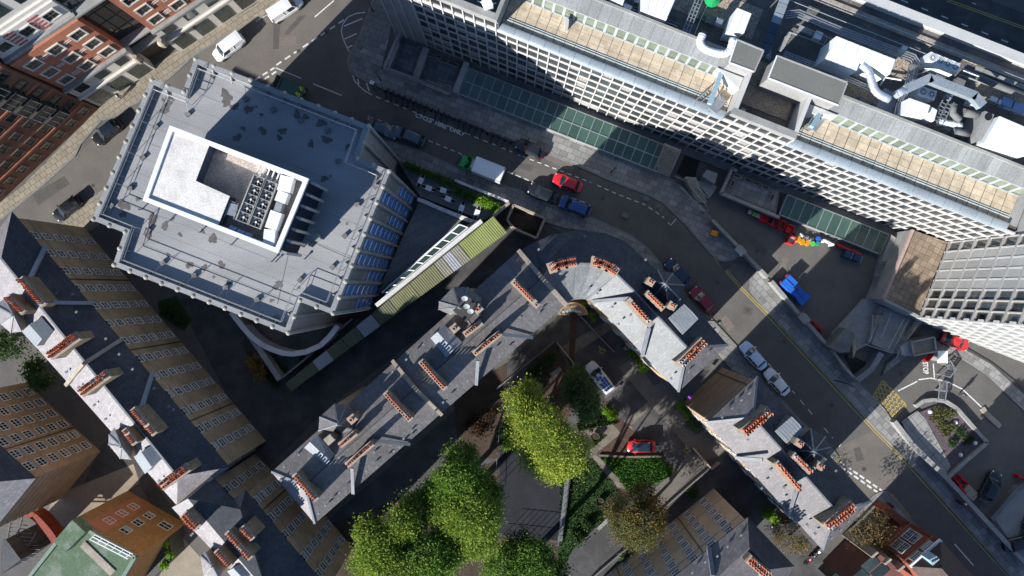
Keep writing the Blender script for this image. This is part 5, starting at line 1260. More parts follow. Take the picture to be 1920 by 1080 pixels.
for (a, b, n_) in (((1445,60),(1440,110),8),((1500,30),(1690,108),30),((1600,185),(1660,210),8),((1830,128),(1925,165),16),((1320,60),(1300,100),7),((1770,205),(1760,235),5),((1462,95),(1480,62),6)):
    for k in range(n_):
        c_ = A(pl(a, b, (k+.5)/n_), 18); link('roof_paver', sl_, rW, Matrix.Translation((c_.x, c_.y, 18.03+.02*random.random())) @ Matrix.Rotation(-.385, 4, 'Z'))
# ---------------------------------------------------------------- grey panelled tower on the right, with its low tiled wing
def wbox(name, parent, t0, t1, d0, d1, z0, z1, m): return MB().prism(wplan((t0,d0),(t1,d0),(t1,d1),(t0,d1)), z0, z1).build(name, m, parent)
rR = thing('office_tower', 'grey panelled and white-gridded office tower cut by the right edge', 'office tower', tuple(wp(90, -4, 0)))
TX, D0, D1, ZTR = 79.4, -10.7, .04, 30.0
wbox('wall', rR, TX+.3, 110, D0+.3, 14, 0, ZTR, M_panel)
MOD = (D1-D0)/8; RH3 = 2.75
wwm = MB()
for s in (-1, 1): wwm.box((s*(MOD/2-.16), .03, 0), (.09,.14,1.9)); wwm.box((0, .03, s*.95), (MOD-.3,.14,.09))
wwf = wwm.mesh('window', M_wsill); wwp = MB().face([(-MOD/2+.12,.02,-.95),(MOD/2-.12,.02,-.95),(MOD/2-.12,.02,.95),(-MOD/2+.12,.02,.95)][::-1]).mesh('pane', M_wglass)
pnl = MB().box((0,.05,0), (MOD-.10,.14,RH3-.08)).mesh('blank_panel', M_panel)
Uv, Nv = Vector((u.x,u.y)), Vector((nb.x,nb.y))
for k in range(8):
    d_ = D1-(k+.5)*MOD
    for s in range(9):
        z = 5.2+RH3*(s+.5); p = wp(TX+.3, d_, 0).to_2d()
        if k in (0, 5, 6, 7): f = put(wwf, 'window', rR, p, Nv, -Uv, z, .0); link('pane', wwp, f)
        else: put(pnl, 'blank_panel', rR, p, Nv, -Uv, z, .0)
for k in range(9): wbox('mullion', rR, TX+.12, TX+.3, D1-k*MOD-.09, D1-k*MOD+.09, 4.4, ZTR, M_clad)
for s in range(10): wbox('spandrel', rR, TX+.08, TX+.3, D0, D1, 5.2+RH3*s-.16, 5.2+RH3*s+.16, M_panel)
# south side: deep white grid seen at a glancing angle
for k in range(16):
    for s in range(9):
        z = 4.2+RH3*(s+.5); p = wp(TX+.9+(k+.5)*1.3, D0+.3, 0).to_2d(); f = put(wwf, 'window', rR, p, Uv, -Nv, z, 0); link('pane', wwp, f)
for k in range(18): wbox('mullion', rR, TX+.8+k*1.3-.1, TX+.8+k*1.3+.1, D0-.2, D0+.3, 3.0, ZTR, M_clad)
for s in range(10): wbox('spandrel', rR, TX, TX+24, D0-.1, D0+.3, 4.2+RH3*s-.42, 4.2+RH3*s+.42, M_clad)
# low wing with brown tiled deck
rL = thing('low_wing', 'low wing with a brown tiled flat roof between the white building and the grey tower', 'low building', tuple(at(1712,510,0)))
qd = [(1711,431),(1777,454),(1722,594),(1656,561)]
MB().prism(px_plan(qd, 5.0), 0, 4.92).build('wall', M_conc, rL)
M_btile = mat('brown_tile', (0.27,0.205,0.15), (0.20,0.155,0.115), 0.4, 0.85, 0.1, rnd=0.18)
MB().face([(p[0],p[1],4.93) for p in ccw(px_plan(qd, 5.0))]).build('roof_bed', M_joint, rL)
a_, b_ = at(1656,561,5), at(1722,594,5)
paving('roof_tile', rL, px_plan(qd, 5.0), 4.96, M_btile, .78, .78, math.atan2(b_.y-a_.y, b_.x-a_.x), .04, 300, th=.03, stagger=False, origin=(a_.x,a_.y))
mb = MB(); mb.bar(A((1711,431),5.1), A((1656,561),5.1), .35, .5); mb.build('parapet', mat('pink_coping',(0.42,0.30,0.27),(0.33,0.25,0.23),1.0,0.8), rL)
mb = MB(); mb.bar(A((1656,561),5.1), A((1722,594),5.1), .35, .4); mb.build('parapet', M_conc, rL)
MB().prism(px_plan([(1640,560),(1657,478),(1672,440),(1680,446),(1658,520),(1650,566)], 1.6), 0, 1.6).build('plinth', M_conc, rL)
for i, q in enumerate((((1648,490),(1664,488),(1658,506),(1645,508)), ((1640,518),(1655,516),(1649,534),(1636,538)))):
    t = thing('light_well_grille', ('upper','lower')[i] + ' barred light well grille at the foot of the low wing', 'grille', tuple(at(*q[0],1.6)))
    MB().prism(px_plan(q, 1.7), 1.5, 1.65).build('frame', M_concd, t)
    for k in range(8): mb = MB(); mb.bar(A(pl(q[0],q[3],k/7),1.74), A(pl(q[1],q[2],k/7),1.74), .07, .06); mb.build('bar', M_steel, t)
# stepped entrance court
rC2 = thing('entrance_steps', 'grey concrete stepped entrance with stairs and handrails below the low wing', 'steps', tuple(at(1665,610,0)))
for pts, z, m in (([(1560,625),(1620,560),(1660,565),(1665,600),(1640,640),(1600,660),(1565,650)],.5,M_conc),([(1650,575),(1735,600),(1676,664),(1628,640)],1.3,M_conc),([(1658,582),(1697,592),(1668,660),(1634,645)],1.5,M_slabg)):
    MB().prism(px_plan(pts, z), 0, z).build('platform', m, rC2)
for (a, b, c2, d2, n, za, zb) in (((1636,590),(1652,592),(1648,632),(1634,628),11,2.2,.6),((1706,603),(1719,601),(1694,642),(1684,650),11,2.4,.6)):
    for k in range(n):
        f = (k+.5)/n; p, q2 = A(pl(a,d2,f), 1), A(pl(b,c2,f), 1); z = za+(zb-za)*f; mb = MB(); L_ = (A(d2,1)-A(a,1)).length/n
        mb.bar(Vector((p.x,p.y,z/2)), Vector((q2.x,q2.y,z/2)), L_, z); mb.build('step', M_cope if n else M_conc, rC2)
hr = MB()
for ln in (((1637,590),(1634,632),(1628,645)),((1672,585),(1652,635)),((1703,600),(1672,662),(1620,645)),((1722,605),(1712,622),(1688,652),(1681,672)),((1695,598),(1665,655))):
    P = [A(p, 2.5) for p in ln]
    hr.tube(P, .05, 6)
    for a, b in zip(P[:-1], P[1:]):
        for k in range(3): c_ = a.lerp(b, k/2); hr.bar(c_, c_-Vector((0,0,1.1)), .05, .05)
hr.build('handrail', M_steel, rC2)
MB().prism(px_plan([(1553,650),(1585,615),(1604,626),(1592,660),(1575,662)], 2.6), 0, 2.6).build('roof_slab', M_concd, rC2)
MB().prism(px_plan([(1598,640),(1604,632),(1606,655),(1600,672)], 1.8), 0, 1.8).build('pier', M_cope, rC2)
rK = thing('lift_shaft', 'grey roofed plant hut behind railings beside the entrance steps', 'plant hut', tuple(at(1735,648,0)))
MB().prism(px_plan([(1690,650),(1706,641),(1752,631),(1754,660),(1712,668),(1693,666)], 3.0), 0, 2.7).build('wall', M_panel, rK)
MB().prism(px_plan([(1708,642),(1751,632),(1754,659),(1713,667)], 3.2), 2.7, 2.95).build('roof', mat('hut_roof',(0.20,0.19,0.17),(0.13,0.125,0.115),0.5,0.9), rK)
mb = MB(); Q = [A(p, 3.2) for p in ((1708,642),(1751,632),(1754,659),(1713,667))]
for i in range(4): mb.bar(Q[i], Q[(i+1)%4], .16, .45)
mb.build('parapet', M_conc, rK)
pit = MB(); Q = px_plan([(1582,668),(1590,662),(1632,684),(1610,700),(1604,711)], .02); pit.face([(p[0],p[1],.02) for p in ccw(Q)]); tag(pit.build('pit_shade', M_black), kind='structure')  # flat black sheet; the pit's darkness is put into its colour
wall('basement_wall', 'blue-grey canted parapet round the dark basement pit', [(1653,662),(1635,692),(1607,714)], 1.6, .75, M_lead)
wall('basement_wall', 'pale wall along the pavement side of the dark basement pit', [(1560,655),(1582,686),(1607,714)], 1.3, .35, M_conc)
wall('boundary_wall', 'long pale stone wall between the pavement and the service yard, upper stretch', [(1336,412),(1440,520)], 1.3, .45, M_conc)
wall('boundary_wall', 'pale stone wall beside the pavement, from the yard gate to the entrance court', [(1447,527),(1500,590),(1550,645)], 1.3, .5, M_conc)
wall('boundary_wall', 'pale stone wall along the pavement from the box junction down to the right edge', [(1678,790),(1710,832),(1777,898),(1925,1058)], 1.2, .6, M_conc)
for i, p in enumerate(((1388,470),(1507,597))):
    t = thing('gate_pier', ('upper','lower')[i]+' squared stone gate pier on the yard wall', 'gate pier', tuple(A(p,0)))
    MB().box(A(p,.9), (1.2,.8,1.8), -.85).build('pier', M_conc, t); MB().box(A(p,1.85), (1.4,1.0,.15), -.85).build('cap', M_conc, t)
# left court between the stairs and canopy
rQ = thing('entrance_court', 'shaded grey courtyard with planters and railings at the foot of the white building', 'courtyard', tuple(at(1410,350,0)))
MB().prism(px_plan([(1350,365),(1372,318),(1462,358),(1455,402)], 1.2), 0, 1.2).build('platform', M_concd, rQ)
paving('slab', rQ, px_plan([(1354,362),(1374,324),(1458,360),(1450,396)], 1.2), 1.23, M_slabg, .8, .8, -.385, .05, 150, stagger=False)
mb = MB()
for p, q2 in (((1351,363),(1460,408)),((1351,363),(1372,316)),((1372,316),(1380,322))): 
    mb.bar(A(p,1.6), A(q2,1.6), .4, .9)
mb.build('parapet', M_conc, rQ)
for (a, b, n) in (((1262,275),(1240,325),13),):
    for k in range(n):
        z = 4.0-.27*k; p = A(pl(a,b,(k+.5)/n), z); mb = MB(); mb.box((p.x,p.y,z/2), (2.1,.33,z), math.atan2(u.y,u.x)); mb.build('step', M_cope, rQ)
hr = MB()
for s in (-1.1, 1.1):
    hr.bar(A((1262,275),4.9)+Vector((u.x,u.y,0))*s, A((1240,325),1.7)+Vector((u.x,u.y,0))*s, .14, .3)
hr.build('stair_wall', M_conc, rQ)
for k in range(11):
    p = A(pl((1290,335),(1318,378),(k+.5)/11), .9); mb = MB(); mb.box((p.x,p.y,(2.2-.17*k)/2), (.36,1.5,2.2-.17*k), math.atan2(-43,28)+math.pi/2+.9); mb.build('step', M_cope, rQ)
hr = MB()
for ln in (((1267,330),(1285,340),(1325,386)),((1285,333),(1300,345),(1328,372)),((1278,352),(1322,398),(1328,392))):
    P = [A(p, 1.5) for p in ln]; hr.tube(P, .06, 6)
    for a, b in zip(P[:-1], P[1:]):
        for k in range(4): c_ = a.lerp(b, k/3); hr.bar(c_, c_-Vector((0,0,1.5)), .05, .05)
hr.build('handrail', M_steel, rQ)
MB().prism(px_plan([(1317,330),(1325,318),(1346,325),(1340,345)], 2.2), 0, 2.2).build('roof_slab', M_conc, rQ)
MB().prism(px_plan([(1306,340),(1320,338),(1345,350),(1330,372)], .5), 0, .5).build('platform', M_conc, rQ)
pit = MB(); Q = px_plan([(1284,292),(1312,300),(1300,345),(1268,325)], .02); pit.face([(p[0],p[1],.02) for p in ccw(Q)]); tag(pit.build('pit_shade', M_black), kind='structure')  # black sheet at ground level, painted in for the shade of a void
names = ['white planter box nearest the stair beside the shaded courtyard','white planter box second from the stair by the gridded wall','third white planter box along the gridded wall','white planter box at the right end along the gridded wall','white planter set crosswise near the courtyard railing','white planter at the far right corner of the courtyard']
for i, (p, ang) in enumerate((((1379,331),-.385),((1400,339),-.385),((1416,345),-.385),((1432,352),-.385),((1371,345),1.15),((1445,371),1.2))):
    t = thing('planter', names[i], 'planter', tuple(A(p,1.2)), 'planters of the shaded courtyard', ang)
    MB().box((0,0,.3), (.95,.5,.6)).build('box', M_conc, t); MB().box((0,0,.6), (.8,.36,.06)).build('soil', M_soil, t)
# sunken paved terraces at the left corner of the white building
rU = thing('sunken_terrace', 'two sunken slab-paved terraces in shade at the left corner of the white building', 'terrace', tuple(at(790,110,0)))
for q, ox in (([(748,82),(792,88),(780,145),(730,130)], 0), ([(802,104),(868,128),(850,172),(788,148)], 1)):
    MB().face([(p[0],p[1],.05) for p in ccw(px_plan(q,.05))]).build('bed', M_joint, rU)
    paving('slab', rU, px_plan(q,.08), .08, mat('blue_slab',(0.15,0.16,0.175),(0.10,0.11,0.12),0.5,0.8,rnd=0.2), .72, .72, -.39, .05, 150, stagger=False)
mb = MB()
for p, q2, w_ in (((722,128),(752,62),.5),((722,128),(780,150),.35),((780,150),(845,178),.35),((780,148),(800,92),.85),((730,128),(748,82),.4)): mb.bar(A(p,.6), A(q2,.6), w_, 1.2)
mb.build('parapet', M_conc, rU)
hr = MB()
for ln in (((719,130),(745,68)),((722,131),(784,154),(842,178),(845,160)),((800,150),(828,162))):
    P = [A(p,2.0) for p in ln]; hr.tube(P, .045, 6); hr.tube([p-Vector((0,0,.35)) for p in P], .03, 5)
    for a, b in zip(P[:-1], P[1:]):
        for k in range(9): c_ = a.lerp(b, k/8); hr.bar(c_, c_-Vector((0,0,1.0)), .05, .05)
hr.build('railing', M_steel, rU)
for i, p in enumerate(((810,106),(823,109),(835,116),(846,120),(855,124))):
    t = thing('planter', ['leftmost stone planter of the row at the back of the sunken terrace','second stone planter at the back of the sunken terrace','third stone planter at the back of the sunken terrace','fourth stone planter at the back of the sunken terrace','rightmost stone planter of the row at the back of the sunken terrace'][i], 'planter', tuple(A(p,.1)), 'planters of the sunken terrace', -.385)
    MB().box((0,0,.3), (.8,.5,.6)).build('box', M_conc, t); MB().box((0,0,.6), (.65,.36,.06)).build('soil', M_soil, t)
# forecourt island with planting, ramps and gates
struct('island', MB().prism(px_plan([(1690,800),(1720,775),(1745,765),(1770,762),(1800,772),(1852,830),(1778,897),(1715,835)], .3), 0, .3), mat('bark_mulch',(0.115,0.09,0.105),(0.075,0.058,0.066),2.0,0.95,0.5,grain=0.3))
Pk = [(1718,762),(1732,752),(1752,750),(1775,753),(1795,766),(1825,800),(1852,830),(1815,862),(1778,896)]
o = tag(MB().face([(p[0],p[1],.31) for p in ccw(px_plan([(1690,790),(1720,770),(1735,785),(1782,872),(1775,893),(1712,832)],.31))]).build('island_paving', M_joint), kind='structure')
paving('slab', o, px_plan([(1690,790),(1720,770),(1735,785),(1782,872),(1775,893),(1712,832)],.33), .335, M_conc, 1.5, 1.1, -.85, .05, 200, stagger=False)
for i, (p, q2) in enumerate(zip(Pk[:-1], Pk[1:])):
    pass
wall('island_kerb', 'pale raised kerb wall curving round the mulch planting island', Pk, .7, .5, M_conc)
wall('traffic_island', 'narrow wedge-shaped kerbed island in the curved drive', [(1842,765),(1850,776),(1876,800)], .22, .7, M_cope)
o = tag(MB().prism(px_plan([(1652,705),(1700,665),(1740,645),(1765,655),(1800,668),(1850,700),(1925,770),(1960,830),(1985,810),(1930,735),(1860,680),(1800,645),(1760,632),(1700,650),(1660,680)],.12), 0, .12).build('pavement', M_joint), kind='structure')
paving('slab', o, px_plan([(1655,702),(1700,668),(1740,650),(1765,658),(1800,671),(1850,703),(1922,772),(1940,758),(1860,684),(1800,650),(1760,638),(1700,655),(1664,682)],.13), .135, M_slabg, .9, .75, -.6, .04, 250)
def panel_gate(label, quad, zt, n):
    t = thing('gate', label, 'gate', tuple(A(quad[0],0)))
    fr = MB(); Q = [A(p, zt) for p in quad]
    for i in range(4): fr.bar(Q[i], Q[(i+1)%4], .10, .10)
    for q in Q: fr.bar(q, Vector((q.x,q.y,0)), .12, .12)
    fr.build('frame', M_steel, t)
    for k in range(1, n): mb = MB(); mb.bar(Q[0].lerp(Q[3],k/n), Q[1].lerp(Q[2],k/n), .045, .045); mb.build('bar', M_steel, t)
panel_gate('white barred frame lying beyond the drive kerb, upper half', [(1763,715),(1776,717),(1775,734),(1761,731)], 1.0, 7)
panel_gate('white barred frame against the planted island, lower half', [(1761,733),(1775,735),(1772,752),(1759,750)], 1.0, 6)
panel_gate('tilted white frame gate beside the drive with square panels', [(1764,703),(1782,707),(1793,692),(1779,689)], 1.1, 4)
panel_gate('small white frame gate next to the white kiosk roof', [(1772,684),(1780,690),(1790,690),(1782,676)], 1.1, 3)
t = thing('kiosk', 'small kiosk with a bright white square roof beside the drive', 'kiosk', tuple(at(1769,669,0)))
MB().prism(px_plan([(1761,660),(1776,660),(1776,678),(1761,678)],2.4), 0, 2.3).build('wall', M_panel, t); MB().prism(px_plan([(1759,658),(1777,658),(1777,681),(1759,681)],2.5), 2.3, 2.5).build('roof', M_ahu, t)
sheet('paved_corner', [(1860,965),(1915,900),(1985,940),(1985,1110),(1925,1060)], 0.03, M_conc)
struct('ramp_edge', MB().prism(px_plan([(1858,972),(1905,915),(1985,870),(1985,878),(1908,922),(1863,978)], .9), 0, .9), M_concd)

# ---------------------------------------------------------------- ornate red and white building, top left
M_rb = mat('orange_red_brick', (0.45,0.185,0.11), (0.38,0.15,0.09), 0.5, 0.85, 0.08, grain=0.08)
M_cream = mat('cream_stone', (0.64,0.605,0.55), (0.56,0.525,0.475), 0.7, 0.8, grain=0.05)
M_dkglass = mat('dark_glass', (0.02,0.03,0.028), (0.04,0.055,0.05), 0.6, 0.08, spec=0.9, grain=0.0, rnd=0.3)
M_pink = mat('pink_brick', (0.40,0.12,0.11), (0.33,0.10,0.095), 0.8, 0.85, grain=0.08)
q0, q1 = at(187,200,0), at(440,31,0)
qu = (q1-q0).normalized(); qn = Vector((qu.y,-qu.x,0)); 
if qn.dot(Vector((1,-1,0))) < 0: qn = -qn
def qp(t, d, z): v = q0 + qu*t - qn*d; return Vector((v.x, v.y, z))
def qplan(*td): return [tuple(qp(t,d,0).to_2d()) for t,d in td]
rO = thing('ornate_building', 'ornate orange-red brick and white stone building with square windows in the top left corner', 'office building', tuple(qp(12,4,0)))
QL = (q1-q0).length + 14
# stages: set back a little at each ledge; two wings either side of a glazed bay
ST_ = [(0,.0,4.9,M_cream),(4.9,.0,8.0,M_cream),(8.3,.25,18.4,M_rb),(18.9,1.0,22.5,M_cream),(23.0,1.6,29.5,M_cream)]
WINGS = [(0.0, 9.4), (13.6, QL)]
def qface(name, mesh, parent, t, d, z): return put(mesh, name, parent, qp(t,d,0).to_2d(), Vector((-qu.x,-qu.y)) if Vector((-qu.y,qu.x)).dot(qn.to_2d()) < 0 else Vector((qu.x,qu.y)), qn.to_2d(), z, 0)
sqf = MB()
for s in (-1,1): sqf.box((s*.82,.05,0),(.2,.16,1.95)); sqf.box((0,.05,s*.88),(1.45,.16,.2))
sqw = sqf.mesh('window', M_cream); sqp = MB().face([(-.75,.02,-.8),(.75,.02,-.8),(.75,.02,.8),(-.75,.02,.8)]).mesh('pane', M_dkglass); sqi = MB().box((0,.03,-.1),(.06,.06,1.5)).box((0,.03,0),(1.4,.06,.06)).mesh('glazing_bar', M_wsill)
bandm = MB().box((0,.03,0),(1.0,.05,.13)).mesh('stone_band', M_cream)
strm = MB().box((0,.03,0),(1.15,.06,.32)).mesh('stone_stripe', M_pink)
for wi, (ta, tb) in enumerate(WINGS):
    back = 7.5
    for z0, sb, z1, m in ST_: MB().prism(qplan((ta,sb),(tb,sb),(tb,back),(ta,back)), z0-.5 if z0 else 0, z1).build('wall', m, rO)
    for z, d_, hh in ((4.9,-.35,.35),(8.15,-.3,.45),(18.65,.55,.55),(22.8,1.3,.5)):
        mb = MB(); mb.prism(qplan((ta-.15,d_),(tb+.15,d_),(tb+.15,d_+1.3),(ta-.15,d_+1.3)), z-hh/2, z+hh/2); mb.build('ledge', M_conc if z in (8.15,18.65) else M_cream, rO)
    n = max(1, round((tb-ta)/3.1)); sp = (tb-ta)/n
    for i in range(n):
        t_ = ta+sp*(i+.5)
        for r in range(3):
            f = qface('window', sqw, rO, t_, .25, 9.9+r*3.15); link('pane', sqp, f); link('glazing_bar', sqi, f)
            if i < n-1:
                for b_ in (-.35,0,.35) if r == 0 else (-.18,.18): qface('stone_band', bandm, rO, t_+sp/2, .25, 9.9+r*3.15+b_)
        f = qface('window', sqw, rO, t_, 1.0, 20.7); link('pane', sqp, f); link('glazing_bar', sqi, f)
        if i < n-1:
            for b_ in (-1.3,-.65,0,.65,1.3): qface('stone_stripe', strm, rO, t_+sp/2, 1.0, 20.7+b_)
        p_ = MB().box((0,.02,0),(1.5,.1,1.7)).mesh('half_window', M_dkglass) if i == 0 and wi == 0 else bpy.data.meshes['half_window']
        qface('half_window', p_, rO, t_, 0, 6.6)
        big = MB().box((0,.02,0),(2.1,.1,3.4)).mesh('shopfront', M_dkglass) if i == 0 and wi == 0 else bpy.data.meshes['shopfront']
        qface('shopfront', big, rO, t_, 0, 2.1)
        up = MB().box((0,.02,0),(1.9,.1,4.2)).mesh('upper_window', M_dkglass) if i == 0 and wi == 0 else bpy.data.meshes['upper_window']
        qface('upper_window', up, rO, t_, 1.6, 26.2)
MB().prism(qplan((9.4,1.6),(13.6,1.6),(13.6,7.5),(9.4,7.5)), 0, 24).build('glazed_bay', M_wsill, rO)
for r in range(7):
    for k in range(3):
        mb = MB().box((0,.05,0),(1.25,.1,2.5)).mesh('bay_pane', M_dkglass) if r == 0 and k == 0 else bpy.data.meshes['bay_pane']
        qface('bay_pane', mb, rO, 10.1+k*1.4, 1.6, 6.5+r*2.7)
for z in (5.2, 8.0, 18.6): MB().prism(qplan((9.4,.4),(13.6,.4),(13.6,1.7),(9.4,1.7)), z-.15, z+.15).build('bay_ledge', M_conc, rO)
for t_ in (9.5, 13.4):
    t = MB().tube([qp(t_,-.45,5.1), qp(t_,-.45,5.9), qp(t_,-.45,6.6)], [.55,.65,.3], 10).build('stone_urn', M_cope, rO)
# brown brick neighbour, extreme left
rN = thing('brick_building', 'brown brick building with glazed oriel bays at the left edge below the ornate one', 'office building', tuple(at(100,270,0)))
n0_, n1_ = at(186,204,0), at(15,365,0); nu_ = (n1_-n0_).normalized(); nn_ = Vector((-nu_.y,nu_.x,0)); nn_ = nn_ if nn_.x > 0 else -nn_
def np_(t,d,z): v = n0_+nu_*t-nn_*d; return Vector((v.x,v.y,z))
NL = (n1_-n0_).length+6
def nplan(*td): return [tuple(np_(t,d,0).to_2d()) for t,d in td]
M_nb = mat('russet_brick', (0.27,0.135,0.085), (0.20,0.095,0.062), 0.5, 0.88, 0.1, grain=0.14)
MB().prism(nplan((0,0),(NL,0),(NL,14),(0,14)), 0, 24).build('wall', M_nb, rN)
for z in (4.0, 10.6, 13.4, 20.0): MB().prism(nplan((0,-.14),(NL,-.14),(NL,.1),(0,.1)), z-.18, z+.18).build('string_course', M_rb, rN)
ow = MB()
for s in (-1,1): ow.box((s*.62,.06,0),(.1,.14,1.5)); ow.box((0,.06,s*.72),(1.2,.14,.1))
ow.box((0,.05,0),(.06,.1,1.4)); owf = ow.mesh('window', M_wsill); owp = MB().face([(-.6,.03,-.7),(.6,.03,-.7),(.6,.03,.7),(-.6,.03,.7)][::-1]).mesh('pane', M_dkglass)
da, nn2 = Vector((nu_.x,nu_.y)), nn_.to_2d()
if Vector((da.y,-da.x)).dot(nn2) < 0: da = -da
for i in range(int(NL/2.3)):
    for r, z in enumerate((2.2,5.6,8.6,12,15.4,18.6,21.8)):
        if i == 1 and 4 < z < 22: continue
        f = put(owf, 'window', rN, np_(1.2+i*2.3,0,0).to_2d(), da, nn2, z, 0); link('pane', owp, f)
for k in range(5):
    z = 6.3+k*2.9; b = MB(); b.prism(nplan((2.2,-.75),(4.6,-.75),(4.9,0),(1.9,0)), z-.95, z+.95); o = b.build('oriel_bay', M_dkglass, rN)
    MB().prism(nplan((2.1,-.85),(4.7,-.85),(5.0,0),(1.8,0)), z-1.15, z-.95).build('bay_slab', M_gutter, o); MB().prism(nplan((2.1,-.85),(4.7,-.85),(5.0,0),(1.8,0)), z+.95, z+1.12).build('bay_slab', M_gutter, o)
    b = MB()
    for q in (2.2,3.0,3.8,4.6): b.bar(np_(q,-.78,z-.95), np_(q,-.78,z+.95), .08,.08)
    b.build('bay_mullion', M_lead, o)
# ---------------------------------------------------------------- orange brick building with green flat roof, bottom left
rV = thing('brick_building', 'orange brick building with a moss-green flat roof at the bottom left', 'building', tuple(at(250,990,0)))
ZV = 13.0
M_moss = mat('green_roof_felt', (0.085,0.135,0.08), (0.17,0.20,0.155), 0.45, 0.85, 0.1, grain=0.16, thr=(0.48,0.62))
qv = [(137,974),(159,998),(175,1000),(250,1042),(265,1050),(230,1110),(60,1110),(98,1020)]
pv = px_plan([(137,974),(258,1043),(200,1140),(30,1110)], ZV)
MB().prism(pv, 0, ZV-.1).build('wall', M_orangeb, rV)
MB().prism(inset(pv,.35), ZV-.5, ZV-.08).build('roof', M_moss, rV)
mb = MB(); c4 = ccw(pv); i4 = inset(pv,.18)
for k in range(4): mb.bar((i4[k][0],i4[k][1],ZV), (i4[(k+1)%4][0],i4[(k+1)%4][1],ZV), .4, .5)
mb.build('parapet', mat('pale_green_coping',(0.20,0.27,0.205),(0.165,0.22,0.17),1.0,0.8), rV)
MB().prism(px_plan([(100,1016),(135,975),(160,998),(122,1036)], ZV+1.6), ZV-.2, ZV+1.6).build('roof_block', M_moss, rV)
a_, b_ = A((137,974),ZV).to_2d(), A((258,1043),ZV).to_2d(); cv = sum((Vector(p) for p in pv), Vector((0,0)))/4
if (b_-a_).cross(cv-a_) < 0: a_, b_ = b_, a_
d_, n_, L_ = wall_frame(a_, b_); first = (a_-A((137,974),ZV).to_2d()).length < 1
tt = lambda f: L_*f if first else L_*(1-f)
windows(rV, a_, b_, (3.2, 6.2, 9.2), (tt(.30), tt(.57)), 1.2, 1.6, 2, 2)
mb = MB(); mb.box((0,-.02,0),(L_*.27,.08,12.0)); put(mb.mesh('red_panel', M_rb), 'red_panel', rV, a_+d_*tt(.29), d_, n_, 6.2)
windows(rV, a_, b_, (3.4,), (tt(.86),), 1.6, 1.7, 2, 2)
hr = MB()
for k in range(6): p = pl((170,1010),(236,1045),k/5); hr.bar(A(p,ZV+.5), A((p[0]+9,p[1]-8),ZV+.5), .06,.06)
for o_ in (0, 5, 9): hr.bar(A((168+o_,1011-o_),ZV+.5), A((240+o_,1048-o_),ZV+.5), .1, .1)
hr.build('roof_ladder', M_whitem, rV)
mb = MB(); mb.bar(A((155,1020),ZV-.02), A((212,1075),ZV-.02), .9,.12); mb.build('roof_walkway', M_cope, rV)
MB().prism(px_plan([(258,1045),(315,1000),(322,1050),(270,1100)], 4.0), 0, 4.0).build('lean_to', M_gutter, rV)
sheet('yard', [(100,930),(250,870),(262,905),(150,990),(80,985)], .012, mat('pale_yard',(0.33,0.27,0.20),(0.20,0.17,0.135),0.3,0.9,grain=0.15))  # pale tan yard surface, mottled by noise
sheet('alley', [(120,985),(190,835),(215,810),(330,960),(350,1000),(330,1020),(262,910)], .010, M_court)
sheet('pavement_flags', [(335,1000),(390,1060),(420,1100),(290,1100)], .02, M_slabt)
t = thing('iron_lattice', 'black iron bridge lattice under a red-oxide arched parapet at the bottom left', 'canopy', tuple(at(60,1020,0)))
red_ = MB(); cu = smooth([(42,960),(62,968),(80,985),(96,1005),(104,1018)],3)
for p, q2 in zip(cu[:-1], cu[1:]): red_.bar(A(p,5.2)-Vector((0,0,1.1)), A(q2,5.2)-Vector((0,0,1.1)), .9, 2.2)
red_.build('parapet', mat('red_oxide',(0.26,0.045,0.022),(0.20,0.036,0.02),0.8,0.7), t)
lat = MB()
for k in range(11): lat.bar(A((5,972+k*8),4.6), A((48+k*4,978+k*7.5),4.6), .09,.12)
for q2 in (((8,1040),(20,975)),((22,1045),(42,968)),((36,1052),(68,998))): lat.bar(A(q2[0],4.75), A(q2[1],4.75), .14,.16)
lat.build('lattice', M_concd, t)
MB().prism(px_plan([(2,1015),(10,1012),(38,1050),(0,1078)],7.0), 0, 6.9).build('lean_roof', M_slate, t)

# ---------------------------------------------------------------- red brick house, bottom right
rH = thing('red_brick_house', 'red brick house with white gutter and big white grid windows at the bottom right', 'house', tuple(at(1690,1010,0)))
ZH = 11.5
eH = [(1706,1062),(1764,1012),(2010,1290),(1950,1350)]
ph = px_plan(eH, ZH); wh = inset(ph, .35)
MB().prism(wh, 0, ZH-.05).build('wall', M_redbrick, rH)
E = [A(p,ZH) for p in eH]; r1, r2 = at(1766,1066,ZH+3.4), at(1985,1318,ZH+3.4)
for f in ((E[0],E[1],r1),(E[1],E[2],r2,r1),(E[3],E[0],r1,r2)):
    f = list(f); f = f if (f[1]-f[0]).cross(f[2]-f[0]).z > 0 else f[::-1]; MB().face(f).build('roof', mat('brown_tile_roof',(0.10,0.07,0.062),(0.075,0.052,0.047),0.6,0.8,grid=(.4,.3,.8,.03,.7)), rH)
mb = MB(); mb.bar(E[0]+Vector((0,0,.05)), E[1]+Vector((0,0,.05)), .42, .3); mb.build('gutter', M_whitem, rH)
a_, b_ = E[0].to_2d(), E[1].to_2d(); ch = sum((Vector(p) for p in ph), Vector((0,0)))/4
if (b_-a_).cross(ch-a_) < 0: a_, b_ = b_, a_
d_, n_, L_ = wall_frame(a_, b_); a_ = a_ - n_*.33; b_ = b_ - n_*.33
windows(rH, a_, b_, (6.6,), (L_*.30, L_*.68), 1.6, 2.9, 3, 6, out=.02); windows(rH, a_, b_, (10.3,), (L_*.30, L_*.68), 1.5, .9, 4, 2)
strings(rH, a_, b_, (9.4, 4.2), M_rb); pipes(rH, a_, b_, (L_*.06, L_*.95), 11)
dm_ = MB().prism(px_plan([(1742,1050),(1757,1043),(1770,1060),(1755,1069)], ZH+2.2), ZH+.3, ZH+2.2).build('dormer', M_bmu, rH)
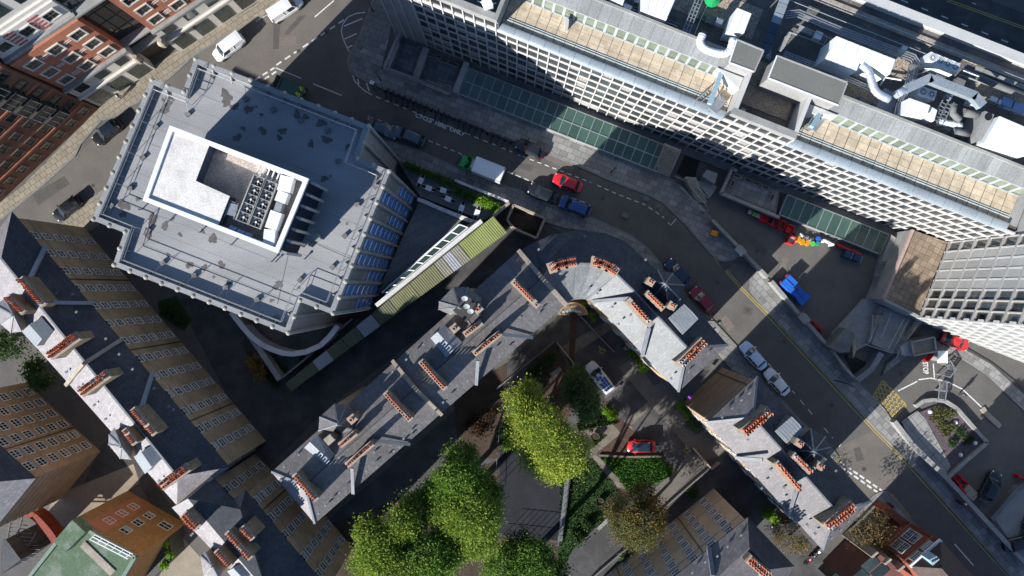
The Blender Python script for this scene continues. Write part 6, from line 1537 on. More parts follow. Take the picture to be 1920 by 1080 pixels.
for p in ((1749,1052),(1753,1050),(1757,1048)): mb = MB(); mb.box(A(p,ZH+2.24), (.25,.25,.04), .8); mb.build('dormer_light', M_black, dm_)
MB().prism(px_plan([(1656,958),(1668,950),(1700,975),(1762,1010),(1756,1016),(1690,985)], 3.2), 0, 3.2).build('boundary_wall', M_redbrick, rH)
rI = thing('red_brick_annexe', 'lower shaded red brick range with dark windows beside the red house', 'house', tuple(at(1640,1050,0)))
MB().prism(px_plan([(1590,1095),(1650,1040),(1668,1052),(1700,1085),(1690,1130)], 8.0), 0, 8.0).build('wall', mat('dull_red_brick',(0.17,0.075,0.06),(0.125,0.06,0.05),0.6,0.9), rI)
for k in range(3):
    p = pl((1640,1052),(1690,1078),k/2); MB().prism(px_plan([(p[0]-4,p[1]-6),(p[0]+8,p[1]-16),(p[0]+11,p[1]-13),(p[0]-1,p[1]-3)], 9), 0, 8.6).build('pier', M_cope, rI)
for k, (p, w_) in enumerate((((1632,1058),2.0),((1650,1072),2.0),((1612,1082),2.0))): MB().box(A(p,8.03), (2.2,1.3,.08), .7).build('roof_light', M_dkglass, rI)
M_dgl = mat('conservatory_glass',(0.02,0.055,0.045),(0.03,0.075,0.06),0.5,0.1,spec=0.8)
t = thing('glass_roof', 'dark green glass roof beside the bare tree at the bottom edge', 'glass roof', tuple(at(1580,1070,0)))
for k in range(7):
    a, b = pl((1555,1085),(1615,1030),k/7), pl((1555,1085),(1615,1030),(k+.93)/7)
    MB().face([A(a,4),A((a[0]+38,a[1]+18),4),A((b[0]+38,b[1]+18),4),A(b,4)][::1]).build('pane', M_dgl, t)
MB().prism(px_plan([(1555,1086),(1616,1030),(1654,1048),(1593,1104)],3.8), 0, 3.9).build('base', M_gutter, t)
# ---------------------------------------------------------------- vehicles
M_tyre = mat('tyre', (0.018,0.018,0.018), None, 1.0, 0.9)
M_rim = mat('wheel_rim', (0.35,0.35,0.36), None, 1.0, 0.35, metal=0.7)
M_cglass = mat('car_glass', (0.012,0.02,0.03), (0.02,0.03,0.045), 0.8, 0.04, spec=1.0, grain=0.0)
M_hl = mat('headlamp', (0.70,0.72,0.74), None, 1.0, 0.15, spec=0.9)
M_tl = mat('tail_lamp', (0.35,0.015,0.012), None, 1.0, 0.2, spec=0.8)
M_trim = mat('black_trim', (0.022,0.022,0.024), None, 1.0, 0.5)
def paint(name, c): return mat('paint_'+name, c, tuple(x*.93 for x in c), 0.6, 0.28, spec=0.6, grain=0.02, coat=0.6)
P_red, P_dred, P_white, P_black, P_navy, P_blue, P_silver, P_slate, P_green = (paint('red',(0.55,0.018,0.022)), paint('crimson',(0.25,0.012,0.025)), paint('white',(0.72,0.73,0.74)),
    paint('black',(0.013,0.014,0.017)), paint('navy',(0.018,0.035,0.075)), paint('blue',(0.02,0.065,0.24)), paint('silver',(0.80,0.82,0.83)), paint('slate',(0.06,0.085,0.12)), paint('green',(0.01,0.36,0.04)))
P_ice = paint('ice_blue',(0.60,0.74,0.92))
WHM = None
def wheel(parent, x, y, r=.32):
    global WHM
    if WHM is None:
        t = MB(); N = 14; rr = 1.0
        prof = [(.62,-.1),(.95,-.11),(1.0,-.07),(1.0,.07),(.95,.11),(.62,.1)]
        for (a, za), (b, zb) in zip(prof[:-1], prof[1:]):
            for i in range(N):
                t0, t1 = 2*math.pi*i/N, 2*math.pi*(i+1)/N
                t.face([(a*math.cos(t0)*.32, za, a*math.sin(t0)*.32), (b*math.cos(t0)*.32, zb, b*math.sin(t0)*.32), (b*math.cos(t1)*.32, zb, b*math.sin(t1)*.32), (a*math.cos(t1)*.32, za, a*math.sin(t1)*.32)])
        q = MB()
        for s in (-1, 1):
            for i in range(5):
                t0 = 2*math.pi*i/5; q.face([(.04*math.cos(t0),s*.08,.04*math.sin(t0)), (.2*math.cos(t0-.2),s*.09,.2*math.sin(t0-.2)), (.2*math.cos(t0+.2),s*.09,.2*math.sin(t0+.2))][::s])
        q.tube([(0,-.06,0),(0,.06,0)], .2, 12)
        WHM = (t.mesh('wheel', M_tyre), q.mesh('rim', M_rim))
    w_ = link('wheel', WHM[0], parent); w_.location = (x, y, r); link('rim', WHM[1], w_)
def car(name, label, cat, p, fwd, pm, L=4.3, W=1.78, H=1.47, hood=.27, boot=.12, van=False, roofm=None, group=None, z=0.0, glassroof=False):
    c = A(p, .6); ang = math.atan2(-fwd[1], fwd[0]); t = thing(name, label, cat, (c.x, c.y, z+.02), group, ang)
    w = W/2; NS = 17; xs = [-L/2 + L*i/(NS-1) for i in range(NS)]; belt = .92 if not van else 1.05
    xf, xr = L/2-L*hood, -L/2+L*boot            # cowl and rear glass base
    def wid(x):
        s = abs(2*x/L); return w*(1-.30*s**7-.05*s**2)
    def top(x):
        if x > xf: f = (x-xf)/(L/2-xf); return belt-.06*f-.17*f**3
        if x < xr: f = (xr-x)/(xr+L/2) if xr > -L/2 else 0; return belt+.02-.12*f**2
        return belt
    body = MB(); rings = []
    for x in xs:
        ww, tp = wid(x), top(x); e = 1-.35*abs(2*x/L)**8
        ring = [(x,-ww*.9,.22),(x,-ww*e**.2,.40),(x,-ww,.62),(x,-ww*.965,tp-.10),(x,-ww*.86,tp),(x,-ww*.45,tp+.035),(x,0,tp+.045),(x,ww*.45,tp+.035),(x,ww*.86,tp),(x,ww*.965,tp-.10),(x,ww,.62),(x,ww*e**.2,.40),(x,ww*.9,.22)]
        rings.append(ring)
    M_ = len(rings[0])
    for a, b in zip(rings[:-1], rings[1:]):
        for k in range(M_-1): body.face([a[k], a[k+1], b[k+1], b[k]][::-1])
    body.face(rings[0]); body.face(rings[-1][::-1])
    o = body.build('body', pm, t, smooth=True)
    # greenhouse
    f0, f1 = xf+.02, xf-(.55 if not van else .45); r0, r1 = xr+.02, xr+(.42 if not van else .08)
    if van: r0 = r1 = -L/2+.12; r1 += .06
    wb_, wt_ = w*.90, w*(.72 if not van else .82)
    if van and hood < .2: f1 = xf-.35
    B = [(f0,-wb_,belt),(f0,wb_,belt),(r0,wb_,belt),(r0,-wb_,belt)]; T = [(f1,-wt_,H),(f1,wt_,H),(r1,wt_,H),(r1,-wt_,H)]
    fx = lambda a, b, s: tuple(a[i]+(b[i]-a[i])*s for i in range(3))
    rb = MB(); N = 6
    rows = []
    for i in range(N+1):
        x = f1+(r1-f1)*i/N; s = 1-.04*abs(2*i/N-1)**3; hz = H-.05*abs(2*i/N-1)**4
        rows.append([(x,-wt_*s,hz),(x,-wt_*.8*s,hz+.035),(x,0,hz+.06),(x,wt_*.8*s,hz+.035),(x,wt_*s,hz)])
    for a, b in zip(rows[:-1], rows[1:]):
        for k in range(4): rb.face([a[k], b[k], b[k+1], a[k+1]][::-1])
    rb.build('roof', (M_cglass if glassroof else (roofm or pm)), t, smooth=True)
    def glass(nm, q, m=M_cglass, ins=.06):
        cc = tuple(sum(v[i] for v in q)/4 for i in range(3)); MB().face([fx(v, cc, ins) for v in q]).build(nm, m, t)
    h1, h2 = rows[0], rows[-1]
    ws = MB()
    wsp = [B[0], fx(B[0],B[1],.5), B[1]]; tp_ = [h1[0], h1[2], h1[4]]; wsp[1] = (wsp[1][0]+.12, 0, belt+.03)
    ws.face([wsp[0],wsp[1],tp_[1],tp_[0]]); ws.face([wsp[1],wsp[2],tp_[2],tp_[1]]); ws.build('windscreen', M_cglass, t)
    if not van:
        rw_ = MB(); bp = [B[3], (B[3][0]-.08,0,belt+.03), B[2]]; rw_.face([bp[1],bp[0],h2[0],h2[2]]); rw_.face([bp[2],bp[1],h2[2],h2[4]]); rw_.build('rear_window', M_cglass, t)
    for s, (b0, b1, t0, t1) in ((-1,(B[0],B[3],rows[0][0],rows[-1][0])),(1,(B[1],B[2],rows[0][4],rows[-1][4]))):
        if van:
            mb = MB(); q = [fx(b0,b1,.32),b1,t1,fx(t0,t1,.30)]; mb.face(q if s < 0 else q[::-1]); mb.build('side_panel', pm, t)
            q = [b0,fx(b0,b1,.32),fx(t0,t1,.30),t0]; mb = MB().face(q if s < 0 else q[::-1]); mb.build('side_window', M_cglass, t)
        else:
            q = [b0,b1,t1,t0]; mb = MB().face(q if s < 0 else q[::-1]); mb.build('side_window', M_cglass, t)
        pil = MB()
        for a, b in ((b0,t0),(b1,t1),(fx(b0,b1,.5),fx(t0,t1,.48))): pil.bar(a, b, .09, .07)
        pil.bar(t0, t1, .08, .06); pil.build('pillar', pm, t)
    if van: mb = MB().face([B[3],B[2],rows[-1][4],rows[-1][0]][::-1]); mb.build('rear_door', pm, t)
    for s in (-1, 1):
        x = L/2*.93
        mb = MB(); mb.tube([(x-.12,s*w*.66,.66),(x+.02,s*w*.62,.64)], [.17,.13], 8); mb.build('headlight', M_hl, t)
        mb = MB(); mb.box((-L/2+.08,s*w*.70,.74), (.14,.28,.20), s*.25); mb.build('tail_light', M_tl, t)
        mb = MB(); mb.box((xf-.25,s*(w+.10),belt+.05), (.14,.20,.13)); mb.build('wing_mirror', pm, t)
        for x in (L/2-.85, -L/2+.80): wheel(t, x, s*(w-.10))
    mb = MB(); mb.box((L/2-.01,0,.38), (.08,W*.7,.18)); mb.box((-L/2+.01,0,.38), (.08,W*.7,.2)); mb.build('bumper', M_trim, t)
    return t
car('parked_van', 'white panel van at the top edge, nose towards the top right', 'van', (536,17), (57,-38), P_white, 5.1, 1.95, 1.95, .22, .02, True)
car('parked_van', 'white panel van parked by the tan pavement above the tower', 'van', (430,89), (-60,45), P_white, 4.9, 1.9, 1.9, .22, .02, True)
car('parked_car', 'black saloon with a shiny roof beside the tan pavement corner by the tower', 'car', (202,247), (-45,36), P_black, 4.6, 1.85, 1.6, glassroof=True)
car('parked_car', 'dark grey car in sunlight on the road left of the tower corner', 'car', (127,391), (-55,42), P_black, 4.3, 1.78, 1.5)
car('parked_car', 'blue-grey car half hidden under the street corner of the tower', 'car', (719,243), (.93,.37), P_slate, 4.2)
car('parked_car', 'blue-grey estate car in shade, second parked beside the tower corner', 'car', (768,256), (-.92,-.38), P_slate, 4.6, 1.8, 1.55, .24, .06)
car('parked_car', 'black car half in sunlight at the end of the cycle hire bay', 'car', (995,279), (-.92,-.38), P_black, 4.3)
car('red_car', 'bright red hatchback driving down the middle of the street', 'car', (1064,343), (-.93,-.36), P_red, 4.2)
car('parked_car', 'black car parked by the kerb beside the red hatchback', 'car', (1018,362), (-.92,-.38), P_black, 4.2)
car('parked_car', 'blue people carrier parked behind the black car near the red hatchback', 'car', (1078,388), (-.93,-.36), P_blue, 4.5, 1.82, 1.65, .22, .05)
car('parked_car', 'dark navy car parked under the eaves turret of the curved block', 'car', (1271,512), (-.68,-.73), P_navy, 4.5)
car('parked_car', 'crimson car parked just below the navy car beside the curved block', 'car', (1317,563), (-.68,-.73), P_dred, 4.3)
car('parked_car', 'pale blue-silver car, upper of the two light cars parked on the street', 'car', (1412,667), (-.66,-.75), P_ice, 4.5)
car('parked_car', 'silver car, lower of the two light cars parked on the street', 'car', (1456,716), (-.66,-.75), P_silver, 4.3)
t = car('parked_van', 'white van with blue and white panels on its roof, parked in the courtyard', 'van', (1124,707), (-.62,-.78), P_white, 4.9, 1.9, 1.85, .26, .02, True)
for i in range(6):
    for s in (-1, 0, 1): MB().box((.55-i*.46, s*.42, 1.95), (.38,.34,.05)).build('roof_panel', P_blue if (i+s) % 3 or i > 2 else P_white, t)
car('parked_car', 'red car with a dark blue glass roof parked beside the triangular lawn', 'car', (1202,836), (-1,.03), P_red, 3.9, 1.75, 1.5, .2, .12, glassroof=True)
car('parked_taxi', 'black rounded taxi in the lower right court beside the red barriers', 'taxi', (1855,912), (.47,-.88), P_black, 4.6, 1.85, 1.75, .25, .10)
car('parked_car', 'near-black car half hidden under the eaves above the thin yellowing tree', 'car', (1474,986), (-.8,.3), P_black, 4.2)
car('red_car', 'red car mostly hidden under the white grid of the right-hand tower', 'car', (1790,640), (.93,.36), P_red, 3.9)
car('parked_car', 'black car at the right edge near the bicycle racks', 'car', (1910,1018), (.9,-.2), P_black, 4.3)
# box van
def boxvan():
    c = A((903,316), 1); ang = math.atan2(.37,-.93); t = thing('box_van', 'box van with a green cab and a white cargo box on the shaded street', 'van', (c.x,c.y,.02), None, ang)
    cab = MB(); secs = [(3.15,.70,.9,.35),(3.0,.90,1.15,.3),(2.3,.98,1.3,.3),(1.55,.98,2.05,.3),(1.0,.98,2.1,.3)]
    rg = [[(x,-w_,z0),(x,-w_*.98,z1*.75),(x,-w_*.86,z1),(x,0,z1+.05),(x,w_*.86,z1),(x,w_*.98,z1*.75),(x,w_,z0)] for x, w_, z1, z0 in secs]
    for a, b in zip(rg[:-1], rg[1:]):
        for k in range(6): cab.face([a[k], b[k], b[k+1], a[k+1]][::-1])
    cab.face(rg[0][::-1]); cab.face(rg[-1]); cab.build('cab', P_green, t, smooth=False)
    MB().face([(2.28,-.80,1.34),(2.28,.80,1.34),(1.60,.74,2.06),(1.60,-.74,2.06)]).build('windscreen', M_cglass, t)
    MB().box((1.2,0,2.16), (.35,1.1,.06)).build('roof_hatch', P_white, t)
    MB().box((-1.05,0,1.75), (4.2,2.15,2.5)).build('cargo_box', paint('bright_white',(0.88,0.89,0.90)), t)
    e = MB()
    for s in (-1, 1): e.box((-1.05,s*1.075,2.98), (4.24,.06,.08)); e.box((-1.05+s*2.1,0,2.98), (.06,2.2,.08))
    e.build('box_trim', M_leadl, t); MB().box((-.6,0,.42), (5.4,1.6,.2)).build('chassis', M_trim, t)
    for s in (-1, 1):
        for x in (2.15,-1.9): wheel(t, x, s*.85, .36)
        MB().tube([(3.05,s*.6,.8),(3.17,s*.58,.8)], .13, 8).build('headlight', M_hl, t); MB().box((2.1,s*1.12,1.35), (.12,.22,.3)).build('wing_mirror', P_green, t)
        MB().box((-3.17,s*.9,.7), (.06,.25,.2)).build('tail_light', M_tl, t)
boxvan()
# blue sheeted truck in the yard
c = A((1490,543), 1); t = thing('sheeted_truck', 'small truck under bright blue sheeting standing in the service yard', 'truck', (c.x,c.y,.02), None, math.atan2(-.70,.72))
M_tarp = mat('blue_tarpaulin', (0.02,0.13,0.52), (0.016,0.10,0.42), 1.4, 0.5, 0.4)
b = MB()
for x0, x1, w0, w1, z0, z1 in ((-2.1,-.5,.95,.95,1.55,1.6),(-.45,1.0,.82,.8,1.05,1.25),(1.0,2.3,.85,.98,1.15,.95)):
    b.poly([(x0,-w0,.45),(x1,-w1,.45),(x1,w1,.45),(x0,w0,.45),(x0,-w0*.9,z0),(x1,-w1*.9,z1),(x1,w1*.9,z1),(x0,w0*.9,z0)], [(4,5,6,7),(0,1,5,4),(1,2,6,5),(2,3,7,6),(3,0,4,7)])
    b.bar((x0+.1,0,z0+.04),(x1-.1,0,z1+.04),.12,.1)
b.build('sheeting', M_tarp, t); MB().box((0,0,.4),(4.2,1.5,.2)).build('chassis', M_trim, t); MB().box((-.1,.1,1.3),(.5,.35,.1)).build('hatch', M_trim, t)
for s in (-1,1):
    for x in (-1.4,1.4): wheel(t, x, s*.75, .34)
    MB().box((-2.15,s*.65,.9),(.12,.35,.28)).build('tail_light', mat('lamp_red',(0.75,.05,.03),None,1,.3), t)
# green lorry
c = A((548,167), 1.5); t = thing('tipper_lorry', 'dark green lorry with yellow chevrons on its tail, half hidden behind the tower roof edge', 'lorry', (c.x,c.y,.02), None, math.atan2(-.40,.91))
M_dg = paint('dark_green',(0.012,0.07,0.03))
MB().box((-.2,0,1.3),(3.2,1.9,1.1)).build('body', M_dg, t); MB().box((-2.1,0,1.25),(.9,1.85,1.6)).build('cab', M_dg, t); MB().box((-2.15,0,2.02),(.5,1.6,.12)).build('roof_rack', M_black, t)
for k in range(4): MB().box((1.1+.18*k,(k%2-.5)*.9,1.95),(.3,.7,.08),.9).build('chevron', mat('chevron_yellow',(0.55,0.62,0.02),None,1,.5), t)
MB().box((1.7,0,1.5),(.3,1.9,1.0)).build('tail', M_dg, t)
for s in (-1,1):
    for x in (-1.9,1.2): wheel(t, x, s*.8, .38)
# motorcycles
def motorbike(label, p, ang, m):
    t = thing('motorcycle', label, 'motorcycle', tuple(A(p,.01)), 'motorcycles at the bottom edge', ang)
    for x in (-.68,.68):
        f = MB(); N = 12
        for i in range(N):
            a0, a1 = 2*math.pi*i/N, 2*math.pi*(i+1)/N
            f.bar((x+.26*math.cos(a0),0,.3+.26*math.sin(a0)),(x+.26*math.cos(a1),0,.3+.26*math.sin(a1)),.12,.1)
        f.build('wheel', M_tyre, t)
    MB().tube([(.45,0,.75),(.15,0,.88),(-.15,0,.8)],[.14,.2,.12],8).build('fuel_tank', m, t)
    MB().tube([(-.1,0,.78),(-.45,0,.8),(-.8,0,.86)],[.14,.16,.08],8).build('seat', M_trim, t)
    h = MB(); h.bar((.42,-.38,1.0),(.42,.38,1.0),.05,.05); h.bar((.42,0,1.0),(.68,0,.35),.08,.08); h.build('handlebar', M_steel, t)
    MB().box((.05,0,.45),(.55,.3,.4)).build('engine', M_rim, t); MB().tube([(.62,0,.85),(.5,0,.9)],[.1,.06],8).build('headlight', M_hl, t)
motorbike('red motorcycle in the row at the bottom edge', (1514,1046), .9, P_red); motorbike('white motorcycle right of the red one', (1531,1032), .95, P_white); motorbike('black motorcycle between the red and the white ones', (1522,1040), .9, P_black)
# ---------------------------------------------------------------- cycle hire docks and bicycles
ORD = 'first second third fourth fifth sixth seventh eighth ninth tenth eleventh twelfth thirteenth fourteenth fifteenth sixteenth seventeenth eighteenth nineteenth twentieth twenty-first twenty-second twenty-third'.split()
dk = thing('cycle_dock', 'white-topped cycle hire dock at the left end of the row', 'cycle dock', tuple(A((724,170),0)), 'cycle hire docks along the kerb', -.385)
MB().poly([(-.22,-.30,0),(.22,-.30,0),(.12,.30,0),(-.12,.30,0),(-.14,-.2,.75),(.14,-.2,.75),(.08,.12,.55),(-.08,.12,.55)],[(4,5,6,7),(0,1,5,4),(1,2,6,5),(2,3,7,6),(3,0,4,7)]).build('dock_post', M_trim, dk)
m_ = MB(); m_.box((0,-.02,.70),(.20,.16,.05)); m_.box((0,.22,.46),(.34,.06,.05)); m_.box((-.13,.12,.52),(.05,.2,.04),.5); m_.build('dock_head', M_conc, dk)
ND = 23; D0_, D1_ = (724,170), (958,266)
for k in range(1, ND):
    p = pl(D0_, D1_, k/(ND-1)); dup(dk, tuple(A(p,0)), -.385, ORD[k]+' white-topped cycle hire dock from the pay terminal')
dk['label'] = 'first white-topped cycle hire dock, next to the pay terminal'
def bicycle(label, p, ang, m, group):
    t = thing('bicycle', label, 'bicycle', tuple(A(p,0)), group, ang)
    for x in (-.52,.52):
        f = MB(); N = 12
        for i in range(N):
            a0, a1 = 2*math.pi*i/N, 2*math.pi*(i+1)/N; f.bar((x+.32*math.cos(a0),0,.34+.32*math.sin(a0)),(x+.32*math.cos(a1),0,.34+.32*math.sin(a1)),.05,.05)
        f.build('wheel', M_tyre, t)
    f = MB()
    for a, b in (((-.52,.34),(-.12,.3)),((-.12,.3),(-.2,.8)),((-.2,.75),(.38,.8)),((-.12,.3),(.38,.75)),((.52,.34),(.36,1.0)),((-.52,.34),(-.2,.75))): f.bar((a[0],0,a[1]),(b[0],0,b[1]),.06,.06)
    f.build('frame', m, t); MB().box((-.22,0,.86),(.28,.16,.07)).build('saddle', M_trim, t); h = MB(); h.bar((.34,-.3,1.0),(.34,.3,1.0),.05,.05); h.build('handlebar', M_trim, t)
    MB().box((.62,0,.85),(.22,.3,.25)).build('basket', m, t)
    return t
bk = bicycle('hire bicycle in the first dock, next to the pay terminal', (727,178), 1.18, P_navy, 'hire bicycles in the docks')
for k, i in enumerate((1,2,3,4,5,6,7,9,10,11,13,14,15,16,17,19,20,21,22)):
    p = pl((726,178),(954,273), i/22); dup(bk, tuple(A(p,0)), 1.18+random.uniform(-.06,.06), 'hire bicycle in the '+ORD[i]+' dock from the pay terminal')
t = thing('payment_terminal', 'white pay terminal at the left end of the cycle hire docks', 'terminal', tuple(A((703,163),0)), None, -.385)
MB().box((0,0,1.1),(.55,.45,2.2)).build('cabinet', M_concd, t); MB().box((0,0,2.22),(.62,.52,.08)).build('top', M_whitem, t)
bk2 = bicycle('lowest black bicycle in the rack at the right edge', (1912,992), 1.4, P_black, 'bicycles in the rack at the right edge')
for i in range(1,6): dup(bk2, tuple(A(pl((1912,992),(1925,962),i/5),.03)), 1.4+random.uniform(-.2,.2), ORD[i]+' black bicycle from the bottom of the rack at the right edge')
# ---------------------------------------------------------------- street furniture
def lamp(label, base, h=5.0, ang=0.0, arm=.0):
    t = thing('street_lamp', label, 'street lamp', tuple(A(base,.1)), None, ang)
    MB().tube([(0,0,0),(0,0,.9),(0,0,.95),(0,0,h)],[.11,.10,.065,.05],8).build('pole', M_trim, t)
    if arm: MB().tube([(0,0,h),(arm*.5,0,h+.25),(arm,0,h+.2)],.04,6).build('arm', M_trim, t)
    MB().tube([(arm,0,h-.05),(arm,0,h+.12),(arm,0,h+.28)],[.16,.30,.10],10).build('lantern', M_concd, t)
lamp('dark street lamp on the corner pavement by the cycle hire bay', (714,151), 4.5); lamp('dark street lamp on the grey pavement by the long green canopy', (1146,323), 3.9)
lamp('long-armed street lamp on the pavement by the basement pit', (1566,713), 5.2); lamp('street lamp at the top edge beside the white grid building', (700,22), 4.5)
lamp('street lamp on the pavement near the parked silver cars', (1330,600), 5.0); lamp('street lamp in the courtyard beside the central block', (1240,850), 4.0); lamp('white globe lamp beside the sunken court and the lime tree', (948,797), 3.6)
lamp('globe lamp in the courtyard by the slate eaves', (1166,649), 3.2)
def cabinet(name, label, cat, p, size, z1, m, ang=-.85, lid=None, group=None, zb=0.0):
    t = thing(name, label, cat, tuple(A(p, zb)), group, ang); MB().box((0,0,z1/2),(size[0],size[1],z1)).build('body', m, t); MB().box((0,0,z1+.03),(size[0]+.08,size[1]+.08,.07)).build('lid', lid or m, t); return t
M_orange = mat('orange_plastic',(0.62,0.27,0.012),None,1,.5); M_redp = mat('red_plastic',(0.50,0.016,0.02),(0.40,0.012,0.016),1.2,.45); M_greenp = mat('green_plastic',(0.05,0.34,0.05),None,1,.5); M_bluep = mat('blue_plastic',(0.015,0.07,0.40),None,1,.45); M_dkbluep = mat('dark_blue_plastic',(0.012,0.04,0.10),None,1,.5)
cabinet('grit_bin','orange-yellow grit bin on the grey pavement by the yard gate','grit bin',(1337,438),(.85,.65),.8,M_orange,ang=-.3,zb=.12)
rbx = [((1427,409),'leftmost full red skip with a load'),((1440,414),'second red skip, dark inside'),((1450,418),'third red skip, dark inside'),((1462,424),'fourth red skip, dark and open'),((1476,431),'rightmost big red skip in the row'),((1479,451),'separate red skip with white rubbish in front of the row')]
for i, (p, lb) in enumerate(rbx):
    t = thing('red_bin', lb+' under the glass canopy' if i < 5 else lb, 'skip bin', tuple(A(p,0)), 'red bins in the service yard', -.40)
    b = MB(); s = (.95,1.05) if i in (0,4,5) else (.72,1.1)
    for sx in (-1,1): b.box((sx*s[0]/2,0,.55),(.07,s[1],1.1)); b.box((0,sx*s[1]/2,.55),(s[0],.07,1.1))
    b.build('shell', M_redp, t); MB().box((0,0,.45),(s[0]-.1,s[1]-.1,.5)).build('contents', M_redp if i in (0,4) else (M_terraw if i == 5 else M_trim), t)
    MB().box((0,s[1]/2+.06,1.05),(s[0],.10,.08)).build('rim', M_redp, t)
for i, (p, m, lb) in enumerate((((1402,399),M_leadl,'left pale lidded bin at the head of the red row'),((1410,403),M_greenp,'green-lidded bin between two pale bins'),((1417,406),M_leadl,'right pale lidded bin next to the red row'))):
    t = cabinet('wheelie_bin', lb, 'bin', p, (.45,.5), .95, M_redp, -.40, m)
for i, p in enumerate(((1494,449),(1502,454),(1511,456))): cabinet('rubble_bag', ('left orange sack in the yard','middle orange sack in the yard','right orange sack in the yard')[i], 'sack', p, (.6,.6), .55, M_orange, .5+i*.2, M_orange)
for p, m, lb in (((1524,457),M_greenp,'bright green tub beside the blue drum'),((1532,457),mat('dark_green_plastic',(0.01,0.2,0.12),None,1,.5),'dark green tub beside the blue drum'),((1534,448),M_bluep,'blue drum beside the green tubs'),((1652,592),M_bluep,'blue bin at the head of the entrance stairs')):
    t = thing('tub', lb, 'tub', tuple(A(p,0))); MB().tube([A(p,0),A(p,.7),A(p,.74)],[.28,.34,.36],10).build('shell', m, t); MB().tube([A(p,.70),A(p,.76)],[.30,.22],10).build('lid', m, t)
for i, p in enumerate(((1584,478),(1601,484))):
    t = thing('dumpster', ('left','right')[i]+' dark blue wheeled dumpster behind the red barriers', 'dumpster', tuple(A(p,0)), None, -.40)
    MB().box((0,0,.6),(1.05,.9,1.0)).build('shell', M_dkbluep, t); MB().box((0,.05,1.14),(1.12,1.0,.08)).build('lid', M_dkbluep, t); MB().box((.55,0,1.15),(.05,1.0,.12)).build('edge', M_leadl, t)
for i in range(7):
    t = thing('rubble_pile', ['grey scrap box furthest left in the heap behind the orange sacks','grey scrap box second in the heap behind the orange sacks','pale scrap box in the middle of the heap behind the orange sacks','scrap box right of the middle in the heap behind the orange sacks','scrap box near the right of the heap by the canopy wall','small scrap box in front of the heap near the sacks','last scrap box in the heap beside the white sack'][i], 'scrap', tuple(A((1490+i*5,438+i*2+(i%2)*4),0)), 'scrap heap under the canopy', random.random()*3)
    b = MB(); b.box((0,0,.25),(.5,.4,.5)); b.box((.1,.05,.55),(.5,.1,.1),.7); b.box((-.1,-.1,.5),(.1,.5,.12),.3); b.build('scrap', [M_concd,M_conc,M_whitem][i%3], t)
def barrier(label, p, q2, m=M_redp, h=1.0):
    a, b = A(p,0), A(q2,0); t = thing('barrier', label, 'barrier', tuple(a), 'red plastic barriers'); mb = MB()
    up = Vector((0,0,1)); mb.bar(a+up*h, b+up*h, .18,.2); mb.bar(a+up*.45, b+up*.45, .14,.3); mb.build('rail', m, t)
    for f in (.1,.9): c_ = a.lerp(b,f); fm_ = MB(); fm_.box(c_+up*.5,(.16,.4,h)); fm_.box(c_+up*.05,(.5,.5,.1)); fm_.build('foot', m, t)
barrier('long red barrier behind the dark blue dumpsters', (1566,460),(1590,470)); barrier('short red barrier between the dumpsters and the canopy', (1592,470),(1608,478)); barrier('white-sheeted barrier right of the blue drum', (1540,451),(1558,460), M_whitem)
barrier('red barrier lying along the yard wall', (1521,604),(1537,620)); barrier('upper red barrier beside the forecourt kerb corner', (1794,892),(1808,904)); barrier('middle red barrier beside the forecourt kerb corner', (1785,897),(1796,908)); barrier('lower red barrier along the forecourt wall', (1790,906),(1803,922)); barrier('red barrier over the bench at the right edge', (1900,890),(1925,897))
barrier('red and yellow barrier next to the white kiosk', (1733,676),(1742,664))
MB_ = thing('pallet', 'stack of worn timber pallets beside the black taxi', 'pallet', tuple(A((1816,922),0)), None, -.75)
for k in range(6): MB().box((-.9+k*.36,0,.5),(.28,1.3,.08)).build('board', M_cope, MB_)
MB().box((0,0,.24),(2.0,1.2,.4)).build('bearer', M_cope, MB_)
# cafe tables, each with two chairs
tbl = None
for i, (p, ang) in enumerate((((790,340),1.15),((805,354),-.35),((832,358),-.30),((841,374),-.45),((866,391),1.25),((895,400),1.25))):
    lab = ['cafe table nearest the tower wall and hedge','cafe table second from the tower wall','cafe table mid-deck by the hedge end','cafe table mid-deck below the hedge','cafe table second from the walled yard','cafe table nearest the walled yard'][i]
    c = A(p,1.22)
    t = thing('cafe_table', 'pale blue '+lab, 'table', tuple(c), 'cafe tables on the deck', ang); MB().box((0,0,.74),(.85,.70,.05)).build('table_top', M_whitem, t); MB().cyl((0,0),.05,0,.72,8).build('leg', M_steel, t); MB().cyl((0,0),.28,0,.03,10).build('foot', M_steel, t)
    for s in (-1,1):
        v = c + Vector((math.cos(ang),math.sin(ang),0))*s*.68
        ch = thing('cafe_chair', ('dark chair at the street end of the ' if (s < 0) == (i in (0,4,5)) else 'dark chair at the tower end of the ')+lab, 'chair', tuple(v), 'cafe chairs on the deck', ang+(0 if s > 0 else math.pi))
        MB().box((0,0,.45),(.42,.44,.05)).build('seat', M_trim, ch); b = MB(); b.box((.22,0,.68),(.05,.40,.35)); b.build('backrest', M_trim, ch)
        for sy in (-1,1): MB().tube([(-.18,sy*.22,0),(-.15,sy*.24,.64),(.2,sy*.22,.68)],.025,5).build('arm', M_whitem, ch); MB().tube([(.2,sy*.2,0),(.2,sy*.2,.45)],.025,5).build('leg', M_trim, ch)
def bench(label, p, ang, L_=1.7):
    t = thing('bench', label, 'bench', tuple(A(p,.02)), 'garden benches', ang)
    for k in range(4): MB().box((0,-.22+k*.13,.45),(L_,.11,.05)).build('slat', M_conc, t)
    for s in (-1,1): MB().box((s*(L_/2-.2),-.03,.21),(.1,.5,.42)).build('leg', M_concd, t)
    for k in range(2): MB().box((0,.32,.66+k*.15),(L_,.04,.12)).build('back_slat', M_conc, t)
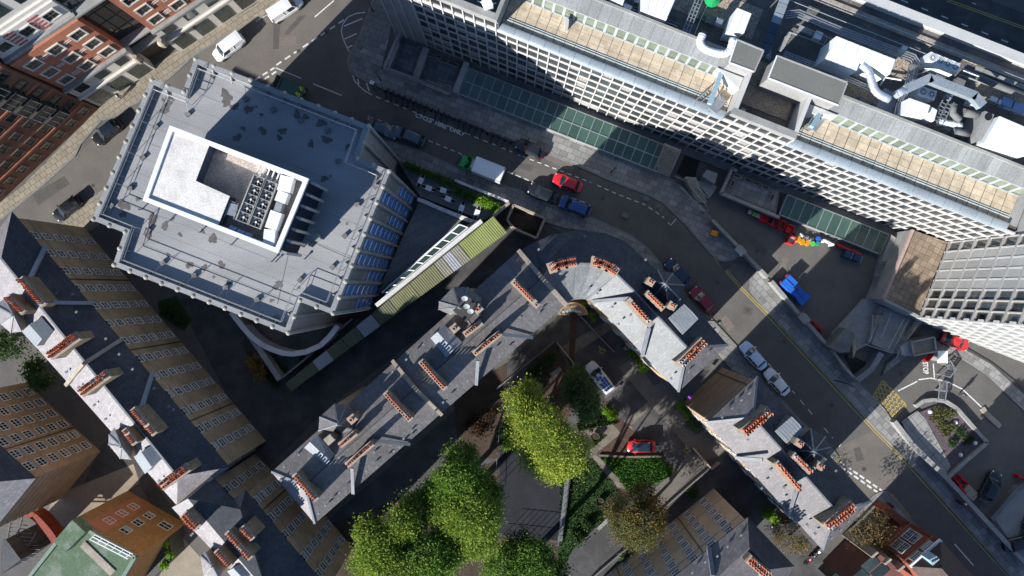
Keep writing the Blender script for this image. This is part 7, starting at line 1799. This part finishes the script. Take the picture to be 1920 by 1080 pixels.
bench('upper grey bench beside the planting bed near the lime tree', (1042,697), .62); bench('lower grey bench beside the planting bed near the lime tree', (1006,727), .62); bench('pale bench left of the autumn tree', (1130,981), .75, 2.0)
def urn(label, p, r=.5):
    t = thing('garden_urn', label, 'urn', tuple(A(p,.02))); MB().tube([A(p,0),A(p,.15),A(p,.5),A(p,.8)],[r*.6,r*.45,r*.95,r],12,caps=False).build('bowl', M_conc, t); MB().tube([A(p,.66),A(p,.70)],[r*.9,r*.3],10).build('soil', M_soil, t)
urn('white stone urn on the grass by the red car court', (1116,820), .6); urn('white stone urn on the shaded lawn', (1125,941)); urn('pale round urn between the two garden benches', (1025,711), .42); urn('small urn at the end of the pale bench', (1146,967), .35)
# sunken court with fence
sheet('games_court', [(940,790),(1062,886),(1046,1013),(932,1003)], .03, mat('court_tarmac_shaded',(0.014,0.016,0.021),(0.022,0.024,0.03),0.4,0.9))  # tarmac taken near black; shade over the court is in the colour
for label, pts in (('tall wire fence on posts along the right side of the sunken games court', ((1060,888),(1053,950),(1045,1012))), ('low fence along the bottom of the games court', ((1045,1012),(990,1005),(935,1000))), ('railing at the top left of the games court', ((938,790),(932,850),(930,930)))):
    t = thing('court_fence', label, 'fence', tuple(A(pts[0],0))); h = MB()
    for a, b in zip(pts[:-1], pts[1:]):
        for z in (1.0,2.4): h.bar(A(a,0)+Vector((0,0,z)), A(b,0)+Vector((0,0,z)), .04,.04)
        for k in range(5): c_ = A(pl(a,b,k/5),0); p_ = MB(); p_.bar(c_, c_+Vector((0,0,2.5)), .05,.05); p_.build('post', M_steel, t)
    h.build('rail', M_steel, t)
wall('retaining_wall', 'grey retaining wall beside the games court fence', [(1066,888),(1059,950),(1050,1015)], .5, .6, M_concd)
wall('garden_kerb', 'low pale kerb between the bench bed and the courtyard', [(1045,643),(1075,680),(1074,700)], .4, .2, M_cope); wall('garden_kerb', 'low pale kerb of the bed below the central block', [(1040,640),(960,705),(930,730)], .4, .2, M_concd)
wall('garden_kerb', 'stone kerb along the top of the triangular lawn', [(1124,854),(1180,857),(1240,856)], .3, .25, M_stone); wall('garden_kerb', 'pale kerb beside the white van', [(1132,747),(1163,722)], .35, .3, M_stone)
wall('courtyard_wall', 'low courtyard wall running from the arched gate along the curved block', [(1086,590),(1118,625),(1152,660)], .7, .25, M_concd); wall('railing_wall', 'thin wall in front of the bottom garden block', [(1240,958),(1300,905),(1330,880)], .8, .2, M_concd); wall('railing_wall', 'thin wall at the foot of the bottom garden block, lower stretch', [(1110,1085),(1180,1025),(1235,985)], .8, .2, M_concd)
wall('railing_wall', 'low wall edging the lower right block garden', [(1300,840),(1335,880),(1350,868)], .9, .2, M_cope)
t = thing('entrance_arch', 'curved brown steps and blue-painted arched gate where curved and central blocks meet', 'gateway', tuple(at(1075,585,0)))
for k in range(5):
    r0 = 26-k*4; pts = [(1075+r0*math.cos(a)*1.0, 592-r0*math.sin(a)*.9) for a in [math.pi*(.02+.96*j/10) for j in range(11)]]; mb = MB(); z = 1.9-.28*k
    for p, q2 in zip(pts[:-1], pts[1:]): mb.bar(A(p,z)-Vector((0,0,z/2)), A(q2,z)-Vector((0,0,z/2)), .28, z)
    mb.build('arch_course', M_brickb, t)
gt = MB()
for k in range(6): p = (1054+k*6, 585-(2.5-abs(k-2.5))*1.5); gt.bar(A(p,2.4), A((p[0]+5,p[1]),2.4), .3,.18)
gt.build('gate_head', M_bmu, t)
mb = MB(); mb.tube([A((1291,742),3),A((1296,746),3.1)],[.2,.28],8); tag(mb.build('hanging_basket', mat('purple_flowers',(0.16,0.03,0.30),None,1,.8)), 'purple hanging flower basket by the brown end wall', 'flower basket')
# ---------------------------------------------------------------- people
def person(label, p, ang, shirt, trousers, group=None):
    t = thing('person', label, 'person', tuple(A(p,.02)), group, ang); b = MB()
    me = bpy.data.meshes.new('body')
    V = [(0,0,.95),(0,0,1.2),(0,0,1.42),(0,0,1.54),(.02,0,1.66),(0,.2,1.40),(.08,.27,1.15),(.22,.25,.95),(0,-.2,1.40),(-.05,-.27,1.13),(.02,-.26,.90),(0,.1,.90),(.12,.11,.50),(.05,.11,.09),(.17,.12,.04),(0,-.1,.90),(-.04,-.11,.48),(-.22,-.11,.12),(-.10,-.12,.06)]
    E = [(0,1),(1,2),(2,3),(3,4),(2,5),(5,6),(6,7),(2,8),(8,9),(9,10),(0,11),(11,12),(12,13),(13,14),(0,15),(15,16),(16,17),(17,18)]
    me.from_pydata(V, E, []); o = link('body', me, t); me.materials.append(trousers)
    md = o.modifiers.new('skin','SKIN'); rad = [.16,.15,.17,.07,.10,.075,.06,.04,.075,.06,.04,.10,.075,.05,.04,.10,.075,.05,.04]
    for i, r in enumerate(rad): me.skin_vertices[0].data[i].radius = (r,r)
    me.skin_vertices[0].data[0].use_root = True; o.modifiers.new('sub','SUBSURF').levels = 1
    MB().tube([(0,0,.92),(0,0,1.15),(0,0,1.38),(0,0,1.5)],[.20,.19,.24,.1],10).build('jacket', shirt, t)
    MB().tube([(.03,0,1.60),(.0,0,1.70),(-.02,0,1.79),(-.02,0,1.82)],[.11,.125,.09,.02],10).build('hair', M_trim, t)
M_skin = mat('skin',(0.42,0.25,0.18),None,1,.6); C_dark = mat('dark_cloth',(0.02,0.022,0.03),None,1,.9); C_red = mat('red_cloth',(0.30,0.03,0.03),None,1,.9); C_white = mat('white_cloth',(0.55,0.55,0.55),None,1,.9); C_grey = mat('grey_cloth',(0.12,0.12,0.13),None,1,.9)
person('pedestrian in dark clothes with a pale top on the tan pavement corner', (229,183), .6, C_white, C_dark); person('person in dark clothes walking on the tan garden path', (1107,804), 2.2, C_dark, C_dark); person('pedestrian in black on the pavement, left of a pair', (1792,938), -.8, C_dark, C_dark)
person('pedestrian with a white top, right of a pair on the pavement', (1801,942), -.8, C_white, C_dark); person('person in dark clothes with a red bag on the street corner', (1664,944), .8, C_red, C_dark); person('person in black crossing the dark road behind the white building', (1860,92), 1.0, C_dark, C_dark)
person('person in dark coat beside the kiosk barrier on the drive', (1798,738), .3, C_grey, C_dark)
# ---------------------------------------------------------------- trees and planting
def leafmat(n, c1, c2, tr=.42): return mat(n, c1, c2, 0.9, 0.65, grain=0.28, transl=tr, spec=.25)
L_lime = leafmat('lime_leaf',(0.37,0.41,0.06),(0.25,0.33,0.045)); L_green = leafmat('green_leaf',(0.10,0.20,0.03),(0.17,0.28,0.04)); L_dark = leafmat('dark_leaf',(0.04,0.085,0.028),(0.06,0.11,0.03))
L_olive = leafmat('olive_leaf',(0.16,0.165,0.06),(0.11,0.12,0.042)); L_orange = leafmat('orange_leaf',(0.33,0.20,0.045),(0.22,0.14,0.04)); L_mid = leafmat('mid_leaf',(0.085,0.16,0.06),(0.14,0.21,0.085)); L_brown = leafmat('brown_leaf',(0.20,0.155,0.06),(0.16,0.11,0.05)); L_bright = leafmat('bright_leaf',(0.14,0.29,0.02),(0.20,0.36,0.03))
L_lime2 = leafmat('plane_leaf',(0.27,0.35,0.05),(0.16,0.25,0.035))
M_bark = mat('bark',(0.075,0.06,0.045),(0.05,0.04,0.03),3.0,.9,.4)
def leaves(mb, lobes, n, size, mats, seed, up=.55):
    rnd = random.Random(seed); tot = sum(l[3]**2 for l in lobes)
    for px, py, z, r, mi in lobes:
        c = at(px, py, z); k = int(n*r*r/tot); ncl = max(10, int(k/40))
        for _ in range(ncl):
            th = rnd.uniform(0, 2*math.pi); uu = rnd.uniform(-.55, 1); rr = r*(.60+.42*rnd.random()**.6); sxy = math.sqrt(max(0,1-uu*uu))
            cc = c + Vector((math.cos(th)*sxy*rr, math.sin(th)*sxy*rr, uu*rr*.85)); cs = rnd.uniform(.28,.62)*min(1.0, r/2.2+.3); m_i = mi if rnd.random() < .8 else rnd.randrange(len(mats))
            for _2 in range(40):
                p = cc + Vector((rnd.gauss(0,cs), rnd.gauss(0,cs), rnd.gauss(0,cs*.6))); s = size*rnd.uniform(.5,1.7)
                nrm = Vector((rnd.gauss(0,1), rnd.gauss(0,1), rnd.gauss(up,.8))).normalized(); a = nrm.orthogonal().normalized(); a = a*math.cos(th*7+_2)+nrm.cross(a)*math.sin(th*7+_2); b = nrm.cross(a)
                mb.face([p-a*s, p+b*s*.55-a*s*.1, p+a*s, p-b*s*.55-a*s*.1], m_i)
def tree(name, label, lobes, n, size, mats, trunk, seed, cat='tree', limbs=True):
    """Tapered trunk with limbs reaching into every lobe; crown of leaf clusters with gaps."""
    b0 = at(trunk[0], trunk[1], 0); t = thing(name, label, cat, tuple(b0)); lobes3 = [(l[0],l[1],l[2],l[3]*(HC-l[2])/FP,l[4]) for l in lobes]
    top = min(l[2] for l in lobes3); tm = MB(); fork = b0+Vector((.1,.1,top*.6)); r0 = .10+.025*top; tm.tube([b0, b0+Vector((.02,.05,top*.3)), fork],[r0*1.25,r0,r0*.8],8)
    rnd = random.Random(seed+99)
    if limbs:
        for l in lobes3:
            c = at(l[0],l[1],l[2]); mid = fork.lerp(c,.55)+Vector((rnd.uniform(-.4,.4),rnd.uniform(-.4,.4),-.3)); tm.tube([fork, mid, c],[r0*.55,r0*.35,r0*.15],6)
            for _ in range(5):
                e = c+Vector((rnd.uniform(-1,1),rnd.uniform(-1,1),rnd.uniform(-.3,.8)))*l[3]*.75; tm.tube([mid.lerp(c,rnd.uniform(.2,1)), e],[r0*.16,r0*.05],4)
    tm.build('trunk', M_bark, t)
    mb = MB(); leaves(mb, lobes3, n, size, mats, seed); tag(mb.build('crown', mats, t), kind='stuff'); return t
tree('lime_tree', 'tall lime tree with a bright yellow-green crown in full sunlight', [(985,768,14,33,0),(1002,800,15,40,0),(1042,842,15.5,46,0),(992,742,13,24,0),(1062,868,14.5,30,0),(975,815,14,28,0),(1022,800,16,38,0),(1085,835,13.5,24,0),(1035,875,13.5,28,0),(962,742,12,14,0),(1002,862,13,24,0)], 46000, .105, [L_lime, L_green], (1015,800), 1)
tree('broadleaf_tree', 'mid-green tree beside the white van in the courtyard', [(1083,716,6,22,0),(1096,752,6.5,25,0),(1076,742,5.5,20,0),(1082,700,5,12,0),(1102,776,5,16,0),(1112,760,5,12,0)], 13000, .115, [L_mid, L_dark], (1092,728), 2)
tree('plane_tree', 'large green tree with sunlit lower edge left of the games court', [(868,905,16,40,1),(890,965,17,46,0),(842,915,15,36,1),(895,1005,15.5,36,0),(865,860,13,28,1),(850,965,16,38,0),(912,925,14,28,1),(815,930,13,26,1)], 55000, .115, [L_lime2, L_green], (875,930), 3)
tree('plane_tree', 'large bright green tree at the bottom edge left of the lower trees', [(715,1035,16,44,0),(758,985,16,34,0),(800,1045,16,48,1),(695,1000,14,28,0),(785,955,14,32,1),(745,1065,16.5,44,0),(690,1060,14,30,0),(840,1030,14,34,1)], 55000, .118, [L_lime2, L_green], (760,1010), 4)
tree('plane_tree', 'dark green tree at the bottom edge below the games court', [(950,1065,14,38,0),(1000,1055,14.5,38,0),(1035,1080,13.5,30,1),(975,1025,12,26,1)], 24000, .115, [L_green, L_dark], (985,1050), 5)
tree('autumn_tree', 'autumn tree with olive leaves turning orange in front of the bottom garden block', [(1180,955,7,34,0),(1205,985,7.5,38,0),(1222,955,7,24,1),(1195,1010,6.5,24,0),(1170,985,6.5,28,0),(1205,925,6,20,0),(1160,965,5.5,20,0),(1190,975,8.5,24,0)], 24000, .095, [L_olive, L_orange], (1195,968), 6)
tree('bare_tree', 'thinly leaved brown tree left of the red brick house', [(1632,990,6,32,0),(1655,1010,5.5,26,0),(1618,1005,5.5,22,0),(1640,970,5,18,0)], 2600, .09, [L_brown, L_orange], (1640,993), 7)
tree('bare_tree', 'thin yellowing tree under the eaves of the lower right block', [(1480,1010,5,28,0),(1455,1000,4.5,18,0),(1500,1020,4.5,16,0)], 2300, .10, [L_brown, L_olive], (1478,1005), 8)
tree('shrub_tree', 'dark leafy tree at the left edge between the two brick blocks', [(75,705,5,22,0),(66,680,4.5,16,0)], 2200, .15, [L_dark, L_green], (78,700), 9)
tree('shrub_tree', 'dark tree at the far left edge between the two brick blocks', [(22,640,5,26,0),(5,650,5,20,0)], 2000, .15, [L_dark, L_green], (25,638), 10)
tree('shrub_tree', 'dim rust-coloured shrub in the shade right of the long brown block', [(478,680,2.5,14,0),(488,702,2,10,0)], 900, .12, [L_orange, L_dark], (480,685), 11)
def bush(label, pts, n, m, seed, size=.13, name='shrub', z0=0.0, h=1.0, cat='shrub'):
    c = A(pts[0][:2], z0); t = thing(name, label, cat, tuple(c)); b = MB(); rnd = random.Random(seed)
    lob = [(p[0],p[1],z0+h*.55,p[2]*(HC-z0)/FP,0) for p in pts]
    st = MB()
    for l in lob: q2 = at(l[0],l[1],z0); st.tube([q2, q2+Vector((.05,.03,h*.6))],[.05,.02],5)
    st.build('stem', M_bark, t)
    for l in lob:
        cc = at(l[0],l[1],l[2]); r = l[3]; k = int(n*r*r/sum(x[3]**2 for x in lob))
        for _ in range(k):
            p = cc + Vector((rnd.gauss(0,r*.5), rnd.gauss(0,r*.5), rnd.uniform(-.5,.5)*h)); nrm = Vector((rnd.gauss(0,1),rnd.gauss(0,1),rnd.gauss(.7,.6))).normalized(); a = nrm.orthogonal().normalized(); b_ = nrm.cross(a); s = size*rnd.uniform(.6,1.4)
            b.face([p-a*s, p+b_*s*.6, p+a*s, p-b_*s*.6])
    tag(b.build('foliage', m, t), kind='stuff'); return t
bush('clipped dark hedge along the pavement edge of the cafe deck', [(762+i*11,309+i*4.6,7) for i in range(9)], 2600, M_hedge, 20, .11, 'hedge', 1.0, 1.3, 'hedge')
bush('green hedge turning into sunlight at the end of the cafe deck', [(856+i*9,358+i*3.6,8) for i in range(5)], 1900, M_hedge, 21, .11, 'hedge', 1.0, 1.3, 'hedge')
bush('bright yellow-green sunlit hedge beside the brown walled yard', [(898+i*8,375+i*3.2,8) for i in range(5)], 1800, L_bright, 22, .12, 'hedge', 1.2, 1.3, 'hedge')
bush('green shrubs at the courtyard foot of the straight wing', [(1184,660,8),(1196,674,8),(1206,690,8)], 1300, L_bright, 23, .12)
bush('green shrubs by the arched gate', [(1096,572,5),(1108,590,6),(1112,600,4)], 700, L_bright, 24, .1)
bush('bright green bush beside the purple flower basket', [(1277,762,8),(1290,775,8)], 900, L_bright, 25, .12); bush('grey-green bush by the courtyard side of the lower right block', [(1297,795,8),(1307,805,7)], 800, L_mid, 26, .11)
bush('bright green bushes in the sunlit gap left of the thin yellowing tree', [(1442,965,9),(1452,975,7)], 900, L_bright, 27, .12)
bush('round clipped bush in front of the bottom garden block', [(1299,924,9)], 700, L_dark, 28, .1); bush('round pale bush at the foot of the bottom garden block', [(1169,1048,8)], 500, L_mid, 29, .1)
bush('lush green bush on the garden path edge below the white van', [(1148,778,9),(1135,770,6)], 900, L_bright, 30, .13); bush('planting bed shrubs between the two benches', [(1020,680,12),(1000,700,12),(1035,670,10)], 1500, L_dark, 31, .13)
bush('red-brown shrubs in the shaded bed left of the lime tree', [(885,795,16),(915,780,14),(900,810,14)], 1200, leafmat('rust_leaf',(0.09,0.04,0.02),(0.05,0.035,0.02)), 32, .13); bush('dark green shrub beside the white globe lamp', [(950,820,10),(948,838,8)], 700, L_green, 33, .12)
bush('teal-green shrubs in the wedge garden inside the curved white wall', [(505,668,8),(530,690,8),(520,680,7),(595,660,7),(570,672,7)], 1500, L_dark, 34, .12); bush('dark ivy bushes left of the wedge garden wall', [(490,690,9),(505,705,8),(515,720,6)], 1000, L_dark, 35, .12)
bush('dark hedge on the lawn strip below the long brown block facade', [(315,585,12),(335,600,12)], 1500, L_dark, 36, .12); bush('yellow-green climber on the lean-to roof at the bottom left', [(310,1018,7),(318,1040,7),(308,1060,7)], 1200, L_bright, 37, .13, z0=3.6, h=1.0)
bush('olive low shrubs on the mulch planting island, upper clump', [(1758,772,9),(1772,777,9),(1785,775,7),(1750,785,7)], 1500, L_olive, 38, .12, h=.7); bush('olive low shrubs on the mulch planting island, middle clump', [(1765,797,9),(1782,800,9),(1772,812,7)], 1300, L_olive, 39, .12, h=.7); bush('dark green shrubs on the mulch planting island, lower clump', [(1800,812,9),(1812,825,9),(1785,830,9),(1822,822,6)], 1400, L_dark, 40, .12, h=.8)
bush('dark ivy patch in the corner of the brown walled yard', [(990,432,7),(1002,436,6)], 600, L_dark, 41, .1); bush('dark bushes at the shaded bottom of the garden', [(1080,1010,14),(1100,985,10)], 1200, L_dark, 42, .14)
for i, p in enumerate(((1744,772),(1792,792),(1828,831),(1801,853))):
    t = thing('boulder', ['white stone at the upper left of the planting island','white stone in the middle of the planting island','white stone at the right of the planting island','white stone at the lower tip of the planting island'][i], 'boulder', tuple(A(p,.3))); MB().tube([A(p,.25),A(p,.4),A(p,.55)],[.2,.3,.12],7).build('stone', M_whitem, t)
